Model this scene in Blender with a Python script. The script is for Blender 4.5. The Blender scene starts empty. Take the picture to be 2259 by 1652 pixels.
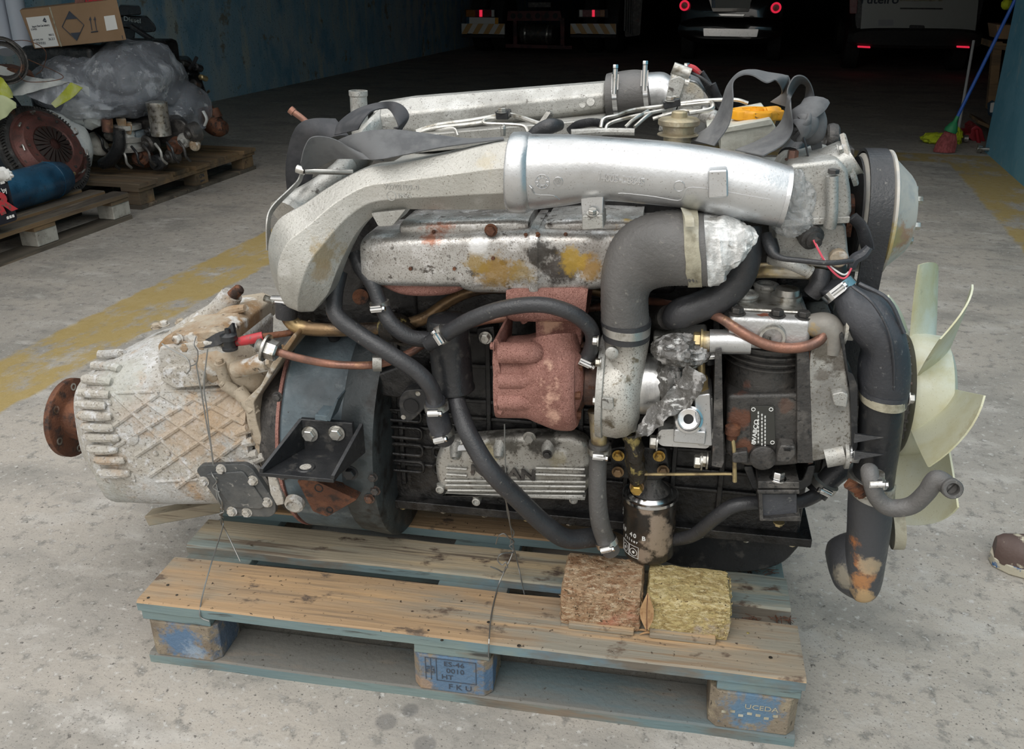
import bpy, bmesh, math, random
from mathutils import Vector, Matrix, noise
from mathutils.bvhtree import BVHTree
V = Vector
R = math.radians
PI = math.pi
random.seed(7)
sc = bpy.context.scene
C = sc.collection

# ------------------------------------------------------------------ camera
F = 1967.7; CH = 1.196; TH = .4172; RO = .0045
CAM = V((0, 0, CH))
cd = bpy.data.cameras.new('camera'); cam = bpy.data.objects.new('camera', cd); C.objects.link(cam)
cd.sensor_fit = 'HORIZONTAL'; cd.sensor_width = 36; cd.lens = F / 2259 * 36
cd.clip_start = .02; cd.clip_end = 200
cam.matrix_world = Matrix.Translation(CAM) @ Matrix.Rotation(PI / 2 - TH, 4, 'X') @ Matrix.Rotation(-RO, 4, 'Z')
sc.camera = cam
# ------------------------------------------------------------------ sky, exposure
w = bpy.data.worlds.new('overcast sky'); sc.world = w; w.use_nodes = True
wn = w.node_tree.nodes; wl = w.node_tree.links
bgn = wn['Background']; bgn.inputs[1].default_value = 1.8
tc = wn.new('ShaderNodeTexCoord'); sp = wn.new('ShaderNodeSeparateXYZ'); rp = wn.new('ShaderNodeValToRGB')
nz = wn.new('ShaderNodeTexNoise'); nz.inputs['Scale'].default_value = 2.2
ad = wn.new('ShaderNodeMath'); ad.operation = 'MULTIPLY_ADD'; ad.inputs[1].default_value = .25
wl.new(tc.outputs['Generated'], sp.inputs[0]); wl.new(tc.outputs['Generated'], nz.inputs['Vector'])
wl.new(nz.outputs[0], ad.inputs[0]); wl.new(sp.outputs[2], ad.inputs[2]); wl.new(ad.outputs[0], rp.inputs[0])
rp.color_ramp.elements[0].position = .12; rp.color_ramp.elements[0].color = (.32, .31, .29, 1)
rp.color_ramp.elements.new(.42).color = (.78, .77, .75, 1)
rp.color_ramp.elements[1].position = .9; rp.color_ramp.elements[1].color = (1.0, .985, .96, 1)
wl.new(rp.outputs[0], bgn.inputs[0])
sd = bpy.data.lights.new('veiled_sun', 'SUN'); sd.energy = .8; sd.angle = R(35); sd.color = (1, .97, .92)
so = bpy.data.objects.new('veiled_sun', sd); C.objects.link(so); so.rotation_euler = (R(38), 0, R(-22))
sc.view_settings.view_transform = 'Standard'; sc.view_settings.look = 'None'
sc.view_settings.gamma = 1; sc.view_settings.use_curve_mapping = False; sc.view_settings.exposure = .22

# ------------------------------------------------------------------ frames
_c, _s = math.cos(RO), math.sin(RO)
def ray(x, y):
    a = x - 1129.5; b = 826 - y
    a, b = (a * _c + b * _s) / F, (-a * _s + b * _c) / F
    return V((a, math.cos(TH) + b * math.sin(TH), -math.sin(TH) + b * math.cos(TH)))
EO = V((-.7004, 1.3444, 0)); PH = -.1796
EU = V((math.cos(PH), math.sin(PH), 0)); EV = V((-math.sin(PH), math.cos(PH), 0)); EZ = V((0, 0, 1))
def E(u, v, z): return EO + u * EU + v * EV + z * EZ          # pallet and engine frame
def locE(p): d = p - EO; return V((d.dot(EU), d.dot(EV), d.z))
def P(x, y, v):                                              # reading of the photo at depth v of the engine frame
    r = ray(x, y); return CAM + r * ((v - (CAM - EO).dot(EV)) / r.dot(EV))
def PZ(x, y, z): r = ray(x, y); return CAM + r * ((z - CH) / r.z)
def dep(p): d = p - CAM; return d.y * math.cos(TH) - d.z * math.sin(TH)
BO = V((-3.29, 9.78, 0)); BA = math.atan2(.275, .961)
BS = V((math.sin(BA), math.cos(BA), 0)); BT = V((math.cos(BA), -math.sin(BA), 0))
def B(s, t, z): return BO + s * BS + t * BT + z * EZ          # building frame
def K(x, y, s):                                              # at building depth s
    r = ray(x, y); return CAM + r * ((s - (CAM - BO).dot(BS)) / r.dot(BS))
def KT(x, y, t):
    r = ray(x, y); return CAM + r * ((t - (CAM - BO).dot(BT)) / r.dot(BT))

# ------------------------------------------------------------------ materials
ENGI = (Matrix.Translation(E(.6, .36, .144)) @ Matrix.Rotation(PH, 4, 'Z')).inverted(); spots_scale = 40
def mat(name, base, rough=.5, metal=0.0, layers=(), bump=None, spec=.5, rvar=.15, alpha=1, emit=None, coat=0, trans=0, spots=(), root=None):
    m = bpy.data.materials.new(name); m.use_nodes = True
    n = m.node_tree.nodes; l = m.node_tree.links; b = n['Principled BSDF']
    t = n.new('ShaderNodeTexCoord')
    def nz(scale, stretch=(1, 1, 1), det=6, rgh=.6):
        mp = n.new('ShaderNodeMapping'); mp.inputs['Scale'].default_value = stretch
        l.new(t.outputs['Object'], mp.inputs[0])
        q = n.new('ShaderNodeTexNoise'); q.inputs['Scale'].default_value = scale
        q.inputs['Detail'].default_value = det; q.inputs['Roughness'].default_value = rgh
        l.new(mp.outputs[0], q.inputs['Vector']); return q
    cur = None
    for L in layers:
        col, scale, lo, hi = L[:4]; st = L[4] if len(L) > 4 else (1, 1, 1)
        q = nz(scale, st); r = n.new('ShaderNodeMapRange')
        r.inputs[1].default_value = lo; r.inputs[2].default_value = hi
        l.new(q.outputs[0], r.inputs[0])
        x = n.new('ShaderNodeMix'); x.data_type = 'RGBA'
        l.new(r.outputs[0], x.inputs[0])
        if cur is None: x.inputs[6].default_value = (*base, 1)
        else: l.new(cur, x.inputs[6])
        x.inputs[7].default_value = (*col, 1); cur = x.outputs[2]
    for (p, rad, col, wgt) in spots:                          # stains, dirt, wear and painted shading at their own places
        q = nz(spots_scale, det=7, rgh=.7); d = n.new('ShaderNodeVectorMath'); d.operation = 'DISTANCE'
        l.new(t.outputs['Object'], d.inputs[0]); d.inputs[1].default_value = (root or ENGI) @ p
        a = n.new('ShaderNodeMath'); a.operation = 'MULTIPLY_ADD'; l.new(q.outputs[0], a.inputs[0]); a.inputs[1].default_value = -rad * 3.2; l.new(d.outputs['Value'], a.inputs[2])
        r = n.new('ShaderNodeMapRange'); r.inputs[1].default_value = -rad * .45; r.inputs[2].default_value = -rad * .95; r.inputs[4].default_value = wgt
        l.new(a.outputs[0], r.inputs[0]); x = n.new('ShaderNodeMix'); x.data_type = 'RGBA'; l.new(r.outputs[0], x.inputs[0])
        if cur is None: x.inputs[6].default_value = (*base, 1)
        else: l.new(cur, x.inputs[6])
        x.inputs[7].default_value = (*col, 1); cur = x.outputs[2]
    if cur is None: b.inputs['Base Color'].default_value = (*base, 1)
    else: l.new(cur, b.inputs['Base Color'])
    b.inputs['Metallic'].default_value = metal
    b.inputs['Specular IOR Level'].default_value = spec
    if rvar:
        q = nz(30); r = n.new('ShaderNodeMapRange'); r.inputs[1].default_value = .3; r.inputs[2].default_value = .7
        r.inputs[3].default_value = max(.03, rough - rvar); r.inputs[4].default_value = min(1, rough + rvar)
        l.new(q.outputs[0], r.inputs[0]); l.new(r.outputs[0], b.inputs['Roughness'])
    else: b.inputs['Roughness'].default_value = rough
    if bump:
        q = nz(bump[0], bump[2] if len(bump) > 2 else (1, 1, 1), 8); u = n.new('ShaderNodeBump')
        u.inputs['Strength'].default_value = bump[1]; u.inputs['Distance'].default_value = bump[3] if len(bump) > 3 else .003
        l.new(q.outputs[0], u.inputs['Height']); l.new(u.outputs[0], b.inputs['Normal'])
    if alpha < 1: b.inputs['Alpha'].default_value = alpha
    if coat: b.inputs['Coat Weight'].default_value = coat
    if trans: b.inputs['Transmission Weight'].default_value = trans
    if emit: b.inputs['Emission Color'].default_value = (*emit[0], 1); b.inputs['Emission Strength'].default_value = emit[1]
    return m
G = lambda x: (x, x, x)
m_alu = mat('cast_aluminium', (.60, .61, .62), .34, .8, [((.46, .46, .46), 6, .45, .7), ((.26, .24, .22), 420, .62, .69)], (160, .25, (1, 1, 1), .0015), rvar=.08)
m_alud = mat('dull_cast_aluminium', (.44, .435, .41), .45, .5, [((.29, .285, .265), 7, .46, .66), ((.36, .29, .18), 6, .60, .72), ((.52, .52, .50), 20, .54, .66), ((.16, .145, .125), 420, .58, .66), ((.12, .11, .10), 60, .63, .70)], (200, .45, (1, 1, 1), .002))
m_alub = mat('stained_shield', (.50, .49, .47), .36, .65, [((.32, .30, .28), 10, .48, .62), ((.62, .61, .60), 34, .54, .60), ((.12, .11, .10), 50, .60, .66), ((.17, .14, .12), 460, .55, .64)], (60, .5), spots=[(P(1095, 597, .11), .032, (.34, .20, .035), .8), (P(1052, 580, .11), .020, (.36, .24, .06), .75), (P(1150, 607, .11), .022, (.36, .25, .08), .7), (P(1300, 592, .11), .022, (.38, .22, .05), .8), (P(1232, 590, .11), .030, (.06, .05, .045), .9), (P(1262, 575, .11), .022, (.5, .33, .06), .8), (P(1395, 495, .12), .030, (.5, .32, .05), .9), (P(960, 498, .12), .028, (.34, .13, .07), .85), (P(1192, 560, .11), .022, (.05, .045, .04), .9), (P(1055, 545, .11), .018, (.72, .72, .72), .9)])
m_gear = mat('weathered_gearbox', (.45, .425, .38), .8, .05, [((.50, .50, .49), 7, .46, .60), ((.33, .29, .24), 30, .52, .66), ((.60, .60, .60), 60, .52, .64), ((.42, .31, .21), 14, .56, .68), ((.20, .18, .15), 190, .56, .66)], (150, .9, (1, 1, 1), .004), spec=.2, spots=[(P(430, 950, .18), .07, (.46, .34, .23), .55), (P(330, 900, .2), .05, (.44, .34, .25), .45), (P(520, 900, .18), .07, (.45, .32, .20), .6), (P(380, 1080, .2), .06, (.55, .56, .56), .6), (P(250, 1070, .2), .05, (.42, .43, .40), .6), (P(270, 830, .2), .05, (.44, .45, .41), .6)])
m_gearb = mat('brownish_gearbox_cast', (.42, .36, .28), .7, .15, [((.30, .19, .10), 9, .48, .64), ((.6, .59, .56), 20, .56, .64), ((.1, .08, .06), 60, .6, .7)], (120, .8), spec=.3)
m_steel = mat('zinc_steel', (.52, .51, .48), .34, .85, [((.22, .20, .16), 40, .50, .64)], (90, .2))
m_chrome = mat('bright_steel', (.78, .78, .78), .2, 1, [((.4, .38, .34), 60, .6, .7)], rvar=.08)
m_brass = mat('yellow_zinc', (.48, .38, .20), .38, .65, [((.20, .15, .09), 25, .48, .62), ((.5, .47, .4), 12, .56, .66)], (90, .3))
m_brownp = mat('brown_gold_pipe', (.24, .155, .08), .34, .55, [((.06, .045, .035), 18, .46, .58, (.4, 1, 1)), ((.55, .40, .2), 9, .6, .72)], (120, .3))
m_copper = mat('weathered_copper', (.30, .145, .10), .38, .5, [((.16, .09, .07), 14, .45, .60), ((.58, .34, .18), 9, .57, .68)], (140, .3))
m_block = mat('black_oily_block', (.012, .012, .013), .36, 0, [((.034, .032, .030), 14, .5, .68), ((.005, .005, .005), 40, .5, .6)], (70, .7, (1, 1, 1), .004), rvar=.2)
m_blkp = mat('black_paint', (.018, .019, .021), .34, 0, [((.055, .053, .05), 40, .56, .68)], (90, .35), rvar=.15)
m_bell = mat('bluegrey_paint', (.10, .135, .155), .5, 0, [((.05, .065, .075), 7, .45, .62), ((.18, .21, .22), 22, .58, .7), ((.28, .15, .09), 12, .70, .73), ((.02, .02, .02), 160, .66, .7)], (110, .4))
m_rust = mat('brown_rust', (.115, .05, .03), .6, .15, [((.20, .085, .045), 14, .48, .64), ((.045, .03, .025), 40, .50, .62)], (200, .8), spec=.3)
m_red = mat('red_oxide_iron', (.33, .168, .14), .70, .05, [((.22, .105, .085), 16, .45, .62), ((.16, .065, .05), 520, .53, .62), ((.46, .25, .20), 440, .58, .66)], (200, .8), spec=.25, spots=[(P(1222, 855, .075), .021, (.56, .34, .26), .9), (P(1225, 905, .075), .019, (.56, .34, .26), .9), (P(1212, 808, .08), .012, (.62, .40, .30), .8), (P(1212, 712, .13), .018, (.66, .42, .30), .9)])
m_castd = mat('dark_cast_iron', (.055, .052, .050), .42, .3, [((.14, .13, .12), 25, .5, .68), ((.16, .075, .045), 8, .6, .68), ((.03, .03, .03), 120, .55, .65)], (160, .6))
m_rub = mat('black_rubber', (.030, .031, .034), .36, 0, [((.045, .045, .049), 10, .45, .65), ((.12, .115, .105), 120, .64, .70)], (200, .35), rvar=.1)
m_rubd = mat('dusty_rubber', (.125, .120, .116), .46, 0, [((.09, .087, .084), 7, .45, .6), ((.2, .19, .17), 90, .63, .70)], (180, .5), rvar=.08)
m_rubs = mat('stained_rubber', (.058, .061, .070), .42, 0, [((.034, .036, .042), 8, .45, .6), ((.12, .12, .12), 110, .63, .7)], (180, .4))
m_web = mat('grey_webbing', (.125, .128, .132), .75, 0, [((.09, .092, .097), 20, .45, .6), ((.17, .17, .168), 9, .52, .64)], (900, .5, (1, 1, 1), .0006), spec=.3)
m_webshade = mat('shaded_webbing', (.045, .047, .052), .7, 0, [((.07, .07, .075), 30, .45, .6)], (900, .5, (1, 1, 1), .0006), spec=.3)  # darker copy of the same webbing: shade on loops turned away
m_ycap = mat('yellow_plastic', (.80, .36, .01), .4, 0, [((.62, .27, .01), 30, .5, .65), ((.05, .03, .02), 45, .64, .68)], (100, .3), rvar=.1)
m_fan = mat('yellowed_nylon', (.62, .62, .47), .36, 0, [((.52, .48, .27), 5, .47, .62), ((.68, .71, .62), 4, .52, .62), ((.38, .36, .22), 420, .62, .70)], (60, .15), rvar=.08, spots=[(P(2010, 640, .40), .014, (.10, .11, .09), .7), (P(2040, 780, .25), .012, (.12, .12, .09), .6), (P(2100, 1140, .2), .014, (.10, .09, .06), .7), (P(2110, 930, .13), .03, (.42, .36, .2), .5), (P(2060, 1150, .2), .016, (.2, .19, .14), .5)])
m_tape = mat('masking_tape', (.40, .37, .28), .6, 0, [((.22, .2, .14), 26, .48, .62), ((.5, .48, .41), 12, .53, .63)], (150, .5))
m_film = mat('plastic_wrap', (.50, .51, .51), .12, 0, [((.9, .9, .9), 40, .55, .62, (1, 1, .4))], (60, .9, (1, 1, 1), .006), alpha=.42, spec=1)
m_film2 = mat('clear_film', (.30, .32, .36), .10, 0, [((.70, .74, .80), 5, .54, .62, (1, 1, .5)), ((.9, .92, .95), 14, .60, .66)], (7, 1, (1, 1, 1), .04), alpha=.46, spec=1)
m_filmd = mat('smoky_wrap', (.10, .095, .088), .12, 0, [((.42, .41, .40), 45, .52, .60, (1, 1, .35)), ((.75, .75, .74), 70, .60, .66, (.4, 1, 1))], (55, 1, (1, 1, 1), .006), alpha=.86, spec=1)
m_wood = mat('pallet_wood', (.37, .25, .145), .75, 0, [((.30, .235, .165), 7, .46, .58, (.15, 1, 1)), ((.255, .235, .19), 3.6, .50, .60, (.35, 1, 1)), ((.47, .31, .17), 14, .54, .62, (.07, 1, 1)), ((.24, .17, .11), 70, .54, .66, (.045, 1, 1)), ((.13, .095, .07), 26, .60, .67, (.6, 1, 1)), ((.05, .035, .025), 90, .63, .68)], (70, .7, (.06, 1, 1), .004), spec=.25)
m_wooda = mat('grey_pallet_wood', (.33, .285, .21), .78, 0, [((.20, .235, .22), 4, .47, .58, (.3, 1, 1)), ((.42, .33, .21), 10, .54, .64, (.1, 1, 1)), ((.15, .12, .09), 60, .54, .64, (.05, 1, 1)), ((.09, .065, .05), 24, .58, .66, (.6, 1, 1))], (70, .7, (.06, 1, 1), .004), spec=.25)
m_wblue = mat('blue_painted_wood', (.145, .205, .215), .7, 0, [((.20, .255, .24), 8, .45, .6, (.2, 1, 1)), ((.12, .22, .29), 3, .55, .64, (.5, 1, 1)), ((.15, .13, .105), 5, .52, .62, (.5, 1, 1)), ((.20, .16, .12), 10, .55, .64, (.2, 1, 1)), ((.42, .27, .15), 9, .66, .68, (.4, 1, 1.6)), ((.06, .06, .055), 80, .6, .7, (.1, 1, 1))], (80, .6, (.1, 1, 1), .003), spec=.3)
m_wdusty = mat('dusty_blue_board', (.17, .165, .15), .8, 0, [((.13, .17, .18), 6, .48, .6, (.2, 1, 1)), ((.24, .20, .16), 14, .55, .65, (.2, 1, 1)), ((.06, .05, .04), 90, .62, .7)], (80, .6), spec=.2)
PALI = (Matrix.Translation(E(.6, .4, 0)) @ Matrix.Rotation(PH, 4, 'Z')).inverted()
m_blkb = mat('pallet_block', (.24, .20, .15), .8, 0, [((.15, .12, .09), 12, .48, .62), ((.32, .27, .19), 30, .54, .64), ((.07, .06, .05), 120, .58, .68)], (130, .9), spec=.2, root=PALI, spots=[(E(.08, 0, .06), .040, (.10, .17, .27), .95), (E(.10, .02, .04), .03, (.30, .36, .42), .7), (E(.60, 0, .06), .068, (.105, .18, .28), .92), (E(.67, .02, .06), .03, (.09, .16, .26), .9), (E(.545, 0, .03), .02, (.35, .24, .15), .8), (E(1.12, 0, .07), .046, (.11, .20, .30), .9), (E(.15, .05, .06), .05, (.08, .12, .18), .9)])
m_chipr = mat('reddish_chipboard', (.42, .29, .18), .9, 0, [((.28, .16, .09), 60, .45, .6, (1, 1, 2.5)), ((.55, .43, .3), 110, .52, .62, (.6, 1, 2)), ((.42, .17, .11), 8, .58, .68), ((.07, .05, .03), 170, .6, .66)], (130, 1, (1, 1, 1), .006), spec=.15)
m_chipy = mat('yellowish_chipboard', (.50, .40, .19), .9, 0, [((.34, .25, .11), 60, .45, .6, (1, 1, 2.5)), ((.62, .52, .3), 110, .52, .62, (.6, 1, 2)), ((.42, .36, .32), 10, .6, .68), ((.09, .06, .03), 170, .62, .68)], (130, 1, (1, 1, 1), .006), spec=.15)
m_gold = mat('gold_zinc', (.52, .33, .08), .36, .6, [((.2, .13, .05), 60, .54, .64)], (90, .3))
m_wire = mat('galvanised_wire', (.30, .30, .29), .4, .8)
m_black = mat('matt_black', (.012, .012, .013), .6)
m_ink = mat('stamp_ink', (.05, .06, .08), .8, rvar=0)
m_white = mat('white_print', (.75, .75, .73), .5, rvar=0)
m_plate = mat('id_plate_black', (.05, .05, .045), .4, .3)
m_redp = mat('red_plastic', (.45, .03, .04), .45, 0, [((.16, .07, .06), 60, .52, .60)], (90, .3))
m_pink = mat('pink_wire', (.65, .08, .12), .45)
m_leaf = mat('dry_leaf', (.42, .25, .12), .7, 0, [((.3, .16, .07), 60, .5, .6)], (90, .5))
m_dkcopper = mat('oily_black', (.03, .025, .02), .3, .2, [((.35, .28, .1), 30, .56, .62)], (60, .8, (1, 1, 1), .006))

# ------------------------------------------------------------------ mesh building
class M:
    def __init__(s): s.v = []; s.f = []; s.mi = []; s.fl = []; s.bv = None
    def add(s, vs, fs, mi=0, flat=False):
        k = len(s.v); s.v += [V(p) for p in vs]
        for f in fs: s.f.append([i + k for i in f]); s.mi.append(mi); s.fl.append(flat)
        return s
    def hit(s, x, y, v=None):
        if s.bv is None: s.bv = BVHTree.FromPolygons(s.v, s.f)
        r = ray(x, y).normalized(); h = s.bv.ray_cast(CAM, r)
        if h[0] is None:
            if v is None: v = sum(locE(p).y for p in s.v) / len(s.v)
            return P(x, y, v), -EV
        n = h[1]
        return h[0], (-n if n.dot(r) > 0 else n)
def basis(ax):
    ax = ax.normalized(); a = V((0, 0, 1)) if abs(ax.z) < .9 else V((1, 0, 0))
    x = a.cross(ax).normalized(); return x, ax.cross(x)
def rings(m, rs, cap=True, mi=0, closed=False):
    n = len(rs[0]); vs = [p for r in rs for p in r]; fs = []
    for i in range(len(rs) - (0 if closed else 1)):
        j = (i + 1) % len(rs)
        for k in range(n):
            fs.append([i * n + k, i * n + (k + 1) % n, j * n + (k + 1) % n, j * n + k])
    if cap and not closed:
        fs.append(list(range(n))[::-1]); fs.append([(len(rs) - 1) * n + k for k in range(n)])
    m.add(vs, fs, mi); return m
def cr(p, sub):
    if len(p) < 3 or sub < 2:
        out = []
        for i in range(len(p) - 1):
            out += [p[i] + (p[i + 1] - p[i]) * (k / sub) for k in range(sub)]
        return out + [p[-1]]
    q = [p[0] * 2 - p[1]] + list(p) + [p[-1] * 2 - p[-2]]; out = []
    for i in range(1, len(q) - 2):
        a, b, c, d = q[i - 1:i + 3]
        for k in range(sub):
            t = k / sub
            out.append(.5 * ((2 * b) + (c - a) * t + (2 * a - 5 * b + 4 * c - d) * t * t + (3 * b - a - 3 * c + d) * t ** 3))
    return out + [p[-1]]
def tube(m, pts, r, n=12, sub=5, cap=True, corr=0, mi=0, flat=1.0):
    pts = [V(p) for p in pts]
    rs = r if isinstance(r, (list, tuple)) else [r] * len(pts)
    P3 = cr(pts, sub); R3 = [x.x for x in cr([V((a, 0, 0)) for a in rs], sub)]
    if corr:
        L = sum((P3[i + 1] - P3[i]).length for i in range(len(P3) - 1)); k = max(1, int(L / (corr * len(P3))) + 1)
        P3 = cr(P3, 3); R3 = [x.x for x in cr([V((a, 0, 0)) for a in R3], 3)]
    t0 = (P3[1] - P3[0]).normalized(); x, y = basis(t0); out = []
    for i, p in enumerate(P3):
        t = (P3[min(i + 1, len(P3) - 1)] - P3[max(i - 1, 0)]).normalized()
        x = (x - t * x.dot(t)).normalized(); y = t.cross(x)
        rr = R3[i] * ((1 + .12 * (i % 2)) if corr else 1)
        out.append([p + (x * math.cos(a) + y * math.sin(a) * flat) * rr for a in [2 * PI * k / n for k in range(n)]])
    return rings(m, out, cap, mi)
def TP(m, pts, n=14, sub=5, **k):                            # points (x, y, depth, radius read in the photo)
    w3 = [P(a, b, v) for a, b, v, r in pts]
    return tube(m, w3, [r * dep(p) / F for p, (a, b, v, r) in zip(w3, pts)], n, sub, **k)
def lathe(m, p0, ax, prof, n=28, mi=0, cap=True):
    ax = ax.normalized(); x, y = basis(ax)
    return rings(m, [[p0 + ax * h + (x * math.cos(2 * PI * k / n) + y * math.sin(2 * PI * k / n)) * max(r, 1e-4) for k in range(n)] for h, r in prof], cap, mi)
def cyl(m, p0, p1, r, n=20, mi=0): return lathe(m, p0, p1 - p0, [(0, r), ((p1 - p0).length, r)], n, mi)
def hexb(m, p, ax, r, h=None, w=True):
    h = h or r * .8; ax = ax.normalized()
    if w: lathe(m, p - ax * .001, ax, [(0, r * 1.35), (r * .22, r * 1.35), (r * .22, r)], 16)
    lathe(m, p + ax * r * .2, ax, [(0, r), (h * .85, r), (h, r * .86)], 6); return m
def box(m, c, ax, ay, az, mi=0, taper=1.0):                   # half vectors
    s = [(-1, -1, -1), (1, -1, -1), (1, 1, -1), (-1, 1, -1), (-1, -1, 1), (1, -1, 1), (1, 1, 1), (-1, 1, 1)]
    vs = [c + (ax * a + ay * b) * (taper if k > 0 else 1) + az * k for a, b, k in s]
    return m.add(vs, [[0, 3, 2, 1], [4, 5, 6, 7], [0, 1, 5, 4], [1, 2, 6, 5], [2, 3, 7, 6], [3, 0, 4, 7]], mi)
def boxE(m, u0, u1, v0, v1, z0, z1, mi=0):
    return box(m, E((u0 + u1) / 2, (v0 + v1) / 2, (z0 + z1) / 2), EU * (u1 - u0) / 2, EV * (v1 - v0) / 2, EZ * (z1 - z0) / 2, mi)
def boxB(m, s0, s1, t0, t1, z0, z1, mi=0):
    return box(m, B((s0 + s1) / 2, (t0 + t1) / 2, (z0 + z1) / 2), BT * (t1 - t0) / 2, BS * (s1 - s0) / 2, EZ * (z1 - z0) / 2, mi)
def prism(m, poly, d, mi=0):
    n = len(poly); vs = list(poly) + [p + d for p in poly]
    fs = [list(range(n)), [n + k for k in range(n)][::-1]] + [[k, k + n, (k + 1) % n + n, (k + 1) % n] for k in range(n)]
    return m.add(vs, fs, mi)
def rp2(poly, r, seg=4):                                     # rounds the corners of an outline
    out = []; n = len(poly)
    for i in range(n):
        a, b, c = V(poly[i - 1]), V(poly[i]), V(poly[(i + 1) % n])
        l1, l2 = (a - b).length, (c - b).length; q = min(r, l1 * .45, l2 * .45)
        s, e = b + (a - b).normalized() * q, b + (c - b).normalized() * q
        for k in range(seg + 1):
            t = k / seg; out.append(tuple((1 - t) ** 2 * s + 2 * t * (1 - t) * b + t * t * e))
    return out
def pp(m, poly, v0, v1, r=0, mi=0):
    if r: poly = rp2([(a, b) for a, b in poly], r)
    return prism(m, [P(a, b, v0) for a, b in poly], EV * (v1 - v0), mi)
def lp(m, secs, ex=2.5, n=24, sub=4, cap=True, mi=0):         # sections (x1,y1,x2,y2,depth,half depth)
    A = cr([P(a, b, v) for a, b, c, d, v, h in secs], sub); Bq = cr([P(c, d, v) for a, b, c, d, v, h in secs], sub)
    H = [q.x for q in cr([V((s[5], 0, 0)) for s in secs], sub)]; out = []
    for a, b, h in zip(A, Bq, H):
        c = (a + b) / 2; x = (a - b) / 2; y = EV * h; ring = []
        for k in range(n):
            t = 2 * PI * (k + .5) / n; ct, st = math.cos(t), math.sin(t)
            ring.append(c + x * math.copysign(abs(ct) ** (2 / ex), ct) + y * math.copysign(abs(st) ** (2 / ex), st))
        out.append(ring)
    return rings(m, out, cap, mi)
def ribbon(m, pairs, th=.0016, sub=6, across=4, mi=0):        # ((x,y,v),(x,y,v)) edge pairs
    A = cr([P(*a) for a, b in pairs], sub); Bq = cr([P(*b) for a, b in pairs], sub)
    top = []; k = across + 1
    g = [[a.lerp(b, j / across) for j in range(k)] for a, b in zip(A, Bq)]
    n = len(g); N = []
    for i in range(n):
        for j in range(k):
            du = g[min(i + 1, n - 1)][j] - g[max(i - 1, 0)][j]; dv = g[i][min(j + 1, k - 1)] - g[i][max(j - 1, 0)]
            q = du.cross(dv); N.append(q.normalized() * th / 2 if q.length > 1e-9 else V((0, 0, th / 2)))
    vs = [g[i][j] + N[i * k + j] for i in range(n) for j in range(k)] + [g[i][j] - N[i * k + j] for i in range(n) for j in range(k)]
    T = n * k; fs = []
    for i in range(n - 1):
        for j in range(k - 1):
            a = i * k + j; fs.append([a, a + 1, a + k + 1, a + k]); fs.append([T + a, T + a + k, T + a + k + 1, T + a + 1])
        for j in (0, k - 1):
            a = i * k + j; fs.append([a, a + k, T + a + k, T + a])
    for i in (0, n - 1):
        for j in range(k - 1): a = i * k + j; fs.append([a, T + a, T + a + 1, a + 1])
    return m.add(vs, fs, mi)
def blob(m, c, rx, ry, rz, amp=.1, freq=8, n=24, ax=None, seed=0, cut=None):
    ax = ax or (EU, EV, EZ); rs = []
    h = n // 2
    for i in range(h + 1):
        t = PI * i / h; ring = []
        for k in range(n):
            f = 2 * PI * k / n; d = V((math.sin(t) * math.cos(f), math.sin(t) * math.sin(f), math.cos(t)))
            q = 1 + amp * noise.fractal(d * freq + V((seed, seed * 2, 3)), 1, 2, 4)
            z = d.z if cut is None else max(d.z, cut)
            ring.append(c + (ax[0] * d.x * rx + ax[1] * d.y * ry) * q + ax[2] * z * rz * q)
        rs.append(ring)
    return rings(m, rs, False)
def torus(m, c, ax, r, t, n=28, k=8, w=None):
    x, y = basis(ax); ax = ax.normalized(); w = w or t
    return rings(m, [[c + (x * math.cos(a) + y * math.sin(a)) * (r + t * math.cos(b)) + ax * w * math.sin(b) for b in [2 * PI * j / k for j in range(k)]] for a in [2 * PI * i / n for i in range(n)]], closed=True)
def text(m, s, c, xd, yd, h, d=.0006, mi=0, bold=0.0, sx=1):
    cu = bpy.data.curves.new('t', 'FONT'); cu.body = s; cu.size = 1; cu.align_x = 'CENTER'; cu.align_y = 'CENTER'
    cu.extrude = .5; cu.offset = bold; cu.resolution_u = 3
    o = bpy.data.objects.new('t', cu); me = bpy.data.meshes.new_from_object(o)
    xd = xd.normalized(); zd = xd.cross(yd).normalized(); yd = zd.cross(xd)
    k = h / .72
    m.add([c + xd * p.co.x * k * sx + yd * p.co.y * k + zd * (p.co.z + .5) * d for p in me.vertices], [list(f.vertices) for f in me.polygons], mi, True)
    bpy.data.meshes.remove(me); bpy.data.objects.remove(o); bpy.data.curves.remove(cu); return m
def stext(m, host, s, x0, y0, x1, y1, h, d, **k):              # letters cast one by one into a curved surface
    n = len(s)
    for i, ch in enumerate(s):
        if ch == ' ': continue
        f = (i + .5) / n; x, y = x0 + (x1 - x0) * f, y0 + (y1 - y0) * f; p, nn = host.hit(x, y)
        xd = host.hit(x + 5, y + (y1 - y0) / (x1 - x0) * 5)[0] - host.hit(x - 5, y - (y1 - y0) / (x1 - x0) * 5)[0]; yd = nn.cross(xd)
        text(m, ch, p - nn * .0004, xd, yd, h, d, **k)
    return m
def strip(m, hosts, pts, r, n=8, sub=2, off=0.0):             # a raised line lying on a surface
    q = []
    for a, b in pts:
        p, nn = hosts.hit(a, b); q.append(p + nn * off)
    return tube(m, q, r, n, sub)
def sxz(x, y, v): return P(x, y, v)

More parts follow.
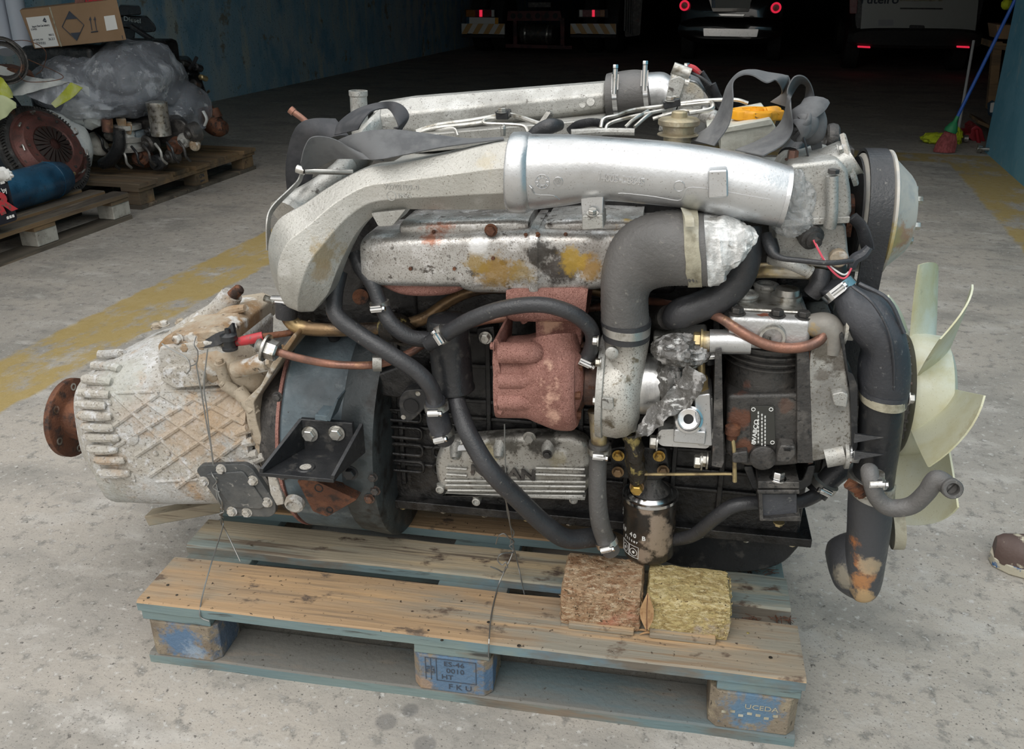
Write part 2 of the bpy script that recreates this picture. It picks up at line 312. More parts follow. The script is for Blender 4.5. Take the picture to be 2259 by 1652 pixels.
ROOT = {}
def thing(name, label, cat, loc=None, rot=PH, group=None, kind=None):
    o = bpy.data.objects.new(name, None); C.objects.link(o); o.empty_display_size = .05
    o.location = loc or V((0, 0, 0)); o.rotation_euler = (0, 0, rot)
    o['label'] = label; o['category'] = cat
    if group: o['group'] = group
    if kind: o['kind'] = kind
    o['_m'] = 0; del o['_m']
    ROOT[o.name] = Matrix.Translation(o.location) @ Matrix.Rotation(rot, 4, 'Z'); return o
def obj(name, m, mats, parent=None, label=None, cat=None, group=None, kind=None, rot=PH, bevel=0, ang=35, subs=0, fix=True):
    if parent is not None: mw = ROOT[parent.name]
    else:
        lo = [min(p[i] for p in m.v) for i in range(3)]; hi = [max(p[i] for p in m.v) for i in range(3)]
        mw = Matrix.Translation(V(((lo[0] + hi[0]) / 2, (lo[1] + hi[1]) / 2, lo[2]))) @ Matrix.Rotation(rot, 4, 'Z')
    inv = mw.inverted()
    me = bpy.data.meshes.new(name); me.from_pydata([inv @ p for p in m.v], [], m.f)
    if not isinstance(mats, (list, tuple)): mats = [mats]
    for q in mats: me.materials.append(q)
    me.polygons.foreach_set('material_index', m.mi)
    if fix:
        b = bmesh.new(); b.from_mesh(me); bmesh.ops.recalc_face_normals(b, faces=b.faces); b.to_mesh(me); b.free()
    me.polygons.foreach_set('use_smooth', [not f for f in m.fl]); me.set_sharp_from_angle(angle=R(ang)); me.update()
    o = bpy.data.objects.new(name, me); C.objects.link(o)
    if parent is not None: o.parent = parent; ROOT[o.name] = mw
    else: o.matrix_world = mw; ROOT[o.name] = mw
    if bevel:
        q = o.modifiers.new('bevel', 'BEVEL'); q.width = bevel; q.segments = 2; q.limit_method = 'ANGLE'; q.angle_limit = R(38); q.harden_normals = True
    if subs:
        q = o.modifiers.new('sub', 'SUBSURF'); q.levels = q.render_levels = subs
    for a, b in (('label', label), ('category', cat), ('group', group), ('kind', kind)):
        if b: o[a] = b
    return o
def clamp(parent, p0, ax, r, w=.011, screw=None, mt=None):    # worm drive hose clamp
    r = r * 1.07; q = M(); lathe(q, p0 - ax.normalized() * w / 2, ax, [(0, r), (0, r + .0012), (w, r + .0012), (w, r)], 28)
    o = obj('hose_clamp', q, mt or m_steel, parent)
    if screw is None: screw = -EV
    s = (screw - ax.normalized() * screw.dot(ax.normalized())).normalized(); t = ax.normalized().cross(s)
    q = M(); c = p0 + s * (r + .004); box(q, c, t * .009, ax.normalized() * w * .5, s * .003); cyl(q, c + s * .004 - t * .012, c + s * .004 + t * .008, .0035, 10)
    hexb(q, c + s * .004 - t * .012, -t, .0045, .004, False); obj('screw_housing', q, m_chrome, o) if False else obj('clamp_screw', q, m_chrome, parent)
    return o

# ================================================================== SETTING
def floor_material():
    m = mat('worn_concrete_floor', (.40, .365, .32), .75, 0, [((.32, .30, .27), 1.1, .42, .60), ((.265, .25, .225), 3.0, .50, .64, (.7, 1.1, 1)), ((.45, .425, .39), 6, .54, .68, (.7, 1.2, 1)), ((.21, .20, .18), 30, .54, .66), ((.50, .48, .45), 60, .58, .68), ((.12, .11, .10), 70, .63, .68), ((.13, .12, .11), 240, .60, .66)], (90, .55, (1, 1, 1), .004), spec=.35)
    n = m.node_tree.nodes; l = m.node_tree.links; b = n['Principled BSDF']
    src = b.inputs['Base Color'].links[0].from_socket
    t = n.new('ShaderNodeTexCoord'); sx = n.new('ShaderNodeSeparateXYZ'); l.new(t.outputs['Object'], sx.inputs[0])
    no = n.new('ShaderNodeTexNoise'); no.inputs['Scale'].default_value = 7; no.inputs['Detail'].default_value = 9; no.inputs['Roughness'].default_value = .7
    l.new(t.outputs['Object'], no.inputs['Vector'])
    def math_(op, a, c, cl=False):
        q = n.new('ShaderNodeMath'); q.operation = op; q.use_clamp = cl
        for i, x in enumerate((a, c)):
            if isinstance(x, (int, float)): q.inputs[i].default_value = x
            else: l.new(x, q.inputs[i])
        return q.outputs[0]
    wob = math_('MULTIPLY', math_('SUBTRACT', no.outputs[0], .5), .10)
    def band(ax, lo, hi, soft=.02):
        x = math_('ADD', sx.outputs[ax], wob)
        a = math_('DIVIDE', math_('SUBTRACT', x, lo), soft, True); c = math_('DIVIDE', math_('SUBTRACT', hi, x), soft, True)
        return math_('MULTIPLY', a, c)
    T0 = 4.0
    A = math_('MULTIPLY', band(0, 3.36 - T0, 3.70 - T0), band(1, -6.7, -1.2))
    Bb = math_('MULTIPLY', band(0, 3.36 - T0, 7.4 - T0), band(1, -1.55, -1.19))
    Cc = math_('MULTIPLY', band(0, 7.06 - T0, 7.5 - T0), band(1, -9, -1.2))
    mk = math_('MAXIMUM', A, math_('MAXIMUM', Bb, Cc))
    n2 = n.new('ShaderNodeTexNoise'); n2.inputs['Scale'].default_value = 5; n2.inputs['Detail'].default_value = 12; n2.inputs['Roughness'].default_value = .75
    mp = n.new('ShaderNodeMapping'); mp.inputs['Scale'].default_value = (1, .55, 1); mp.inputs['Location'].default_value = (3.1, 1.7, 0)
    l.new(t.outputs['Object'], mp.inputs[0]); l.new(mp.outputs[0], n2.inputs['Vector'])
    wear = n.new('ShaderNodeMapRange'); wear.inputs[1].default_value = .60; wear.inputs[2].default_value = .50; l.new(n2.outputs[0], wear.inputs[0])
    mk = math_('MULTIPLY', mk, math_('MULTIPLY', wear.outputs[0], .8))
    x = n.new('ShaderNodeMix'); x.data_type = 'RGBA'; l.new(mk, x.inputs[0]); l.new(src, x.inputs[6]); x.inputs[7].default_value = (.38, .27, .075, 1)
    cur = x.outputs[2]
    # dark oil spots
    for (px_, py_, r_) in ((905, 1566, .018), (852, 1592, .022), (938, 1642, .022), (843, 1478, .013)):
        p = FL.inverted() @ PZ(px_, py_, 0)
        d = n.new('ShaderNodeVectorMath'); d.operation = 'DISTANCE'; l.new(t.outputs['Object'], d.inputs[0]); d.inputs[1].default_value = p
        mm = math_('DIVIDE', math_('SUBTRACT', r_ + .0, math_('ADD', d.outputs['Value'], math_('MULTIPLY', wob, .12))), .006, True)
        mm = math_('MULTIPLY', mm, .5)
        x = n.new('ShaderNodeMix'); x.data_type = 'RGBA'; l.new(mm, x.inputs[0]); l.new(cur, x.inputs[6]); x.inputs[7].default_value = (.10, .10, .10, 1); cur = x.outputs[2]
    l.new(cur, b.inputs['Base Color']); return m
FL = Matrix.Translation(B(0, 4, 0)) @ Matrix.Rotation(-BA, 4, 'Z')
q = M(); q.add([B(-30, -20, 0), B(-30, 28, 0), B(30, 28, 0), B(30, -20, 0)], [[0, 1, 2, 3]])
obj('floor', q, floor_material(), kind='structure', rot=-BA)
m_wall = mat('weathered_blue_wall', (.40, .62, .74), .8, 0, [((.58, .70, .73), 1.2, .44, .60, (1, 1.6, .5)), ((.68, .74, .70), 2.6, .54, .66, (1, 1.6, .35)), ((.27, .50, .66), 3.5, .50, .66, (1, 1, .6)), ((.36, .34, .28), 4, .62, .68), ((.08, .14, .18), 60, .60, .68)], (40, .6, (1, 1, 1), .006), spec=.25)
m_wallr = mat('blue_jamb_paint', (.17, .42, .56), .7, 0, [((.13, .36, .50), 3, .45, .62), ((.28, .46, .54), 11, .60, .70)], (60, .5), spec=.3)
m_dark = mat('dark_interior', (.05, .05, .05), .9, 0, [((.03, .03, .03), 2, .4, .6)])
RH = 3.1
def slab(name, s0, s1, t0, t1, z0, z1, m_): q = M(); boxB(q, s0, s1, t0, t1, z0, z1); return obj(name, q, m_, kind='structure', rot=-BA)
slab('wall_left', -9.0, 24, -.25, 0, 0, RH + .6, m_wall)
slab('wall_right', -9.0, -1.0, 7.40, 7.65, 0, RH + .6, m_wallr)
slab('wall_back', 24, 24.3, -.25, 20, 0, RH + 1.5, m_dark)
slab('wall_far_right', -1.0, 24, 14, 14.3, 0, RH + 1.5, m_dark)
slab('wall_front_right', -1.2, -1.0, 7.65, 14, 0, RH + 1.5, m_dark)
slab('ceiling', -4.3, 24.3, -.25, 14.3, RH, RH + .3, m_dark)
q = M(); boxB(q, -4.6, -4.3, -.25, 7.65, RH - .15, RH + .9); obj('trim_1', q, m_wallr, kind='structure', rot=-BA)

slab('added_shade_slab', -9.0, -4.6, -.25, 2.9, 2.75, 2.85, m_dark)  # added unseen canopy that darkens the left pallets and the floor there

# ================================================================== MAIN PALLET
def board(name, u0, u1, v0, v1, z0, z1, mats, parent, frame=None, seed=0, chip=True):
    """plank with slightly uneven ends and edges; slot 0 top, slot 1 painted edges"""
    fr = frame or E; rnd = random.Random(seed); n = 14; m = M(); prof = []
    for i in range(n + 1):
        u = u0 + (u1 - u0) * i / n; e = .0012
        a, b = rnd.uniform(-e, e), rnd.uniform(-e, e); c = rnd.uniform(-.0007, .0007)
        ed = .003 if i not in (0, n) else .005
        prof.append([fr(u, v0 + a, z0), fr(u, v0 + a - .0003, z1 - ed + c), fr(u, v0 + ed + a, z1 + c), fr(u, v1 - ed + b, z1 + c), fr(u, v1 + b, z1 - ed + c), fr(u, v1 + b, z0)])
    vs = [p for r in prof for p in r]; k = 6
    for i in range(n):
        for j in range(k):
            a = i * k + j; b_ = i * k + (j + 1) % k
            m.add([], []); m.f.append([a, a + k, b_ + k, b_]); m.mi.append(0 if j in (1, 2, 3) else 1); m.fl.append(False)
    m.f.append(list(range(k))); m.mi.append(1); m.fl.append(True); m.f.append([n * k + j for j in range(k)][::-1]); m.mi.append(1); m.fl.append(True)
    m.v = vs
    return obj(name, m, mats, parent)
pal = thing('wooden_pallet', 'large wooden euro pallet with tan top boards and blue painted edges, carrying the engine', 'pallet', E(.6, .4, 0))
tops = [(0, .145, 0), (.185, .285, .065), (.3275, .4725, .03), (.515, .615, .02), (.655, .80, 0)]
ZB, ZT = .122, .144
for i, (a, b, off) in enumerate(tops):
    board('top_board', 0 if i != 1 else -.0, 1.2 - (0, .006, .02, .01, 0)[i], a, b, ZB, ZT + (0, -.002, -.001, 0, 0)[i], [m_wood if i in (0, 2, 4) else m_wooda, m_wblue], pal, seed=i)
for i, (a, b) in enumerate(((0, .145), (.5275, .6725), (1.055, 1.2))):
    q = M(); boxE(q, a + .004, b - .004, .004, .796, .100, .1215); obj('stringer_board', q, m_wblue if i < 2 else m_wblue, pal, bevel=.002)
blks = []
for v0, v1 in ((.0, .10), (.33, .475), (.70, .80)):
    for i, (a, b) in enumerate(((0.01, .15), (.5275, .6725), (1.05, 1.195))):
        c = .014; q = M(); poly = [(a + c, v0), (b - c, v0), (b, v0 + c), (b, v1 - c), (b - c, v1), (a + c, v1), (a, v1 - c), (a, v0 + c)]
        prism(q, [E(u, v, .022) for u, v in poly], EZ * .078)
        blks.append(obj('block', q, m_blkb, pal, bevel=.002))
for i, (a, b) in enumerate(((0, .10), (.33, .475), (.70, .80))):
    board('bottom_board', .004, 1.196, a, b, .0, .022, [m_wdusty, m_wblue], pal, seed=20 + i)
# stamps
q = M()
bc = .60; fz = lambda u, z: E(u, -.0006, z)
for s_, u, z, h in (('ES-46', .605, .086, .0105), ('0010', .607, .071, .0105), ('HT', .592, .056, .0105), ('F K U', .615, .035, .0115)):
    text(q, s_, fz(u, z), EU, EZ, h, .0005, sx=1.15)
for u0, u1, z0, z1 in ((.552, .645, .0955, .0965), (.572, .645, .0465, .0475), (.644, .6452, .047, .096), (.572, .5732, .047, .096), (.552, .5532, .047, .096), (.562, .563, .047, .096)):
    boxE(q, u0, u1, -.0010, -.0003, z0, z1)
text(q, 'ITLE', fz(.5575, .07), EZ, -EU, .006, .0005); text(q, 'DAT', fz(.5675, .07), EZ, -EU, .006, .0005)
obj('stamp', q, m_ink, blks[1], 'black ink stamp')
q = M(); text(q, 'UCEDA', E(1.135, -.0006, .075), EU, EZ, .010, .0005, sx=1.2)
for k in range(7): u = 1.075 + k * .014; box(q, E(u, -.0006, .058 + .004 * math.sin(k * 2.3)), EU * .004, EV * .0004, EZ * .0025)
obj('stamp', q, m_tape, blks[2], 'pale worn stamp')
# chips, knots and nail holes on the boards
q = M(); rnd = random.Random(3)
for (x, y) in ((555, 1203), (327, 1318), (390, 1312), (370, 1290), (975, 1412), (990, 1394), (1030, 1388), (1078, 1372), (1018, 1326), (945, 1390), (1145, 1424), (1650, 1396), (1700, 1450), (1290, 1240)):
    p = PZ(x, y, ZT + .0008); rx = rnd.uniform(.0018, .0038)
    lathe(q, p, EZ, [(0, rx), (.0006, rx * .6)], 9)
obj('nail_mark', q, m_dkcopper, pal, kind='stuff')

# chipboard blocks that lie on the pallet
def chipblock(u0, u1, v0, v1, z0, z1, m_, label, seed, shear=0):
    n = 10; vs = []; idx = {}; fs = []
    def pt(i, j, k):
        key = (i, j, k)
        if key in idx: return idx[key]
        a, b, c = i / n, j / n, k / n
        d = V((a * 2 - 1, b * 2 - 1, c * 2 - 1)); L = max(abs(d.x), abs(d.y), abs(d.z)); rr = .12
        q_ = V([math.copysign(max(0, abs(x) - (1 - rr)), x) for x in d]); base = d - q_
        if q_.length > 1e-6: q_ = q_.normalized() * rr
        d = base + q_
        p = E(u0 + (u1 - u0) * (d.x + 1) / 2 + shear * b, v0 + (v1 - v0) * (d.y + 1) / 2, z0 + (z1 - z0) * (d.z + 1) / 2)
        if c > .02: p = p + V((noise.noise(p * 60 + V((seed, 0, 0))), noise.noise(p * 60 + V((0, seed, 9))), noise.noise(p * 60 + V((5, 0, seed))))) * .0035
        idx[key] = len(vs); vs.append(p); return idx[key]
    for a in range(n):
        for b in range(n):
            for s_ in (0, n):
                fs.append([pt(a, b, s_), pt(a + 1, b, s_), pt(a + 1, b + 1, s_), pt(a, b + 1, s_)])
                fs.append([pt(a, s_, b), pt(a + 1, s_, b), pt(a + 1, s_, b + 1), pt(a, s_, b + 1)])
                fs.append([pt(s_, a, b), pt(s_, a + 1, b), pt(s_, a + 1, b + 1), pt(s_, a, b + 1)])
    th = thing('chipboard_block', label, 'block', E((u0 + u1) / 2, (v0 + v1) / 2, z0), group='chipboard blocks under the oil filter')
    m = M(); m.add(vs, fs); obj('body', m, m_, th)
    rnd = random.Random(seed); m = M()
    for k in range(900):
        f = rnd.random(); c = .006
        if f < .45: p = E(rnd.uniform(u0 + c, u1 - c), v0 + .001, rnd.uniform(z0 + c, z1 - c)); nn = -EV
        elif f < .8: p = E(rnd.uniform(u0 + c, u1 - c), rnd.uniform(v0 + c, v1 - c), z1 - .001); nn = EZ
        elif f < .9: p = E(u1 - .001, rnd.uniform(v0 + c, v1 - c), rnd.uniform(z0 + c, z1 - c)); nn = EU
        else: p = E(u0 + .001, rnd.uniform(v0 + c, v1 - c), rnd.uniform(z0 + c, z1 - c)); nn = -EU
        a = V((rnd.gauss(0, 1), rnd.gauss(0, 1), rnd.gauss(0, 1))); a = (a - nn * a.dot(nn) * .8).normalized(); b = nn.cross(a).normalized()
        L = rnd.uniform(.0022, .006); W_ = rnd.uniform(.0005, .0012); t = nn * rnd.uniform(.0006, .0018)
        m.add([p - a * L - b * W_, p + a * L - b * W_ * .4, p + a * L * .9 + b * W_ * .5 + t, p - a * L * .9 + b * W_ + t, p + t * 1.4], [[0, 1, 4], [1, 2, 4], [2, 3, 4], [3, 0, 4]], 0, True)
    obj('wood_chips', m, [m_], th, kind='stuff')
    return th
c1 = chipblock(.783, .925, .070, .182, .144, .222, m_chipr, 'reddish brown chipboard block left of the oil filter on the front pallet board', 3)
c2 = chipblock(.936, 1.078, .074, .180, .144, .219, m_chipy, 'yellow mossy chipboard block right of the oil filter on the front pallet board', 8, -.004)
for c_, (a, b) in ((c1, (.80, .915)), (c2, (.942, 1.055))):
    q = M(); boxE(q, a, b, .060, .100, .1445, .155); obj('wood_strip', q, m_wood, c_, bevel=.002)
# leaf and chips between them
lf = thing('dry_leaf', 'curled brown dry leaf standing in the gap between the two chipboard blocks', 'leaf', E(.925, .05, .144))
q = M(); ribbon(q, [((1428, 1308, .062), (1430, 1308, .062)), ((1420, 1325, .058), (1436, 1325, .060)), ((1412, 1345, .055), (1442, 1345, .062)), ((1414, 1365, .052), (1440, 1368, .058)), ((1424, 1388, .045), (1430, 1388, .047))], .0008, 5, 3)
obj('leaf_blade', q, m_leaf, lf)
q = M(); tube(q, [P(1429, 1310, .0615), P(1427, 1345, .053), P(1427, 1392, .044)], .0007, 6); obj('stem', q, m_rust, lf)
for i, (x, y, a) in enumerate(((1435, 1378, .4), (1418, 1392, -.2), (1440, 1390, 1.2), (1426, 1398, .1))):
    p = PZ(x, y, .146); d = V((math.cos(a), math.sin(a), 0)) * .012; q = M()
    tube(q, [p - d, p + V((0, 0, .003)), p + d], [.001, .002, .001], 6, 3)
    obj('bark_scrap', q, m_leaf, cat='debris', label=('pale curled bark scrap touching the dry leaf on its right side', 'small brown bark scrap left of the dry leaf stem', 'upright curled bark scrap at the right of the dry leaf foot', 'lowest brown bark scrap below the dry leaf')[i], group='bark scraps below the leaf')
# stick jammed under the gearbox
st = M(); a = P(332, 1141, .36); b = P(520, 1106, .36); cv = [a, b]
d = (b - a).normalized()
box(st, (a + b) / 2, d * (b - a).length / 2, EV * .018, d.cross(EV) * .0135)
obj('wooden_stick', st, m_wooda, label='short faded blue wooden stick jutting out under the pale gearbox', cat='stick', bevel=.003)

# ================================================================== SHOE (at the right edge)
sh = thing('work_shoe', 'brown work shoe splattered with cream and blue paint at the right edge', 'shoe', PZ(2259, 1240, 0), rot=0)
m_shoe = mat('splattered_leather', (.10, .065, .055), .6, 0, [((.55, .50, .38), 13, .52, .56), ((.05, .12, .25), 26, .66, .69)], (60, .7))
m_sole = mat('splattered_sole', (.50, .46, .36), .7, 0, [((.08, .06, .05), 20, .52, .58), ((.04, .12, .28), 28, .58, .62)], (60, .7))
o0 = PZ(2186, 1236, 0); dx = V((.93, -.36, 0)).normalized(); dy = V((-dx.y, dx.x, 0))
secs = [(0, .022, .045, .030), (.015, .038, .052, .048), (.05, .049, .056, .062), (.09, .053, .062, .070), (.14, .048, .078, .085), (.19, .042, .10, .105), (.24, .038, .115, .12), (.275, .03, .11, .12)]
q = M(); rs = []
for x, hw, hh, _ in secs:
    rs.append([o0 + dx * (x) + dy * hw * math.cos(t) + EZ * (.018 + max(0, math.sin(t)) ** .8 * hh) for t in [2 * PI * k / 20 for k in range(20)]])
rings(q, rs); obj('upper', q, m_shoe, sh)
q = M(); prof = [(-.006, 0), (.0, .026), (.03, .046), (.09, .057), (.16, .047), (.24, .042), (.28, .028), (.285, 0)]
prism(q, [o0 + dx * x + dy * y for x, y in prof] + [o0 + dx * x - dy * y for x, y in prof[::-1][1:-1]], EZ * .024); obj('sole', q, m_sole, sh, bevel=.004)
q = M()
for k in range(4): c = o0 + dx * (.12 + .02 * k) + EZ * (.082 + .016 * k); tube(q, [c - dy * .028 - EZ * .012, c + EZ * .004, c + dy * .028 - EZ * .012], .0022, 8)
obj('lace', q, m_rubd, sh)

# ================================================================== ENGINE
eng = thing('diesel_engine', 'large used truck diesel engine with pale gearbox and yellowed fan, standing on the front pallet', 'engine', E(.6, .36, .144))
VC = .36
def bolts(parent, spots, v, r=8, ax=None, mt=None, host=None, name='bolt'):
    for (x, y) in spots:
        q = M()
        if host is not None: p, n_ = host.hit(x, y, v); n_ = ax or n_
        else: p = P(x, y, v); n_ = ax or -EV
        hexb(q, p, n_, r * dep(p) / F); obj(name, q, mt or m_steel, parent)
# ---- gearbox
q = M(); zc = lambda x, yt, yb: None
secs = []
for x, yt, yb, hd in ((186, 842, 992, .055), (200, 815, 1015, .085), (222, 795, 1045, .11), (245, 780, 1062, .135), (262, 772, 1100, .148), (300, 752, 1104, .158), (380, 738, 1107, .163), (470, 760, 1104, .165), (540, 790, 1100, .165), (590, 800, 1095, .165)):
    secs.append((x + hd * 120, yt, x + 14 + hd * 250, yb - hd * 270, VC - .03, hd))
lp(q, secs, ex=3.6, n=36, sub=3); gear = q
og = obj('gearbox_case', q, m_gear, eng)
G_ = lambda x, y: q.hit(x, y)
# output flange
fc = P(155, 920, VC); q = M()
lathe(q, fc, EU, [(-.004, .001), (-.004, .078), (0, .087), (.012, .087), (.014, .084), (.0145, .056), (.018, .05), (.06, .046), (.07, .04)], 40)
ofl = obj('output_flange', q, m_rust, eng)
for k in range(6):
    a = k * PI / 3 + .35; c = fc + (EV * math.cos(a) + EZ * math.sin(a)) * .070 + EU * .013; q = M()
    lathe(q, c, EU, [(0, .0085), (.0025, .0085), (.0025, .005), (-.004, .0049)], 14); obj('bolt_hole', q, m_steel, ofl)
# rear cover studs around the flange end
for k, (x, y, l_) in enumerate(((205, 812, 26), (187, 840, 26), (178, 868, 30), (174, 892, 26), (178, 915, 34), (188, 940, 28), (192, 962, 36), (200, 988, 24), (218, 780, 22), (214, 1012, 26), (222, 1040, 30))):
    p, n_ = gear.hit(x + 18, y); p2, n2 = gear.hit(x + 18 + l_ + 12, y + 2); q = M()
    tube(q, [p - EU * .018 + n_ * .004, p + n_ * .006, p2 + n2 * .003, p2 - n2 * .004], [.008, .0095 + .002 * (k % 3 == 1), .0085, .005], 10, 4); obj('cover_boss', q, m_gear, og)
# diagonal ribs cast into the side
ribs = [((250, 868), (480, 1085)), ((300, 868), (560, 1060)), ((355, 868), (555, 990)), ((410, 868), (560, 945)), ((255, 985), (445, 868)), ((300, 1005), (505, 868)), ((330, 1050), (545, 900)), ((390, 1075), (555, 955)), ((460, 1082), (568, 1010)), ((250, 940), (350, 868))]
for a, b in ribs:
    q = M(); strip(q, gear, [(a[0] + (b[0] - a[0]) * i / 6, a[1] + (b[1] - a[1]) * i / 6) for i in range(7)], .0062, 8, 2, -.0014); obj('rib', q, m_gear, og)
for ln in (((235, 868), (320, 864), (450, 860), (560, 852)), ((345, 1062), (420, 1058), (450, 1056)), ((230, 1046), (262, 1052), (300, 1060)), ((262, 792), (240, 830), (226, 850)), ((380, 815), (380, 850)), ((430, 815), (432, 852))):
    q = M(); strip(q, gear, ln, .004, 8, 3, -.0005); obj('rib', q, m_gear, og)
for x, y, r_ in ((450, 945, 16), (345, 1000, 5), (372, 1000, 5), (242, 888, 6), (285, 960, 22), (285, 1050, 14)):
    q = M(); p, n_ = gear.hit(x, y); lathe(q, p - n_ * .004, n_, [(0, r_ * .001), (.006, r_ * .00095), (.008, r_ * .0006)], 18); obj('cast_boss', q, m_gear, og)
# bolts on the plug bosses
bolts(og, ((344, 998), (373, 999)), 0, 5, host=gear, mt=m_gear)
# cast blocks and top cover
q = M(); pp(q, [(345, 790), (350, 765), (470, 752), (500, 780), (500, 850), (440, 856), (348, 822)], .19, .40, 8); obj('side_turret', q, m_gear, og, bevel=.006)
q = M(); pp(q, [(358, 812), (425, 806), (452, 826), (450, 852), (385, 858), (352, 838)], .172, .24, 6); obj('valve_block', q, m_gear, og, bevel=.004)
q = M(); pp(q, [(346, 762), (365, 742), (470, 728), (495, 742), (500, 782), (470, 796), (352, 790)], .20, .42, 6); tc_ = obj('top_cover', q, m_gearb, eng, bevel=.005)
bolts(tc_, ((410, 765), (447, 760), (392, 747)), .197, 10, mt=m_gearb)
bolts(tc_, ((345, 722), (362, 716), (398, 712), (318, 762), (340, 770)), .36, 9, ax=EZ, mt=m_gearb)
q = M(); TP(q, [(395, 745, .34, 26), (430, 722, .33, 28), (478, 690, .33, 25), (508, 655, .33, 24), (512, 650, .33, 22)], 20); twr = obj('shift_tower', q, m_gear, eng)
q = M(); TP(q, [(508, 656, .33, 13), (528, 638, .33, 12)], 16, 2); lathe(q, P(528, 638, .33), P(528, 638, .33) - P(508, 656, .33), [(0, .0095), (.003, .009), (.005, .006), (.005, 0)], 14); obj('shift_shaft', q, m_rust, twr)
q = M(); TP(q, [(490, 700, .31, 15), (505, 688, .31, 13), (538, 680, .30, 9), (541, 680, .30, 8)], 10, 3); obj('side_lug', q, m_gearb, twr)
q = M(); pp(q, [(430, 724), (470, 708), (500, 722), (512, 732), (470, 762), (430, 750)], .25, .30, 4); obj('tower_bracket', q, m_gearb, eng, bevel=.003)
q = M(); ribbon(q, [((445, 758, .20), (440, 770, .19)), ((480, 735, .2), (482, 762, .19)), ((500, 728, .2), (505, 748, .19)), ((515, 712, .2), (520, 738, .19))], .006, 4, 2); obj('shift_lever', q, m_blkp, eng)
q = M(); c = P(506, 757, .18); lathe(q, c - EZ * .012, EZ, [(0, .006), (0, .014), (.004, .014), (.006, .011), (.018, .010), (.020, .016), (.028, .015), (.032, .006), (.04, .005)], 20); bj = obj('ball_joint', q, m_blkp, eng)
q = M(); TP(q, [(518, 755, .19, 9), (545, 750, .19, 11), (580, 742, .20, 11)], 14, 3); obj('rod_end', q, m_redp, eng, 'red painted end of the shift rod')
q = M(); TP(q, [(578, 742, .20, 7), (650, 733, .21, 7), (720, 722, .24, 7), (760, 715, .26, 7)], 12, 3); obj('shift_rod', q, m_rust, eng)
for x0, y0, x1, y1, r_ in ((500, 850, 485, 800, 14), (530, 870, 494, 848, 14), (525, 860, 560, 905, 17), (520, 815, 590, 800, 20), (560, 800, 620, 770, 14)):
    q = M(); TP(q, [(x0, y0, .19, r_), (x1, y1, .18, r_ * .9)], 18, 2); pt = P(x1, y1, .18)
    ob_ = obj('plug_boss', q, m_gearb, og); q = M(); ax = P(x1, y1, .18) - P(x0, y0, .19); hexb(q, pt, ax, r_ * .62 * dep(pt) / F); obj('plug', q, m_gearb, ob_)
q = M(); TP(q, [(470, 800, .22, 50), (510, 790, .22, 45), (560, 830, .24, 48), (590, 850, .25, 30)], 18, 4); obj('cast_shoulder', q, m_gearb, og)
# flange to the bell housing
q = M(); pp(q, [(648, 735), (655, 742), (560, 888), (566, 930), (612, 1080), (628, 1112), (606, 1116), (590, 1078), (545, 935), (538, 885), (575, 850), (600, 800)], .17, .40, 5); gfl = obj('mating_flange', q, m_gearb, eng, bevel=.004)
for a, b in (((500, 965), (548, 945)), ((505, 985), (560, 972)), ((520, 1035), (585, 1005)), ((520, 1010), (570, 1000))):
    q = M(); TP(q, [(a[0], a[1], .175, 9), (b[0], b[1], .17, 11)], 10, 2); obj('rib', q, m_gear, gfl)
q = M(); pp(q, [(588, 1040), (604, 1040), (625, 1100), (626, 1113), (610, 1116), (596, 1090)], .13, .18, 3); obj('flange_foot', q, m_gear, gfl, bevel=.003)
# side cover plate
m_cvr = mat('dusty_dark_plate', (.062, .066, .068), .55, .1, [((.11, .11, .105), 12, .48, .64), ((.02, .02, .02), 30, .58, .66), ((.26, .25, .23), 90, .62, .70)], (120, .5))
pc = [(432, 1038), (442, 1026), (540, 1024), (556, 1034), (608, 1112), (608, 1132), (596, 1141), (512, 1138), (492, 1124)]
q = M(); pp(q, pc, .128, .140, 10); sc_ = obj('side_cover', q, m_cvr, eng, 'dark grey cover plate', bevel=.0015)
q = M(); pp(q, [(452, 1046), (536, 1040), (588, 1115), (575, 1124), (512, 1120)], .124, .129, 8); obj('raised_panel', q, m_cvr, sc_, bevel=.002)
q = M(); pp(q, [(440, 1045), (545, 1030), (600, 1110), (590, 1130), (515, 1126)], .140, .20, 6); obj('pad', q, m_gear, sc_, bevel=.003)
bolts(sc_, ((450, 1062), (488, 1035), (558, 1060), (590, 1108), (512, 1128), (545, 1130)), .127, 9, mt=m_gear)

# ---- bell housing
q = M(); cx = lambda u: E(u, VC, .37)
lathe(q, E(.16, VC, .37), EU, [(0, .001), (0, .170), (.02, .180), (.06, .205), (.10, .218)], 48); obj('housing_cone', q, m_castd, eng)
bellm = M(); lathe(bellm, E(.255, VC, .379), EU, [(0, .001), (0, .224), (.006, .229), (.10, .229), (.118, .224), (.12, .21), (.121, .001)], 72)
bell = obj('bell_housing', bellm, m_bell, eng, 'blue grey painted bell housing')
q = M(); lathe(q, E(.249, VC, .379), EU, [(0, .2), (0, .230), (.006, .230), (.006, .2)], 60); obj('housing_rim', q, m_red, bell, 'orange primer coloured rim')
q = M(); lathe(q, E(.368, VC, .379), EU, [(0, .001), (0, .222), (.008, .228), (.05, .232), (.066, .232), (.070, .22), (.072, .001)], 72); obj('flywheel_housing', q, mat('shaded_greenish_paint', (.030, .037, .040), .42, 0, [((.055, .068, .072), 8, .5, .64), ((.012, .012, .012), 16, .5, .62)], (90, .5)), eng)  # dark greenish paint with the shading right of the bell put into it
for (x, y, r_) in ((738, 745, 13), (765, 990, 12)):
    p, n_ = bellm.hit(x, y); q = M(); lathe(q, p - n_ * .002, n_, [(0, r_ * .0009), (.006, r_ * .0009), (.008, r_ * .0006), (.008, 0)], 18); obj('rubber_plug', q, m_blkp, bell)
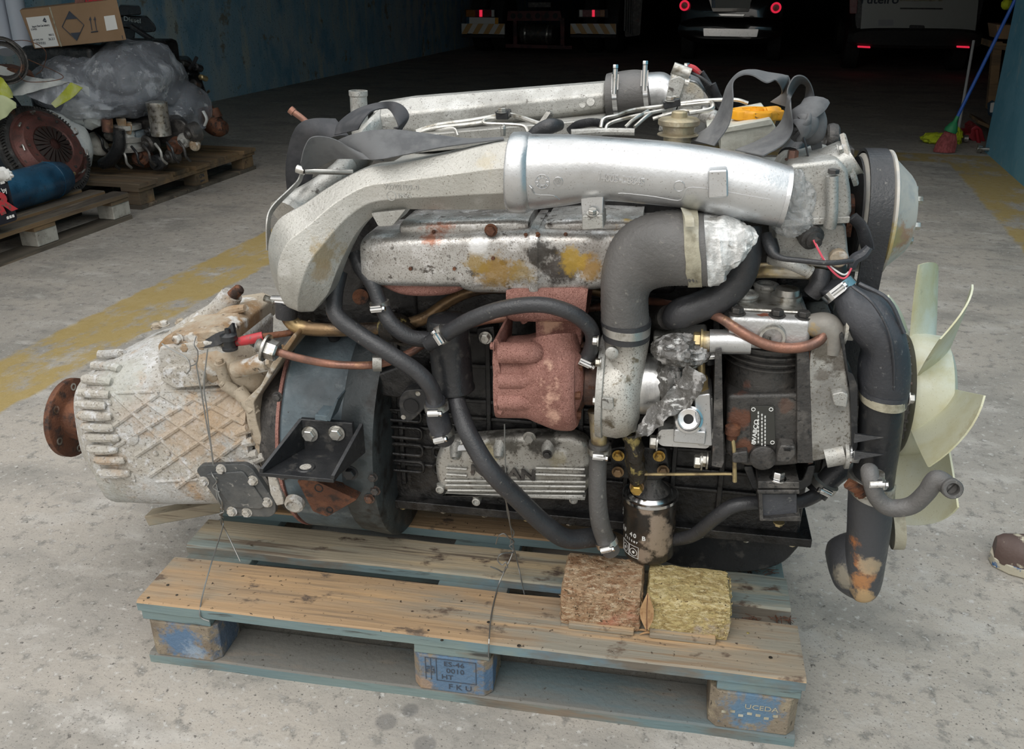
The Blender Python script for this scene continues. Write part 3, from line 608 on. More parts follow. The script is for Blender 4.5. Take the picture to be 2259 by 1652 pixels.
q = M(); pp(q, [(695, 915), (722, 918), (722, 930), (694, 926)], .10, .14); pp(q, [(720, 928), (722, 915), (742, 880), (746, 882), (728, 930)], .10, .14); obj('small_bracket', q, m_bell, bell, bevel=.001)
q = M(); pp(q, [(655, 1060), (690, 1058), (788, 1102), (722, 1140), (690, 1128)], .108, .14, 4); rp = obj('rusty_pad', q, m_rust, bell, 'orange rusted machined pad', bevel=.002)
for (x, y, r_) in ((703, 1077, 9), (727, 1125, 7)):
    q = M(); p = P(x, y, .108); torus(q, p, EV, r_ * .0008, .0012); lathe(q, p + EV * .004, -EV, [(0, r_ * .00075), (.003, r_ * .00075)], 14); obj('threaded_hole', q, m_block, rp)
q = M(); lathe(q, P(652, 1107, .125), -EV - EZ * .2, [(0, .019), (.01, .018), (.013, .013), (.008, .012), (.007, 0)], 20); obj('drain_boss', q, m_gear, bell)
bolts(bell, ((822, 1052), (828, 1082), (612, 875), (618, 1000), (625, 1048), (815, 1100)), .13, 9, mt=m_castd)
# ---- mounting bracket
z1 = locE(P(652, 1050, .02)).z; ua = locE(P(572, 1050, .02)).x; ub = locE(P(735, 1050, .02)).x
z2 = z1 + .058
bk = M(); boxE(bk, ua, ub, .02, .125, z1 - .007, z1); ob = obj('mounting_bracket', bk, m_blkp, eng, 'black steel mounting bracket', bevel=.001)
q = M(); uq = ua + .040; boxE(q, uq, ub + .004, .115, .125, z1 - .002, z2); obj('back_plate', q, m_blkp, ob, bevel=.002)
for uu, du in ((ua, .018), (ub - .006, .002)):
    q = M(); prism(q, [E(uu, .02, z1), E(uu + .002, .02, z1 + .008), E(uu + du + .02, .118, z2), E(uu + du + .02, .118, z1)], EU * .007); obj('gusset', q, m_blkp, ob, bevel=.001)
bolts(ob, ((684, 957), (743, 955)), .113, 14)
q = M(); p = E((ua + ub) / 2 + .005, .05, z1 + .0002); torus(q, p, EZ, .013, .004, w=.002); obj('hole_collar', q, m_blkp, ob)
q = M(); lathe(q, p, EZ, [(0, .0125), (.0012, .0125)], 20); obj('bolt_hole', q, m_gear, ob)
bolts(bell, ((773, 1043),), .105, 13, mt=m_blkp)

# ---- block, head, pan
ub0, ub1 = .42, 1.20
q = M(); boxE(q, ub0, ub1, .245, .50, .255, .70); blk = obj('engine_block', q, m_block, eng, 'oily black engine block', bevel=.006)
q = M(); boxE(q, .40, 1.20, .235, .51, .70, .87); hd_ = obj('cylinder_head', q, m_block, eng, bevel=.004)
for k in range(6):
    q = M(); boxE(q, ub0 + .06 + k * .125, ub0 + .15 + k * .125, .215, .25, .72, .80); obj('port_boss', q, m_block, hd_, bevel=.012)
for zz in (.345, .385, .425, .455, .49, .56, .62):
    q = M(); boxE(q, ub0 + .01, ub1 - .01, .237, .25, zz - .004, zz + .004); obj('rib', q, m_block, blk, bevel=.003)
for k in range(9):
    u = .455 + k * .085; q = M(); boxE(q, u - .005, u + .005, .235, .25, .30, .66); obj('rib', q, m_block, blk, bevel=.003)
for k in range(4):
    for j in range(2):
        q = M(); z = .33 + k * .036 + .004; u = .425 + j * .085; poly = [(u + .008, z), (u + .072, z), (u + .072, z + .022), (u + .008, z + .022)]
        c = [E(a, .232, b) for a, b in rp2(poly, .009)]
        tube(q, c + [c[0]], .0035, 8, 1); obj('pocket_rim', q, m_block, blk)
q = M(); boxE(q, ub0 - .01, ub1 + .02, .225, .53, .252, .270); obj('pan_rail', q, m_block, blk, bevel=.002)
for k in range(10):
    q = M(); hexb(q, E(ub0 + .03 + k * .082, .236, .252), -EZ, .006); obj('bolt', q, m_steel if k % 3 else m_brass, blk)
q = M()
pan = [(.42, .252), (1.215, .252), (1.212, .225), (1.185, .175), (1.12, .1465), (.98, .1465), (.92, .17), (.87, .215), (.44, .222)]
prism(q, [E(u, .275, z) for u, z in rp2(pan, .035, 6)], EV * .23); obj('oil_pan', q, m_blkp, eng, 'glossy black oil pan', bevel=.02)
# rear block features: port flange
q = M(); pf = [(878, 884), (890, 862), (930, 858), (942, 870), (942, 896), (908, 930), (884, 925)]; pp(q, pf, .175, .24, 10); po = obj('port_flange', q, m_blkp, eng, bevel=.002)
q = M(); p = P(908, 894, .1748); lathe(q, p, -EV, [(-.02, .0135), (-.0, .0135), (.0005, .0145), (-.0, .016)], 24, cap=False); lathe(q, p + EV * .001, -EV, [(0, .0128), (.0022, .0128)], 24); obj('port', q, m_black, po)
for (x, y) in ((922, 868), (890, 920)):
    q = M(); lathe(q, P(x, y, .1746), -EV, [(0, .0045), (.0006, .0045)], 14); obj('bolt_hole', q, m_steel, po)
q = M(); pp(q, [(820, 830), (880, 808), (935, 812), (940, 850), (880, 880), (820, 872)], .20, .26, 8); obj('cast_pad', q, m_block, blk, bevel=.005)
q = M(); TP(q, [(824, 905, .19, 1.4), (828, 960, .185, 1.4), (822, 1020, .185, 1.4)], 6); obj('loose_wire', q, m_wire, eng)
# ---- side cover with raised letters
cv = [(957, 1022), (968, 990), (992, 972), (1140, 962), (1262, 962), (1298, 978), (1304, 1010), (1302, 1075), (1286, 1098), (1000, 1096), (968, 1080), (960, 1055)]
q = M(); pp(q, cv, .198, .24, 14); oc = obj('oil_cooler_cover', q, mat('side_cover_alloy', (.46, .45, .42), .36, .6, [((.30, .285, .25), 10, .46, .62), ((.15, .13, .11), 220, .57, .65)], (160, .4), spots=[(P(1080, 1000, .2), .022, (.42, .37, .22), .8), (P(1235, 1000, .2), .014, (.72, .72, .70), .9), (P(1085, 1020, .2), .010, (.72, .72, .70), .8), (P(1230, 1015, .2), .020, (.40, .35, .22), .6), (P(1200, 970, .2), .03, (.05, .047, .042), .85), (P(1110, 970, .2), .03, (.07, .065, .055), .8), (P(1298, 1040, .2), .018, (.06, .055, .05), .85), (P(1020, 1000, .2), .012, (.6, .6, .58), .6)]), eng, 'ribbed silver side cover with raised letters', bevel=.014)
oc.modifiers['bevel'].segments = 4
q = M(); pp(q, [(985, 1090), (1290, 1104), (1292, 1097), (980, 1092)], .19, .24); obj('cover_lip', q, m_alud, oc, bevel=.002)
for x0, x1, y in ((985, 1030, 1032), (1182, 1290, 1032), (985, 1030, 1046), (1182, 1292, 1046), (982, 1292, 1060), (984, 1292, 1070), (988, 1290, 1081), (996, 1286, 1091)):
    q = M(); a, b = P(x0, y, .195), P(x1, y + 3, .195); tube(q, [a, b], .0026, 6, 1); obj('fin', q, m_alud, oc)
q = M(); c = P(1110, 1042, .1965); text(q, 'NISSAN', c, EU, EZ, .0195, .005, bold=.035, sx=1.32); obj('raised_letters', q, m_castd, oc, 'dark raised letters', bevel=.0004)
for (x, y) in ((1004, 1012), (1100, 1010), (1207, 1010)):
    q = M(); p = P(x, y, .19); lathe(q, p + EV * .02 + EZ * .02, (-EV - EZ * .9), [(0, .016), (.022, .010), (.028, .0085), (.028, .006), (.024, .0055), (.024, 0)], 18); obj('bolt_tower', q, m_alud, oc)
for (x, y) in ((970, 1081), (1050, 1108), (1265, 1104)):
    q = M(); p = P(x, y, .192); lathe(q, p + EV * .03, -EV, [(0, .008), (.03, .0078), (.031, .0055), (.027, .005), (.027, 0)], 18); TP(q, [(x, y - 14, .2, 7), (x, y, .2, 7)], 8, 1); obj('bolt_lug', q, m_alud, oc)
q = M(); TP(q, [(1012, 990, .197, 9), (1040, 988, .1955, 9)], 4, 1); obj("cast_label", q, m_alu, oc)
bolts(eng, ((1168, 965), (1071, 745)), .2, 11, mt=m_steel)
q = M(); pp(q, [(1050, 725), (1090, 720), (1092, 755), (1055, 760)], .205, .26, 5); obj('lifting_plate', q, m_block, eng, bevel=.002)
bolts(eng, ((1207, 1002),), .18, 8, mt=m_castd)

# ---- air intake casting over the engine
m_cast2 = mat('intake_cast', (.47, .46, .425), .42, .45, [((.38, .37, .335), 6, .46, .66), ((.53, .52, .49), 24, .54, .66), ((.20, .18, .15), 440, .59, .66)], (200, .5, (1, 1, 1), .002), spots=[(P(722, 560, .06), .028, (.34, .27, .16), .8), (P(712, 600, .06), .02, (.36, .28, .17), .7), (P(1070, 345, .08), .02, (.42, .36, .24), .5), (P(655, 640, .05), .02, (.3, .29, .26), .6)])
q = M(); lp(q, [(1132, 299, 1126, 463, .13, .058), (1090, 306, 1085, 463, .13, .056), (1000, 328, 995, 463, .13, .05), (880, 352, 885, 462, .13, .048), (815, 362, 835, 474, .13, .048), (742, 396, 800, 508, .12, .05), (675, 440, 775, 555, .11, .055), (618, 474, 758, 598, .10, .06), (597, 530, 742, 640, .095, .062), (606, 600, 722, 662, .09, .055), (626, 648, 704, 680, .085, .04), (655, 668, 694, 685, .085, .02)], ex=1.75, n=8, sub=5)
cast = q; oi = obj('intake_casting', q, m_cast2, eng, 'dull silver curved intake casting', bevel=.010, ang=18)
oi.modifiers['bevel'].segments = 4; oi.modifiers['bevel'].angle_limit = R(26)
q = M(); stext(q, cast, '73702100-0', 848, 412, 924, 414, .0078, .0016, bold=.012)
obj('cast_number', q, m_alud, oi); q = M(); stext(q, cast, 'IMSA', 876, 432, 906, 432, .0075, .0016, bold=.012); obj('cast_number', q, m_alud, oi); q = M()
obj('cast_number', q, m_alud, oi); q = M(); p, n_ = cast.hit(863, 432); torus(q, p, n_, .007, .0008, 20, 6); obj('cast_emblem', q, m_alud, oi)
q = M(); TP(q, [(640, 480, .2, 50), (660, 455, .22, 38), (700, 420, .24, 26), (745, 385, .27, 24), (765, 365, .3, 24)], 20); obj('side_inlet', q, m_gear if 0 else m_alud, oi)
q = M(); pp(q, [(818, 470), (895, 462), (866, 498), (835, 500)], .10, .17, 4); obj('cast_web', q, m_alud, oi, bevel=.003)
q = M(); ribbon(q, [((588, 552, .02 + .07), (600, 552, .10)), ((588, 490, .09), (596, 492, .11)), ((600, 455, .12), (606, 462, .14)), ((640, 415, .17), (646, 420, .19)), ((658, 395, .2), (664, 400, .22)), ((665, 370, .21), (672, 372, .23))], .002, 6, 1); obj('strap_iron', q, m_alud, oi)
q = M(); cyl(q, P(655, 372, .2), P(672, 378, .2), .007, 12); TP(q, [(672, 378, .2, 6), (778, 380, .24, 6)], 10, 2); obj('clip_rod', q, m_steel, oi)
bolts(oi, ((598, 551),), .088, 5)
# clamp dangling below it and rubber end
q = M(); lathe(q, P(632, 690, .20), (P(632, 672, .2) - P(632, 690, .2)), [(-.008, .019), (.022, .021), (.022, .017), (-.008, .015)], 26, cap=False); obj('rubber_sleeve', q, m_rub, eng)
q = M(); TP(q, [(600, 658, .19, 6), (640, 660, .18, 7)], 10, 2); TP(q, [(605, 665, .19, 5), (636, 668, .18, 5)], 8, 2); obj('clamp_screw', q, m_chrome, eng)
q = M(); TP(q, [(583, 657, .19, 7), (606, 665, .19, 7)], 10, 6, corr=.004); obj('spring', q, m_steel, eng)
q = M(); TP(q, [(634, 684, .21, 17), (640, 705, .21, 17), (665, 722, .21, 16), (740, 728, .21, 15), (850, 722, .22, 14), (930, 705, .23, 14), (990, 665, .24, 13), (1050, 640, .24, 13), (1150, 634, .24, 13), (1300, 640, .24, 12), (1340, 650, .24, 12)], 16); obj('water_pipe', q, m_brownp, eng, 'brown and gold metal pipe')
# ---- second intake pipe to the right
q = M(); S2 = [(1150, 296, 1150, 464, .12, .056), (1250, 297, 1250, 451, .12, .053), (1330, 302, 1322, 440, .12, .05), (1430, 309, 1418, 447, .12, .05), (1520, 318, 1503, 456, .12, .05), (1600, 331, 1578, 471, .12, .05), (1680, 348, 1652, 487, .12, .05), (1748, 369, 1714, 497, .12, .048)]
lp(q, S2, ex=2.15, n=36); pipe2 = q; o2 = obj('intake_pipe', q, m_alu, eng, 'bright silver cast intake pipe')
q = M(); lp(q, [(1128, 298, 1125, 462, .12, .060), (1131, 292, 1134, 466, .12, .064), (1160, 292, 1163, 467, .12, .064), (1172, 299, 1176, 460, .12, .058)], ex=2.2, n=36, sub=2); obj('collar', q, m_alu, o2)
q = M(); lp(q, [(1740, 367, 1706, 496, .12, .050), (1749, 368, 1716, 499, .12, .051)], ex=2.15, n=36, sub=1); obj('pipe_lip', q, m_alu, o2)
q = M(); stext(q, pipe2, '14005-D8845', 1317, 390, 1422, 402, .0100, .0026, bold=.018); obj('cast_number', q, m_alu, o2)
for x, y, r_ in ((1196, 401, .010), (1231, 401, .0065)):
    q = M(); p, n_ = pipe2.hit(x, y); torus(q, p, n_, r_, .0009, 22, 6); torus(q, p, n_, r_ * .55, .0008, 18, 6)
    for k in range(10 if r_ > .008 else 0):
        x_, y_ = basis(n_); d = x_ * math.cos(k * PI / 5) + y_ * math.sin(k * PI / 5); tube(q, [p + d * r_ * .6, p + d * r_], .0007, 4, 1)
    obj('cast_emblem', q, m_alu, o2)
q = M(); p, n_ = pipe2.hit(1231, 401); text(q, 'A', p + n_ * .0003, EU, EZ - EV * .2, .0055, .001); obj('cast_letter', q, m_alu, o2); q = M()
p, n_ = pipe2.hit(1498, 411); torus(q, p, n_, .0075, .0008, 20, 6); obj('cast_emblem', q, m_alu, o2)
q = M(); strip(q, pipe2, [(1130, 410), (1168, 410), (1180, 428), (1220, 431), (1235, 440)], .0008, 5, 3); strip(q, pipe2, [(1362, 430), (1372, 426), (1440, 433), (1495, 442), (1508, 432), (1518, 414), (1560, 416), (1610, 424), (1700, 440)], .0008, 5, 3); obj('parting_line', q, m_alu, o2)
p, n_ = pipe2.hit(1583, 405); q = M(); pp(q, [(1562, 376), (1606, 374), (1607, 436), (1562, 440)], locE(p).y - .016, locE(p).y + .02, 7); obj('cast_boss', q, m_alu, o2, bevel=.004)
q = M(); pp(q, [(1280, 430), (1332, 428), (1330, 478), (1284, 480)], .085, .12, 4); lg = obj('mounting_lug', q, m_alu, o2, bevel=.004)
q = M(); pp(q, [(1284, 476), (1330, 474), (1332, 505), (1284, 508)], .07, .12, 4); obj('lug_foot', q, m_alud, lg, bevel=.004)
bolts(lg, ((1307, 470),), .075, 10, ax=EZ - EV * .3, mt=m_steel)

# ---- exhaust heat shield and manifold
q = M(); lp(q, [(830, 512, 834, 596, .20, .07), (840, 497, 846, 606, .20, .08), (1000, 488, 1000, 608, .20, .085), (1038, 487, 1036, 608, .20, .085), (1068, 484, 1066, 620, .2, .085), (1180, 480, 1180, 622, .2, .085), (1186, 474, 1186, 627, .2, .09), (1204, 474, 1204, 627, .2, .09), (1211, 480, 1211, 621, .2, .085), (1330, 482, 1328, 612, .2, .085), (1480, 480, 1480, 600, .2, .08)], ex=5.5, n=36, sub=2)
shd = q; os_ = obj('heat_shield', q, m_alub, eng, 'stained silver exhaust heat shield')
q = M(); lp(q, [(900, 478, 902, 505, .20, .05), (930, 470, 935, 505, .2, .06), (1150, 462, 1150, 505, .2, .06), (1180, 470, 1178, 505, .2, .055)], ex=4, n=24, sub=2); obj('shield_dome', q, m_alub, os_)
q = M(); lp(q, [(1215, 468, 1215, 500, .20, .06), (1300, 462, 1300, 505, .2, .06), (1420, 466, 1420, 505, .2, .06)], ex=4, n=24, sub=2); obj('shield_dome', q, m_alub, os_)
bolts(os_, ((1083, 508),), .118, 11, mt=m_rust); bolts(os_, ((957, 513), (906, 592), (1003, 592), (1160, 519), (1186, 517), (1248, 518), (1088, 569)), 0, 4.5, host=shd, mt=m_rust)
q = M(); lp(q, [(858, 585, 862, 612, .2, .06), (900, 585, 905, 632, .2, .065), (960, 585, 960, 637, .2, .065), (1020, 585, 1015, 630, .2, .065), (1060, 590, 1055, 608, .2, .06)], ex=3, n=24); em = obj('exhaust_manifold', q, m_red, eng, 'red rusted exhaust manifold')
q = M(); lp(q, [(1132, 615, 1136, 682, .17, .05), (1142, 605, 1146, 692, .17, .06), (1290, 605, 1284, 692, .17, .06), (1302, 615, 1294, 690, .17, .05)], ex=4, n=28, sub=2); obj('manifold_flange', q, m_red, em)
q = M(); pp(q, [(1180, 688), (1285, 684), (1282, 765), (1182, 765)], .13, .21, 8); obj('manifold_neck', q, m_red, em, bevel=.008)
q = M(); TP(q, [(1152, 690, .14, 9), (1156, 706, .14, 9), (1158, 712, .14, 7)], 8, 2); obj('nut', q, m_red, em)
# ---- turbocharger
tur = M(); lp(tur, [(1102, 757, 1104, 905, .14, .06), (1108, 752, 1110, 908, .14, .062), (1160, 748, 1165, 908, .14, .066), (1185, 742, 1190, 914, .14, .074), (1225, 738, 1232, 928, .14, .082), (1262, 742, 1268, 930, .14, .082), (1276, 750, 1280, 922, .14, .075)], ex=2.7, n=32, sub=3)
ot = obj('turbine_housing', tur, m_red, eng, 'red rusted turbine housing')
for y, r_, x1 in ((778, 24, 1175), (838, 20, 1200), (884, 21, 1190)):
    q = M(); TP(q, [(1104, y, .086, r_), (1150, y, .083, r_), (x1, y, .085, r_), (x1 + 18, y + 2, .10, r_ * .8)], 14, 3); obj('lobe', q, m_red, ot)
q = M(); TP(q, [(1222, 745, .13, 52), (1228, 800, .112, 58), (1230, 860, .108, 60), (1232, 895, .115, 46)], 24, 4); obj('volute', q, m_red, ot)
q = M(); pp(q, [(1088, 752), (1096, 745), (1102, 760), (1100, 800), (1106, 830), (1104, 880), (1110, 905), (1104, 916), (1096, 910), (1090, 860), (1086, 800)], .08, .20, 3); obj('outlet_flange', q, m_red, ot, bevel=.001)
for (x, y) in ((1090, 763), (1098, 892)):
    q = M(); hexb(q, P(x, y, .078), -EU, .006); obj('bolt', q, m_red, ot)
tax = P(1300, 838, .14)
q = M(); lathe(q, P(1264, 838, .14), EU, [(0, .05), (0, .070), (.010, .070), (.010, .05)], 40); obj('clamp_plate', q, m_red, ot)
for a in (.0, .8, -.8, 1.6): 
    q = M(); hexb(q, P(1276, 838, .14) + (-EV * math.cos(a) + EZ * math.sin(a)) * .060, EU, .007, .009); obj('bolt', q, m_rust, ot)
q = M(); m_cbr = mat('brown_cast', (.07, .045, .038), .5, .25, [((.12, .06, .04), 20, .5, .64)], (150, .6)); lathe(q, P(1274, 838, .14), EU, [(0, .052), (.01, .05), (.015, .040), (.035, .040), (.042, .052), (.05, .056)], 32); ch_ = obj('bearing_housing', q, m_cbr, eng, 'brown rusted turbo centre housing')
p = P(1308, 855, .10); q = M(); text(q, 'IHI', P(1305, 855, .0985), EU, EZ, .006, .001); obj('cast_mark', q, m_rust, ch_)
q = M(); cc = P(1378, 850, .14)
lathe(q, P(1322, 850, .14), EU, [(0, .05), (0, .084), (.006, .086), (.010, .086), (.012, .083), (.012, .05)], 44); obj('compressor_back_plate', q, m_alud, ch_)
m_comp = mat('compressor_alloy', (.56, .545, .505), .42, .45, [((.46, .44, .40), 8, .46, .64), ((.2, .17, .12), 40, .60, .68), ((.14, .12, .1), 380, .56, .64)], (200, .4, (1, 1, 1), .002), spots=[(P(1345, 920, .07), .014, (.10, .08, .05), .8), (P(1350, 800, .07), .012, (.14, .11, .07), .7)])
comp = M(); lathe(comp, P(1330, 850, .14), EU, [(0, .04), (0, .080), (.01, .0835), (.028, .085), (.044, .081), (.054, .073), (.060, .060), (.063, .05), (.063, .0)], 56)
co = obj('compressor_housing', comp, m_comp, eng, 'dull silver compressor housing')
q = M(); lp(q, [(1332, 720, 1436, 722, .12, .040), (1334, 760, 1432, 760, .12, .04), (1338, 800, 1424, 800, .115, .04), (1342, 850, 1416, 855, .105, .038), (1348, 900, 1408, 910, .105, .034), (1358, 940, 1405, 945, .12, .02)], ex=2.3, n=28); obj('outlet_neck', q, m_comp, co)
q = M(); pp(q, [(1328, 878), (1352, 880), (1354, 900), (1350, 905), (1328, 902)], .050, .09, 2); obj('cast_lug', q, m_alud, co, bevel=.002)
q = M(); p = P(1350, 778, .066); lathe(q, p + EV * .004, -EV, [(0, .010), (.006, .010), (.008, .007), (.008, 0)], 20); obj('cast_mark', q, m_alud, co)
q = M(); lathe(q, P(1408, 845, .14), EU, [(0, .046), (.001, .050), (.036, .050), (.037, .048), (.037, .040)], 44); obj('inlet_pipe', q, mat('machined_alloy', (.62, .62, .61), .34, .9, [((.4, .4, .4), 30, .5, .64, (1, .2, .2))], (90, .2)), co, 'bright machined inlet pipe')
for (x, y) in ((1319, 752), (1319, 884), (1325, 800)):
    q = M(); hexb(q, P(x, y, .07), -EU, .0065, .007); obj('bolt', q, m_steel, co)
# wrap over the compressor inlet
def wrapb(q, c, rx, ry, rz, sd, n=64):
    rs = []
    for i in range(n // 2 + 1):
        t = PI * i / (n // 2); ring = []
        for k in range(n):
            f = 2 * PI * k / n; d = V((math.sin(t) * math.cos(f), math.sin(t) * math.sin(f), math.cos(t)))
            a = 1 - abs(noise.noise(d * 2.6 + V((sd, 1, 2)))) * 2; b = 1 - abs(noise.noise(d * 5.5 + V((sd, 7, 2)))) * 2
            s = .86 + .16 * a + .05 * b; ring.append(c + EU * d.x * rx * s + EV * d.y * ry * s + EZ * d.z * rz * s)
        rs.append(ring)
    return rings(q, rs, False)
q = M(); wrapb(q, P(1503, 772, .10), .046, .036, .025, 4)
o = obj('crumpled_wrap', q, m_filmd, eng, 'grey crumpled plastic wrap over the compressor inlet', fix=False)
q = M(); wrapb(q, P(1488, 835, .125), .034, .045, .050, 9); obj('crumpled_wrap', q, m_filmd, eng, 'grey crumpled plastic wrap over the compressor inlet', fix=False)
q = M(); rnd = random.Random(5); prs = []
for k, (x, y, w_) in enumerate(((1535, 815, 22), (1520, 850, 24), (1490, 885, 22), (1455, 915, 20), (1425, 945, 16), (1410, 965, 5))):
    prs.append(((x - w_, y - w_ * .6 + rnd.uniform(-4, 4), .07 + .01 * (k % 2)), (x + w_, y + w_ * .5 + rnd.uniform(-4, 4), .065 - .012 * (k % 2))))
ribbon(q, prs, .001, 5, 5); vs = []
for i, p in enumerate(q.v): q.v[i] = p + V((noise.noise(p * 90), noise.noise(p * 90 + V((3, 1, 7))), noise.noise(p * 90 + V((9, 1, 2))))) * .006
obj('wrap_tail', q, m_filmd, eng, 'grey crumpled strip of plastic wrap', fix=False)

# ---- big rubber elbow with its taped and wrapped end
q = M(); lp(q, [(1326, 712, 1434, 716, .10, .043), (1325, 650, 1431, 676, .10, .043), (1328, 590, 1432, 652, .10, .043), (1348, 532, 1440, 638, .10, .044), (1385, 492, 1462, 630, .10, .047), (1440, 470, 1490, 627, .10, .052), (1500, 464, 1530, 627, .10, .054), (1552, 469, 1562, 628, .10, .054)], ex=2.1, n=32, sub=10)
for i_ in range(0, len(q.v) // 32, 2):
    c_ = sum(q.v[i_ * 32:i_ * 32 + 32], V((0, 0, 0))) / 32
    for j_ in range(32): q.v[i_ * 32 + j_] = c_ + (q.v[i_ * 32 + j_] - c_) * .988
elb = q; oe = obj('rubber_elbow', q, m_rubd, eng, 'large dark grey rubber elbow hose')
q = M(); lp(q, [(1505, 461, 1518, 628, .10, .0555), (1540, 462, 1548, 630, .10, .0558)], ex=2.1, n=36, sub=4)
for i, p in enumerate(q.v): q.v[i] = p + V((noise.noise(p * 40), noise.noise(p * 50 + V((3, 1, 7))), noise.noise(p * 50))) * .0025
obj('tape_band', q, m_tape, oe, 'cream masking tape wound around the elbow')
q = M(); ribbon(q, [((1502, 458, .08), (1520, 462, .1)), ((1510, 480, .052), (1530, 480, .052)), ((1512, 500, .046), (1532, 500, .046))], .0008, 4, 3); obj('tape_end', q, m_tape, oe)
c = (P(1330, 725, .1) + P(1434, 730, .1)) / 2
q = M(); lp(q, [(1325, 702, 1436, 706, .10, .0455), (1326, 712, 1437, 716, .10, .0455)], ex=2.1, n=36, sub=2); lp(q, [(1328, 722, 1434, 728, .10, .045), (1330, 740, 1434, 745, .10, .045)], ex=2.1, n=36, sub=2); obj('elbow_cuff', q, m_rub, oe)
q = M(); lp(q, [(1326, 708, 1436, 716, .10, .0465), (1328, 724, 1435, 734, .10, .0465)], ex=2.1, n=36, sub=2); obj('hose_clamp', q, m_steel, oe)
q = M()
w0 = blob(M(), V((0, 0, 0)), 1, 1, 1)
lp(q, [(1552, 472, 1562, 626, .10, .050), (1585, 474, 1590, 618, .10, .050), (1615, 478, 1606, 600, .10, .045), (1640, 492, 1628, 575, .09, .035), (1660, 508, 1652, 552, .08, .02), (1672, 520, 1668, 540, .075, .006)], ex=2.4, n=40, sub=6)
for i, p in enumerate(q.v):
    k = min(1, max(0, (locE(p).x - locE(P(1556, 540, .1)).x) / .02)); d = V((noise.noise(p * 45), noise.noise(p * 45 + V((3, 1, 7))), noise.noise(p * 45 + V((9, 1, 2))))) * .006 + V((noise.noise(p * 140), noise.noise(p * 140 + V((3, 1, 7))), noise.noise(p * 140 + V((9, 1, 2))))) * .003
    q.v[i] = p + d * k
wr = obj('plastic_wrap', q, mat('white_wrap', (.50, .50, .49), .16, 0, [((.85, .85, .84), 36, .50, .58, (1, 1, .4)), ((.90, .90, .89), 60, .54, .60, (.4, 1, 1)), ((.34, .33, .31), 22, .58, .66)], (75, 1, (1, 1, 1), .005), spec=1), oe, 'crumpled whitish plastic wrap bagging the open hose end', fix=False, ang=25)
q = M(); TP(q, [(1650, 500, .13, 30), (1648, 560, .12, 32), (1630, 615, .12, 33), (1590, 655, .12, 34), (1540, 678, .12, 34), (1500, 692, .12, 34), (1480, 706, .13, 24)], 20); obj('coolant_hose', q, m_rub, eng)
q = M(); cyl(q, P(1440, 700, .2), P(1475, 700, .15), .02, 16); obj('pipe_stub', q, m_castd, eng)

# ---- breather can and black hoses
q = M(); a, b = P(990, 880, .14), P(978, 690, .14); ax = (P(985, 700, .14) - P(1000, 850, .14)).normalized(); base = P(1001, 853, .15)
r_ = 46 * dep(base) / F
lathe(q, base, ax, [(-.012, r_ * .3), (-.008, r_ * .9), (-.004, r_ * 1.02), (0, r_ * 1.02), (.004, r_ * .96), (.10, r_), (.118, r_ * .98), (.126, r_ * .90), (.131, r_ * .5), (.132, 0)], 36); br = obj('breather_can', q, m_blkp, eng, 'black cylindrical breather can')
def hose(pts, name='rubber_hose', mt=None, par=None, **k):
    q = M(); TP(q, pts, 16, **k); return obj(name, q, mt or m_rub, par or eng)
def clampP(x, y, v, x2, y2, r, par=None, w_=.011, mt=None):
    a, b = P(x, y, v), P(x2, y2, v); return clamp(par or eng, a, b - a, r * dep(a) / F, w_, mt=mt)
h1 = hose([(945, 758, .10, 17), (985, 735, .085, 18), (1040, 704, .07, 18), (1110, 680, .065, 18), (1190, 672, .065, 18), (1255, 688, .07, 18), (1296, 716, .08, 18), (1308, 745, .09, 17), (1302, 775, .10, 17), (1292, 795, .11, 17)])
clampP(975, 738, .085, 990, 730, 19); clampP(1293, 790, .11, 1287, 802, 18, mt=m_chrome)
hose([(780, 560, .15, 16), (795, 590, .14, 17), (822, 628, .13, 17), (840, 672, .12, 17), (862, 712, .11, 18), (900, 742, .11, 18), (945, 750, .12, 18)])
clampP(838, 672, .12, 842, 690, 19)
q = M(); cyl(q, P(795, 655, .24), P(795, 655, .2), .014, 18); obj('core_plug', q, m_rust, eng)
hose([(748, 600, .14, 19), (738, 650, .12, 19), (742, 695, .10, 19), (790, 735, .09, 19), (860, 780, .08, 19), (920, 820, .08, 19), (950, 855, .085, 19), (962, 890, .10, 19)])
q = M(); TP(q, [(960, 878, .10, 22), (962, 900, .10, 23), (968, 930, .11, 26), (976, 955, .12, 24), (982, 968, .13, 22)], 18); jn = obj('rubber_joint', q, m_rubs, eng)
clampP(963, 897, .10, 966, 915, 24); clampP(976, 955, .12, 980, 965, 25)
hose([(1002, 860, .14, 18), (1012, 900, .12, 20), (1035, 960, .09, 21), (1080, 1035, .075, 22), (1140, 1098, .09, 22), (1200, 1155, .11, 22), (1250, 1188, .13, 22), (1310, 1185, .16, 22)])
q = M(); TP(q, [(1318, 905, .13, 22), (1320, 930, .13, 20), (1322, 990, .13, 17)], 16, 3); obj('oil_drain_pipe', q, m_brass, eng, 'yellowish oil drain pipe')
hose([(1322, 975, .13, 23), (1320, 1010, .13, 20), (1318, 1080, .12, 20), (1322, 1140, .12, 21), (1332, 1180, .13, 21), (1348, 1215, .145, 20)], mt=m_rubd)
clampP(1322, 992, .13, 1321, 1010, 23); clampP(1338, 1195, .135, 1345, 1212, 22, mt=m_chrome)
hose([(1478, 1192, .2, 14), (1530, 1180, .17, 15), (1580, 1140, .14, 16), (1620, 1115, .13, 16), (1680, 1108, .14, 15), (1760, 1108, .16, 15), (1810, 1085, .19, 16), (1840, 1058, .22, 17)])
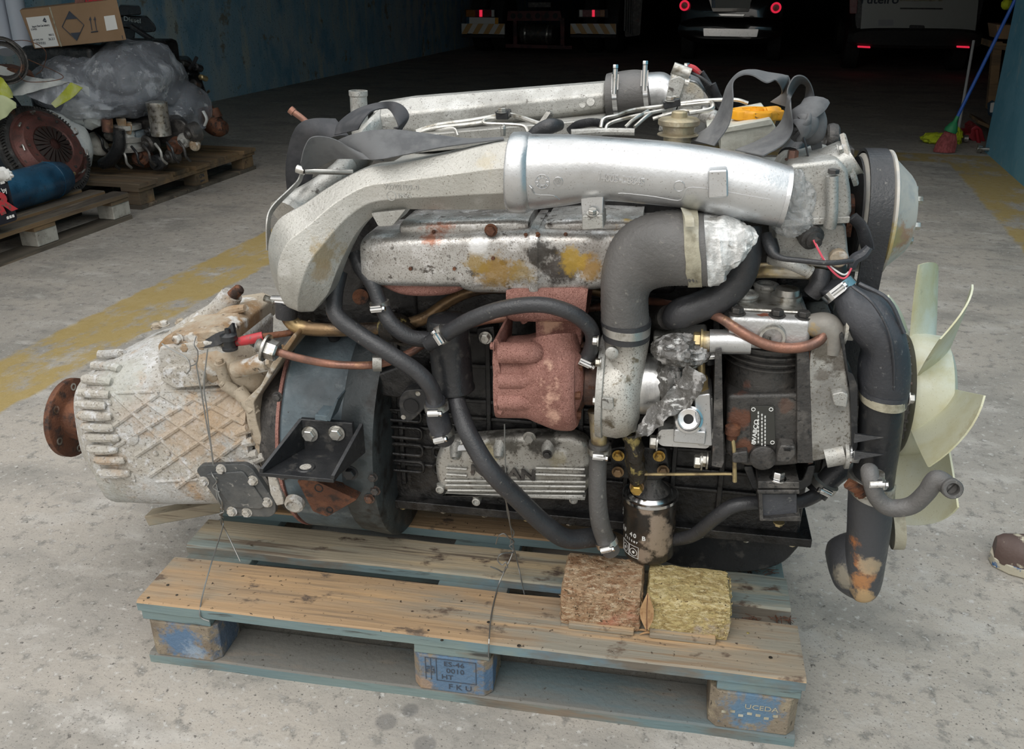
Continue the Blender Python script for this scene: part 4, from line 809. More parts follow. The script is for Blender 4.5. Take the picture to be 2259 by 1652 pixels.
q = M(); TP(q, [(1800, 1090, .19, 24), (1830, 1055, .2, 25), (1870, 1020, .21, 28), (1885, 1000, .21, 28)], 18); obj('coolant_stub', q, m_rub, eng); clampP(1818, 1068, .19, 1830, 1052, 27)
# copper air line at the left
q = M(); TP(q, [(612, 776, .12, 9), (660, 790, .11, 9), (730, 803, .09, 9), (800, 806, .10, 9), (850, 800, .12, 9), (900, 780, .14, 9), (960, 745, .17, 9), (1050, 712, .20, 9), (1130, 700, .21, 9), (1300, 680, .22, 9), (1420, 665, .2, 9), (1480, 672, .16, 9), (1550, 688, .13, 10), (1590, 702, .10, 11), (1640, 735, .085, 12), (1690, 760, .08, 12), (1745, 768, .08, 12), (1790, 760, .085, 12), (1815, 742, .09, 12), (1820, 712, .095, 11)], 14); obj('copper_air_pipe', q, m_copper, eng, 'reddish copper air pipe')
q = M(); a, b = P(566, 760, .12), P(612, 776, .12); ax = (b - a).normalized(); lathe(q, a, ax, [(0, .010), (.004, .013), (.008, .010), (.010, .013), (.014, .010), (.016, .013), (.018, .012)], 18); hexb(q, a + ax * .016, ax, .018, .02); obj('pipe_union', q, m_steel, eng)
q = M(); ribbon(q, [((822, 785, .11), (838, 785, .11)), ((822, 790, .085), (842, 790, .085)), ((822, 812, .085), (842, 812, .085)), ((824, 818, .11), (842, 818, .12))], .002, 4, 2); obj('pipe_clip', q, m_alud, eng)
q = M(); TP(q, [(860, 720, .22, 34), (885, 725, .2, 30)], 20, 2); lathe(q, P(888, 730, .21), -EV - EZ * .3, [(0, .026), (.01, .026), (.01, .02), (.004, .018), (.004, 0)], 26); obj('filler_ring', q, m_dkcopper, eng)

# ---- oil filter
fb = E(.925, .205, .2262); r_ = .0475; fax = (EZ - EU * .035).normalized()
fb = P(1430, 1235, .155); fb = E(locE(fb).x, .203, .2235)
filt = M(); lathe(filt, fb, fax, [(0, .02), (.0, r_ * .85), (.004, r_ * .95), (.012, r_), (.118, r_), (.122, r_ * 1.01)], 44)
of = obj('oil_filter', filt, mat('filter_paint', (.030, .026, .022), .3, .1, [((.05, .036, .026), 30, .5, .6)], (60, .15), spots=[(P(1465, 1200, .15), .034, (.30, .235, .18), 1), (P(1455, 1160, .155), .020, (.30, .235, .18), 1), (P(1425, 1122, .155), .013, (.30, .235, .18), 1), (P(1448, 1110, .155), .012, (.30, .235, .18), 1), (P(1425, 1225, .155), .016, (.30, .235, .18), 1)]), eng, 'black canister oil filter with peeling paint')
q = M(); lathe(q, fb + fax * .120, fax, [(0, r_ * 1.0), (.002, r_ * 1.05), (.008, r_ * 1.06), (.010, r_ * 1.0), (.006, r_ * .93)], 44); lathe(q, fb + fax * .122, fax, [(0, r_ * .9), (.006, r_ * .9), (.010, r_ * .84), (.012, r_ * .8)], 44); obj('filter_rim', q, m_chrome, of)
q = M(); lathe(q, fb + fax * .128, fax, [(0, r_ * .82), (.003, r_ * .8), (.018, r_ * .5), (.03, r_ * .4), (.05, r_ * .4)], 30); obj('filter_head', q, m_castd, of)
q = M(); p = P(1405, 1072, .155); cyl(q, p + EV * .05, p - EV * .004, .0125, 16); hd = obj('banjo', q, m_brownp, of); q = M(); hexb(q, p - EV * .004, -EV - EZ * .2, .0105, .010, False); obj('banjo_bolt', q, m_gold, hd)
for s_, dz, da, h in (('HEF', .080, -.86, .020), ('LF 40 B', .060, -.78, .009), ('Filter', .048, -.86, .006)):
    q = M()
    for i, ch in enumerate(s_):
        a = da + (i - 5) * h * .95 / r_ + .42; d = (EU * math.sin(a) - EV * math.cos(a)); text(q, ch, fb + fax * dz + d * (r_ + .0002), fax.cross(d), fax, h, .0004, bold=.02) if ch != ' ' else None
    obj('lettering', q, m_white, of, 'white printed lettering')
q = M()
for a0, a1 in ((-1.25, -.82), (-.80, -.38)):
    def cp(a, z, e=.0004): d = EU * math.sin(a) - EV * math.cos(a); return fb + fax * z + d * (r_ + e)
    tube(q, [cp(a0, .014), cp((a0 + a1) / 2, .014), cp(a1, .014), cp(a1, .038), cp((a0 + a1) / 2, .038), cp(a0, .038), cp(a0, .014)], .0005, 4, 3 if 0 else 1)
    c = cp((a0 + a1) / 2, .025); d = (c - (fb + fax * .025)).normalized(); torus(q, c, d, .0075, .0006, 20, 4, .0003); lathe(q, c, d, [(0, .003), (.0004, .003)], 8)
obj('pictogram', q, m_white, of, 'white hand and glove pictograms')
q = M(); TP(q, [(1392, 955, .13, 20), (1400, 990, .13, 20), (1404, 1030, .14, 20), (1408, 1055, .15, 18)], 14); 
for i, p in enumerate(q.v): q.v[i] = p + V((noise.noise(p * 60), noise.noise(p * 60 + V((3, 1, 7))), noise.noise(p * 60))) * .006
obj('taped_feed_pipe', q, m_dkcopper, eng, 'oil soaked taped feed pipe')
bolts(eng, ((1364, 1005), (1454, 1006)), .165, 10, mt=m_gold); bolts(eng, ((1363, 1041), (1463, 1038)), .165, 10, mt=m_brownp)
q = M(); pp(q, [(1345, 990), (1370, 985), (1470, 988), (1480, 1050), (1450, 1062), (1350, 1055)], .172, .26, 8); obj('filter_bracket', q, m_block, eng, bevel=.004)
q = M(); TP(q, [(1412, 1046, .14, 3.5), (1500, 1046, .12, 3.5), (1600, 1045, .10, 3.5), (1616, 1046, .10, 3.5)], 8, 2); TP(q, [(1616, 965, .085, 4.5), (1620, 1000, .085, 4.5), (1621, 1062, .09, 5)], 8, 3); obj('oil_line', q, m_brass, eng, 'thin yellow oil feed line')
q = M(); p = P(1616, 955, .09); lathe(q, P(1614, 968, .09), EZ, [(0, .008), (.008, .009), (.010, .012), (.022, .012), (.026, .006)], 16); obj('line_fitting', q, m_rust, eng)
# ---- air compressor with its cooling fins and head
q = M(); pp(q, [(1604, 872), (1772, 868), (1778, 1000), (1765, 1026), (1720, 1030), (1640, 1030), (1600, 1000)], .095, .24, 12); m_cpr = mat('compressor_iron', (.058, .055, .052), .42, .3, [((.11, .10, .09), 18, .5, .66), ((.03, .03, .03), 120, .55, .65)], (130, .6), spots=[(P(1635, 930, .09), .02, (.15, .06, .035), .85), (P(1640, 985, .09), .016, (.17, .07, .04), .85), (P(1640, 855, .10), .012, (.16, .07, .05), .7), (P(1735, 900, .09), .012, (.13, .07, .05), .6)]); ac = obj('air_compressor', q, m_cpr, eng, 'dark grey cast air compressor', bevel=.012)
q = M(); b0 = P(1682, 870, .165); lathe(q, b0 - EZ * .02, EZ, [(-.03, .064), (0, .066), (.02, .0655), (.035, .0630), (.05, .0615), (.085, .0625), (.088, .069), (.0905, .069), (.092, .0625), (.098, .0625), (.099, .071), (.1015, .071), (.103, .064), (.109, .064), (.110, .072), (.1125, .072), (.114, .066), (.12, .066), (.121, .073), (.124, .073), (.126, .066)], 48); obj('cylinder_barrel', q, m_cpr, ac)
zt = locE(b0).z - .02 + .126; uc = locE(b0).x; vc = .165
hdm = M(); boxE(hdm, uc - .070, uc + .050, vc - .075, vc + .075, zt, zt + .052); ach = obj('compressor_head', hdm, m_alu if 0 else mat('dirty_head_alloy', (.52, .52, .52), .42, .6, [((.25, .24, .22), 30, .5, .66), ((.35, .11, .06), 12, .64, .68), ((.06, .055, .05), 60, .64, .7)], (120, .4)), ac, 'dirty silver compressor head', bevel=.008)
q = M(); boxE(q, uc - .055, uc + .040, vc - .05, vc + .05, zt + .052, zt + .057); obj('head_deck', q, m_steel, ach, bevel=.003)
for du, dv, rr in ((-.008, .05, .016), (-.045, .0, .017), (.020, .012, .019)):
    q = M(); c = E(uc + du, vc + dv, zt + .05); (torus(q, c + EZ * .012, EZ, rr, .005, 28, 8), lathe(q, c, EZ, [(0, rr + .004), (.012, rr + .003)], 26), lathe(q, c + EZ * .004, EZ, [(0, rr), (.002, 0)], 20)) if du < 0 else lathe(q, c, EZ, [(0, rr + .004), (.012, rr + .004), (.013, rr), (.022, rr - .001), (.024, rr - .006), (.024, 0)], 28)
    obj('valve_port', q, m_alud if du < 0 else m_steel, ach)
for du, dv in ((-.058, -.060), (.0, -.060), (.038, -.060), (.040, .06), (.014, .055)):
    q = M(); hexb(q, E(uc + du, vc + dv, zt + .052), EZ, .0095); obj('bolt', q, m_castd, ach)
q = M(); c = E(uc - .006, vc - .076, zt + .024); lathe(q, c + EV * .012, -EV, [(0, .022), (.012, .021), (.020, .019), (.020, .015), (.01, .0145), (.01, 0)], 30); obj('front_port', q, m_steel, ach)
q = M(); cyl(q, E(uc - .095, vc - .066, zt + .006), E(uc - .035, vc - .066, zt + .010), .019, 22); obj('side_pipe', q, m_alu, ach); q = M(); c = E(uc - .095, vc - .066, zt + .006); cyl(q, c - EU * .012, c, .016, 20); hexb(q, c - EU * .012, -EU, .014, .01); obj('pipe_nut', q, m_brass, ach)
q = M(); c = E(uc + .044, vc - .060, zt + .040); tube(q, [c, c + EU * .014, c + EU * .028 - EV * .002, c + EU * .038 - EV * .005 - EZ * .010, c + EU * .040 - EV * .008 - EZ * .024, c + EU * .040 - EV * .010 - EZ * .040], [.015, .019, .020, .019, .016, .013], 20, 5); ef = obj('elbow_fitting', q, mat('dusty_fitting', (.24, .225, .20), .6, .2, [((.34, .24, .10), 14, .57, .64), ((.15, .14, .13), 8, .5, .62)], (90, .4)), ach)
q = M(); hexb(q, c + EU * .052, EU, .020, .012); obj('nut', q, m_alud, ef)
# flanges, id plate, bosses
q = M(); pp(q, [(1578, 775), (1592, 770), (1597, 1020), (1592, 1032), (1570, 1028), (1572, 1000)], .075, .26, 2); fl_ = obj('mounting_flange', q, m_castd, ac, bevel=.002)
q = M(); pp(q, [(1758, 778), (1785, 775), (1795, 1022), (1758, 1022)], .085, .26, 3); obj('mounting_flange', q, m_castd, ac, bevel=.003)
ipv = .0925
q = M(); pp(q, [(1656, 896), (1708, 896), (1711, 981), (1657, 981)], ipv - .0015, .10, 3); ip = obj('identity_plate', q, m_plate, ac, bevel=.0004)
q = M(); text(q, 'WABCO', P(1666, 952, ipv - .0018), EZ, -EU, .0065, .0004, bold=.02, sx=1.25)
for x, l_ in ((1675, 932), (1683, 938), (1690, 942)):
    for k in range(9): a = 908 + (x - 1675) * .6 + k * 8; tube(q, [P(x - 2, a, ipv - .0018), P(x - 2, a + 5, ipv - .0018)], .0011, 4, 1)
for x, y in ((1662, 903), (1701, 903), (1663, 976), (1704, 976)): torus(q, P(x, y, ipv - .0018), EV, .0028, .0007, 14, 5)
obj('plate_lettering', q, m_white, ip, 'white printed lettering')
q = M(); lathe(q, P(1682, 1003, .10), -EV, [(0, .022), (.012, .021), (.014, .018), (.014, 0)], 28); obj('round_boss', q, m_castd, ac)
q = M(); pp(q, [(1615, 1000), (1650, 995), (1650, 1022), (1615, 1022)], .08, .13, 6); obj('foot', q, m_castd, ac, bevel=.004)
q = M(); pp(q, [(1715, 998), (1722, 982), (1755, 985), (1756, 1005), (1740, 1022), (1712, 1020)], .07, .13, 6); ft = obj('foot', q, m_castd, ac, bevel=.004); q = M(); lathe(q, P(1737, 992, .0695), -EV - EZ * .6, [(0, .005), (.001, .005)], 12); obj('bolt_hole', q, m_black, ft)
# silver control block left of the compressor
q = M(); pp(q, [(1452, 955), (1458, 948), (1535, 945), (1560, 938), (1566, 880), (1572, 878), (1574, 975), (1560, 990), (1460, 984), (1450, 976)], .10, .18, 6); vb = obj('governor_valve', q, mat('speckled_alloy', (.66, .66, .65), .38, .7, [((.12, .11, .1), 45, .60, .66)], (120, .3)), eng, 'silver valve body with a round port', bevel=.006)
q = M(); pp(q, [(1530, 872), (1568, 868), (1574, 985), (1540, 985)], .085, .19, 6); obj('valve_column', q, m_alu, vb, bevel=.006)
q = M(); c = P(1520, 925, .07); a = (-EV + EZ * .45).normalized(); lathe(q, c + EV * .03 - EZ * .014, a, [(0, .024), (.026, .023), (.034, .0215), (.036, .018), (.030, .0165), (.014, .015), (.012, .008), (.008, .008)], 34, cap=False); orp = obj('round_port', q, m_chrome, vb); q = M(); lathe(q, c + EV * .03 - EZ * .014 + a * .009, a, [(0, .0085), (.001, .0085)], 20); obj('port_hole', q, m_black, orp)
q = M(); boxE(q, *(lambda p: (p.x - .024, p.x + .026, .075, .11, p.z - .012, p.z + .012))(locE(P(1520, 955, .09)))); obj('port_base', q, m_alu, vb, bevel=.003)
q = M(); TP(q, [(1546, 872, .11, 17), (1546, 830, .11, 16)], 6, 2); TP(q, [(1546, 868, .108, 19), (1546, 855, .108, 19)], 6, 1); TP(q, [(1547, 832, .11, 9), (1546, 800, .11, 9), (1535, 785, .12, 9)], 12); obj('pipe_fitting', q, m_brass, vb)
q = M(); TP(q, [(1512, 818, .10, 7), (1530, 808, .10, 7), (1536, 800, .10, 10), (1540, 797, .1, 10)], 12, 3, corr=.004); obj('bleed_screw', q, m_steel, vb)
q = M(); pp(q, [(1500, 862), (1530, 868), (1528, 890), (1480, 888), (1468, 920), (1455, 918), (1458, 878)], .11, .16, 4); obj('valve_arm', q, m_alud, vb, bevel=.003)
for (x, y) in ((1450, 975), (1572, 955), (1560, 1015), (1548, 1018)):
    q = M(); hexb(q, P(x, y, .10), -EU, .011, .01); obj('bolt', q, m_steel, vb)
q = M(); TP(q, [(1565, 745, .12, 15), (1565, 775, .12, 12)], 14, 2); TP(q, [(1565, 800, .13, 16), (1563, 745, .13, 14)], 14, 2); obj('hose_stub', q, m_rub, eng); clampP(1565, 775, .12, 1566, 790, 16)
q = M(); pp(q, [(1440, 742), (1560, 738), (1562, 790), (1540, 800), (1445, 795)], .15, .2, 6); obj('adapter_plate', q, m_alud, eng, bevel=.004)
# ---- timing cover
q = M(); pp(q, [(1784, 812), (1790, 760), (1812, 735), (1850, 728), (1862, 760), (1872, 850), (1878, 870), (1880, 985), (1872, 1004), (1838, 1010), (1788, 1020)], .085, .30, 8); tcv = obj('timing_cover', q, mat('timing_cover_alloy', (.42, .415, .39), .40, .55, [((.27, .265, .25), 9, .46, .64), ((.16, .145, .12), 260, .56, .64)], (160, .4), spots=[(P(1822, 770, .08), .022, (.10, .085, .065), .85), (P(1850, 750, .08), .02, (.12, .08, .06), .85), (P(1855, 810, .08), .018, (.11, .095, .08), .8), (P(1815, 830, .08), .012, (.14, .12, .10), .7), (P(1800, 1000, .08), .014, (.14, .13, .11), .7)]), eng, 'dull silver timing cover', bevel=.008)  # dark spots hold the oil stain and painted shading of the rounded cover
q = M(); pp(q, [(1776, 770), (1786, 765), (1793, 1022), (1783, 1024)], .088, .30); obj('gasket', q, m_rust, tcv)
q = M(); pp(q, [(1860, 735), (1872, 820), (1882, 825), (1892, 850), (1892, 985), (1884, 1008), (1876, 1004), (1880, 985), (1874, 850), (1852, 740)], .078, .30, 3); obj('gasket_plate', q, m_blkp, tcv, bevel=.001)
q = M(); cyl(q, P(1820, 1008, .09), P(1862, 1000, .09), .017, 18); cyl(q, P(1862, 1003, .09), P(1870, 1003, .09), .022, 18); obj('cover_boss', q, m_alud, tcv); q = M(); hexb(q, P(1873, 1002, .085), EU, .0125, .014); obj('bolt', q, m_chrome, tcv)
q = M(); pp(q, [(1835, 870), (1858, 864), (1872, 870), (1868, 900), (1840, 895)], .07, .10, 5); obj('cast_lug', q, m_alud, tcv, bevel=.003)
# ---- engine mount
q = M(); pp(q, [(1640, 1030), (1660, 1028), (1670, 1060), (1770, 1060), (1782, 1028), (1800, 1026), (1790, 1070), (1768, 1082), (1660, 1080)], .14, .24, 6); em_ = obj('engine_mount', q, m_blkp, eng, bevel=.004)
q = M(); pp(q, [(1672, 1062), (1764, 1064), (1764, 1078), (1672, 1078)], .09, .18); pp(q, [(1670, 1082), (1764, 1082), (1764, 1090), (1672, 1090)], .088, .18); obj('mount_flange', q, m_castd, em_, bevel=.0015)
q = M(); pp(q, [(1680, 1090), (1758, 1090), (1758, 1142), (1682, 1142)], .10, .18, 3); obj('rubber_block', q, m_rubs, em_, bevel=.003)
q = M(); pp(q, [(1673, 1082), (1682, 1082), (1684, 1145), (1764, 1138), (1768, 1150), (1676, 1149)], .09, .18, 2); obj('mount_cup', q, m_castd, em_, bevel=.0015)
q = M(); hexb(q, P(1716, 1056, .10), EZ, .010, .012); obj('bolt', q, m_chrome, em_); q = M(); hexb(q, P(1718, 1152, .13), -EZ, .007, .005); obj('bolt', q, m_brass, em_)

# ---- thermostat housing at the front
q = M(); pp(q, [(1738, 372), (1748, 362), (1850, 352), (1870, 372), (1878, 420), (1880, 470), (1872, 486), (1800, 492), (1720, 486), (1722, 400)], .13, .27, 12); thh = obj('thermostat_housing', q, m_alud, eng, 'silver cast thermostat housing', bevel=.009)
q = M(); pp(q, [(1700, 486), (1876, 478), (1874, 492), (1705, 502)], .125, .27, 3); obj('housing_flange', q, m_alud, thh, bevel=.002)
q = M(); pp(q, [(1712, 500), (1866, 494), (1872, 560), (1880, 590), (1840, 598), (1712, 572), (1706, 530)], .145, .27, 10); lowt = q; obj('lower_housing', q, m_alud, thh, bevel=.007)
q = M(); TP(q, [(1836, 388, .118, 13), (1836, 440, .118, 13), (1834, 482, .118, 14), (1830, 500, .12, 14)], 18, 2); obj('bolt_column', q, m_alud, thh); q = M(); hexb(q, P(1838, 385, .118), EZ, .008, .006, False); obj('bolt', q, m_castd, thh)
q = M(); a, b = P(1790, 392, .2), P(1868, 335, .2)
lp(q, [(1775, 352, 1800, 420, .2, .05), (1815, 330, 1850, 400, .2, .045), (1845, 316, 1895, 380, .2, .04), (1858, 312, 1905, 385, .2, .04)], ex=2.3, n=30); obj('outlet_cone', q, m_alub if 0 else m_alud, thh)
q = M(); c = P(1874, 352, .2); ax = (EU * .92 + EZ * .38 - EV * .12).normalized(); lathe(q, c - ax * .004, ax, [(0, .034), (0, .0395), (.006, .040), (.008, .037), (.008, 0)], 36); of2 = obj('outlet_flange', q, m_gear, thh)
for (x, y) in ((1868, 366), (1850, 330)):
    q = M(); hexb(q, P(x, y, .17), ax, .006); obj('bolt', q, m_alud, thh)
q = M(); a = P(1778, 512, .14); b = P(1795, 528, .12); ax = (b - a).normalized(); lathe(q, a, ax, [(0, .016), (.008, .0155), (.010, .018), (.020, .018), (.022, .013), (.026, .013), (.028, .007), (.036, .006)], 22); obj('temperature_sensor', q, m_castd, thh)
q = M(); TP(q, [(1700, 570, .14, 14), (1740, 580, .12, 14), (1775, 596, .12, 13), (1787, 602, .12, 12)], 18); TP(q, [(1783, 599, .12, 15), (1788, 602, .12, 15)], 16, 2); obj('pipe_elbow', q, m_alud, thh)
q = M(); TP(q, [(1650, 598, .18, 16), (1700, 596, .17, 17), (1790, 600, .16, 17), (1810, 606, .18, 16)], 18); obj('brass_pipe', q, m_brass, eng, 'yellow brass coloured pipe')
q = M(); TP(q, [(1843, 560, .15, 17), (1848, 585, .15, 19), (1848, 620, .15, 18)], 16); obj('bleed_pipe', q, m_castd, thh); q = M(); lathe(q, P(1848, 566, .135), -EV, [(0, .013), (.012, .013), (.014, .011), (.014, 0)], 20); obj('end_plug', q, m_gearb, thh)
# wrap scraps
for (x, y, rx, rz, sd_) in ((1765, 445, .022, .030, 2), (1748, 490, .03, .022, 5), (1755, 420, .014, .03, 11)):
    q = M(); wrapb(q, P(x, y, .125), rx, .016, rz, sd_, 48); obj('wrap_scrap', q, m_film, eng, 'clear crumpled plastic scrap', fix=False)
# wiring
hose([(1690, 520, .12, 13), (1700, 550, .10, 12), (1720, 568, .09, 7), (1770, 575, .085, 6), (1830, 580, .085, 6), (1880, 575, .10, 6)], 'wiring_harness')
q = M(); TP(q, [(1880, 478, .13, 11), (1900, 500, .13, 12), (1910, 530, .13, 13), (1915, 552, .13, 12)], 14, 12, corr=.004); obj('corrugated_conduit', q, m_rub, eng)
q = M(); TP(q, [(1918, 545, .12, 9), (1905, 560, .12, 12), (1885, 572, .12, 13), (1878, 592, .12, 9)], 8); obj('taped_splice', q, m_rubs, eng)
q = M(); tube(q, [P(1795, 530, .11), P(1805, 550, .10), P(1825, 585, .09), P(1850, 610, .09), P(1866, 612, .09), P(1878, 592, .10)], .0016, 6); obj('pink_wire', q, m_pink, eng, 'pink wire')
q = M(); tube(q, [P(1797, 532, .11), P(1820, 575, .095), P(1858, 605, .088), P(1875, 598, .1)], .0013, 6); obj('white_wire', q, m_white, eng, 'white wire')
q = M(); TP(q, [(1700, 530, .13, 14), (1705, 555, .12, 15), (1700, 565, .12, 12)], 12); obj('cable_plug', q, m_blkp, eng)
# neck hose, clamp, large coolant elbow, steel tube and lower hose
hose([(1812, 598, .15, 22), (1805, 630, .14, 22), (1790, 650, .14, 20)], 'short_hose')
q = M(); lp(q, [(1835, 618, 1800, 640, .14, .022), (1860, 615, 1825, 655, .13, .024), (1875, 620, 1838, 662, .12, .028), (1905, 640, 1850, 700, .11, .035), (1950, 660, 1880, 745, .10, .04), (1985, 700, 1900, 770, .10, .044), (2003, 760, 1895, 800, .10, .045), (2008, 810, 1893, 820, .10, .045), (2006, 845, 1892, 835, .10, .045), (2004, 862, 1894, 852, .10, .043), (2000, 885, 1896, 875, .10, .043)], ex=2.2, n=32, sub=5)
lh = obj('coolant_elbow', q, m_rubs, eng, 'large ribbed black coolant elbow hose')
q = M(); tube(q, [P(1880, 632, .07), P(1925, 668, .052), (P(1960, 730, .052)), P(1972, 800, .053), P(1972, 860, .056)], .0022, 6, 5); tube(q, [P(1895, 625, .09), P(1960, 662, .075), P(1995, 735, .07)], .003, 6, 5); obj('moulded_rib', q, m_rubs, lh)
a, b = P(1845, 645, .12), P(1868, 620, .12)
clamp(eng, P(1851, 640, .125), P(1870, 665, .118) - P(1832, 620, .132), .024, .013, mt=m_chrome)
q = M(); lp(q, [(2003, 862, 1894, 850, .10, .0445), (2001, 872, 1894, 861, .10, .0445)], ex=2.2, n=32, sub=1); obj('hose_bead', q, m_rubs, lh)
q = M(); lp(q, [(2001, 870, 1894, 860, .10, .0455), (1999, 888, 1896, 878, .10, .0455)], ex=2.1, n=36, sub=1); obj('hose_clamp', q, m_tape, eng, 'whitish corroded hose clamp'); q = M(); hexb(q, P(2004, 878, .09), EU, .008); obj('clamp_screw', q, m_steel, eng)
q = M(); lp(q, [(1996, 880, 1897, 872, .10, .039), (1988, 960, 1892, 945, .10, .039), (1978, 1020, 1885, 1010, .10, .039), (1972, 1062, 1880, 1055, .10, .038), (1968, 1090, 1875, 1085, .10, .036)], ex=2.05, n=36); wt = obj('water_tube', q, m_blkp, eng, 'black painted steel water tube')
for y in (965, 1003):
    q = M(); prism(q, [P(1884, y + 12, .055), P(1886, y - 8, .06), P(1950, y, .05)], EV * .004); obj('fin', q, m_blkp, wt)
q = M(); lp(q, [(1976, 1066, 1872, 1038, .10, .041), (1972, 1082, 1870, 1056, .10, .041)], ex=2.1, n=36, sub=1); lp(q, [(1970, 1082, 1870, 1060, .10, .0425), (1968, 1100, 1870, 1076, .10, .0425)], ex=2.1, n=36, sub=1); obj('hose_clamp', q, m_steel, eng); q = M(); box(q, P(1888, 1076, .055), (EU - EZ * .5).normalized() * .016, EV * .005, (EZ + EU * .5).normalized() * .007); obj('screw_housing', q, m_rust, eng); q = M(); hexb(q, P(1898, 1088, .05), (EU * .6 - EZ).normalized(), .007); obj('clamp_screw', q, m_rust, eng)
mlow = mat('orange_stained_rubber', (.055, .057, .063), .45, 0, [((.09, .088, .082), 8, .47, .62)], (120, .4), spots=[(P(1874, 1200, .07), .014, (.40, .15, .05), .8), (P(1878, 1250, .06), .018, (.42, .17, .06), .9), (P(1900, 1285, .06), .022, (.42, .20, .08), .9), (P(1915, 1250, .06), .018, (.40, .31, .20), .8), (P(1860, 1270, .09), .02, (.28, .25, .19), .7), (P(1905, 1312, .07), .016, (.44, .30, .15), .8)])
q = M(); lp(q, [(1966, 1088, 1872, 1070, .10, .038), (1968, 1130, 1870, 1120, .10, .040), (1962, 1180, 1868, 1180, .10, .039), (1952, 1240, 1862, 1240, .10, .038), (1946, 1275, 1864, 1270, .10, .036), (1936, 1300, 1872, 1305, .095, .03), (1915, 1316, 1892, 1318, .09, .014)], ex=2.1, n=32); lb = obj('lower_hose', q, mlow, eng, 'lower black hose stained orange at its end')
q = M(); lp(q, [(1940, 1190, 1928, 1308, .10, .030), (1900, 1180, 1902, 1319, .11, .038), (1870, 1182, 1876, 1310, .12, .042), (1848, 1194, 1853, 1294, .13, .046), (1832, 1210, 1836, 1275, .14, .045), (1825, 1232, 1826, 1250, .15, .03)], ex=2.1, n=32); obj('hose_bend', q, mlow, lb)
# small heater hose and nozzle
sp_ = M(); TP(sp_, [(1925, 1068, .04, 20), (1920, 1048, .035, 20), (1918, 1040, .03, 19), (1922, 1060, .02, 19), (1935, 1098, .015, 19), (1965, 1120, .01, 20), (2010, 1115, .005, 20), (2042, 1088, .0, 20), (2058, 1065, .0, 21), (2070, 1058, .0, 22), (2090, 1070, -.005, 21), (2100, 1078, -.01, 19)], 18)
obj('heater_hose', sp_, m_rubd, eng, 'small dusty grey curved hose')
q = M(); a, b = P(2094, 1073, -.006), P(2112, 1086, -.040); ax = (b - a).normalized(); lathe(q, a - ax * .004, ax, [(0, .013), (.008, .0145), (.020, .0145), (.022, .013), (.022, .009), (.010, .0085), (.010, 0)], 26); obj('hose_nozzle', q, m_rubd, eng)
clampP(1926, 1052, .028, 1926, 1072, 21); q = M(); TP(q, [(1947, 1060, .02, 7), (1950, 1078, .02, 7)], 10, 2); obj('clamp_screw', q, m_steel, eng)
q = M(); cyl(q, P(1965, 1165, .14), P(1990, 1165, .14), .035, 26); obj('pipe_end', q, m_tape, eng, 'whitish pipe end')

# ---- belt, water pump pulley
pc1 = P(1905, 470, .30); u1 = locE(pc1).x - .012; z1_ = locE(pc1).z
q = M(); lathe(q, E(u1, .30, z1_), EU, [(-.004, .0), (-.004, .088), (.0, .094), (.034, .094), (.038, .100), (.042, .1), (.046, .090), (.074, .064), (.080, .056), (.080, 0)], 52); pul = obj('fan_pulley', q, mat('pulley_zinc', (.50, .47, .42), .45, .12, [((.38, .38, .37), 20, .5, .65)], (80, .2), spots=[(P(1990, 528, .22), .03, (.42, .2, .09), .8), (P(1975, 540, .2), .03, (.45, .38, .14), .7)]), eng, 'cone shaped silver fan pulley')
q = M(); lathe(q, E(u1 - .0075, .30, z1_), EU, [(0, .030), (0, .089), (.003, .089), (.003, .030)], 44); obj('pulley_shade_disc', q, m_black, pul)  # black disc stands in for the shade inside the pulley
for k in range(6):
    a = k * PI / 3 + .2; q = M(); hexb(q, E(u1 + .080, .30 + .04 * math.cos(a), z1_ + .04 * math.sin(a)), EU, .007, .009); obj('bolt', q, m_steel, pul)
c2_ = (.33, z1_ - .42); r1, r2 = .097, .075; path = []
d = V((c2_[0] - .30, c2_[1] - z1_)); L = d.length; base = math.atan2(d.y, d.x); off = math.acos((r1 - r2) / L)
for k in range(25):
    a = base + off + (2 * PI - 2 * off) * k / 24; path.append((.30 + r1 * math.cos(a), z1_ + r1 * math.sin(a), a))
for k in range(13):
    a = base - off + 2 * off * k / 12; path.append((c2_[0] + r2 * math.cos(a), c2_[1] + r2 * math.sin(a), a))
q = M(); rings(q, [[E(u1 + du, v + dr * math.cos(a), z + dr * math.sin(a)) for du, dr in ((0, 0), (.034, 0), (.034, .005), (0, .005))] for v, z, a in path], closed=True); obj('drive_belt', q, m_rub, eng, ang=50)
q = M(); lathe(q, E(u1 - .004, c2_[0], c2_[1]), EU, [(0, .02), (0, .08), (.003, .072), (.037, .072), (.04, .08), (.042, .03)], 40); obj('crank_pulley', q, m_castd, eng)
q = M(); cyl(q, E(u1 - .10, .30, z1_), E(u1, .30, z1_), .03, 24); boxE(q, u1 - .1, u1 - .01, .26, .34, z1_ - .03, z1_ + .02); obj('pump_shaft', q, m_rust, eng)
q = M(); lathe(q, E(1.345, .36, .51), EU, [(-.05, .02), (-.05, .09), (-.015, .115), (.0, .115), (.0, .03)], 44); fcl = obj('fan_clutch', q, m_castd, eng)
q = M()
for k in range(44):
    a = 2 * PI * k / 44; d = EV * math.cos(a) + EZ * math.sin(a); box(q, E(1.333, .36, .51) + d * .104, EU * .014, d * .013, EU.cross(d) * .002)
obj('cooling_fin', q, m_castd, fcl, kind='stuff')
q = M(); cyl(q, E(1.19, .36, .51), E(1.30, .36, .51), .028, 24); lathe(q, E(1.19, .36, .51), EU, [(0, .05), (.02, .05), (.03, .03)], 28); obj('fan_spindle', q, m_castd, eng)
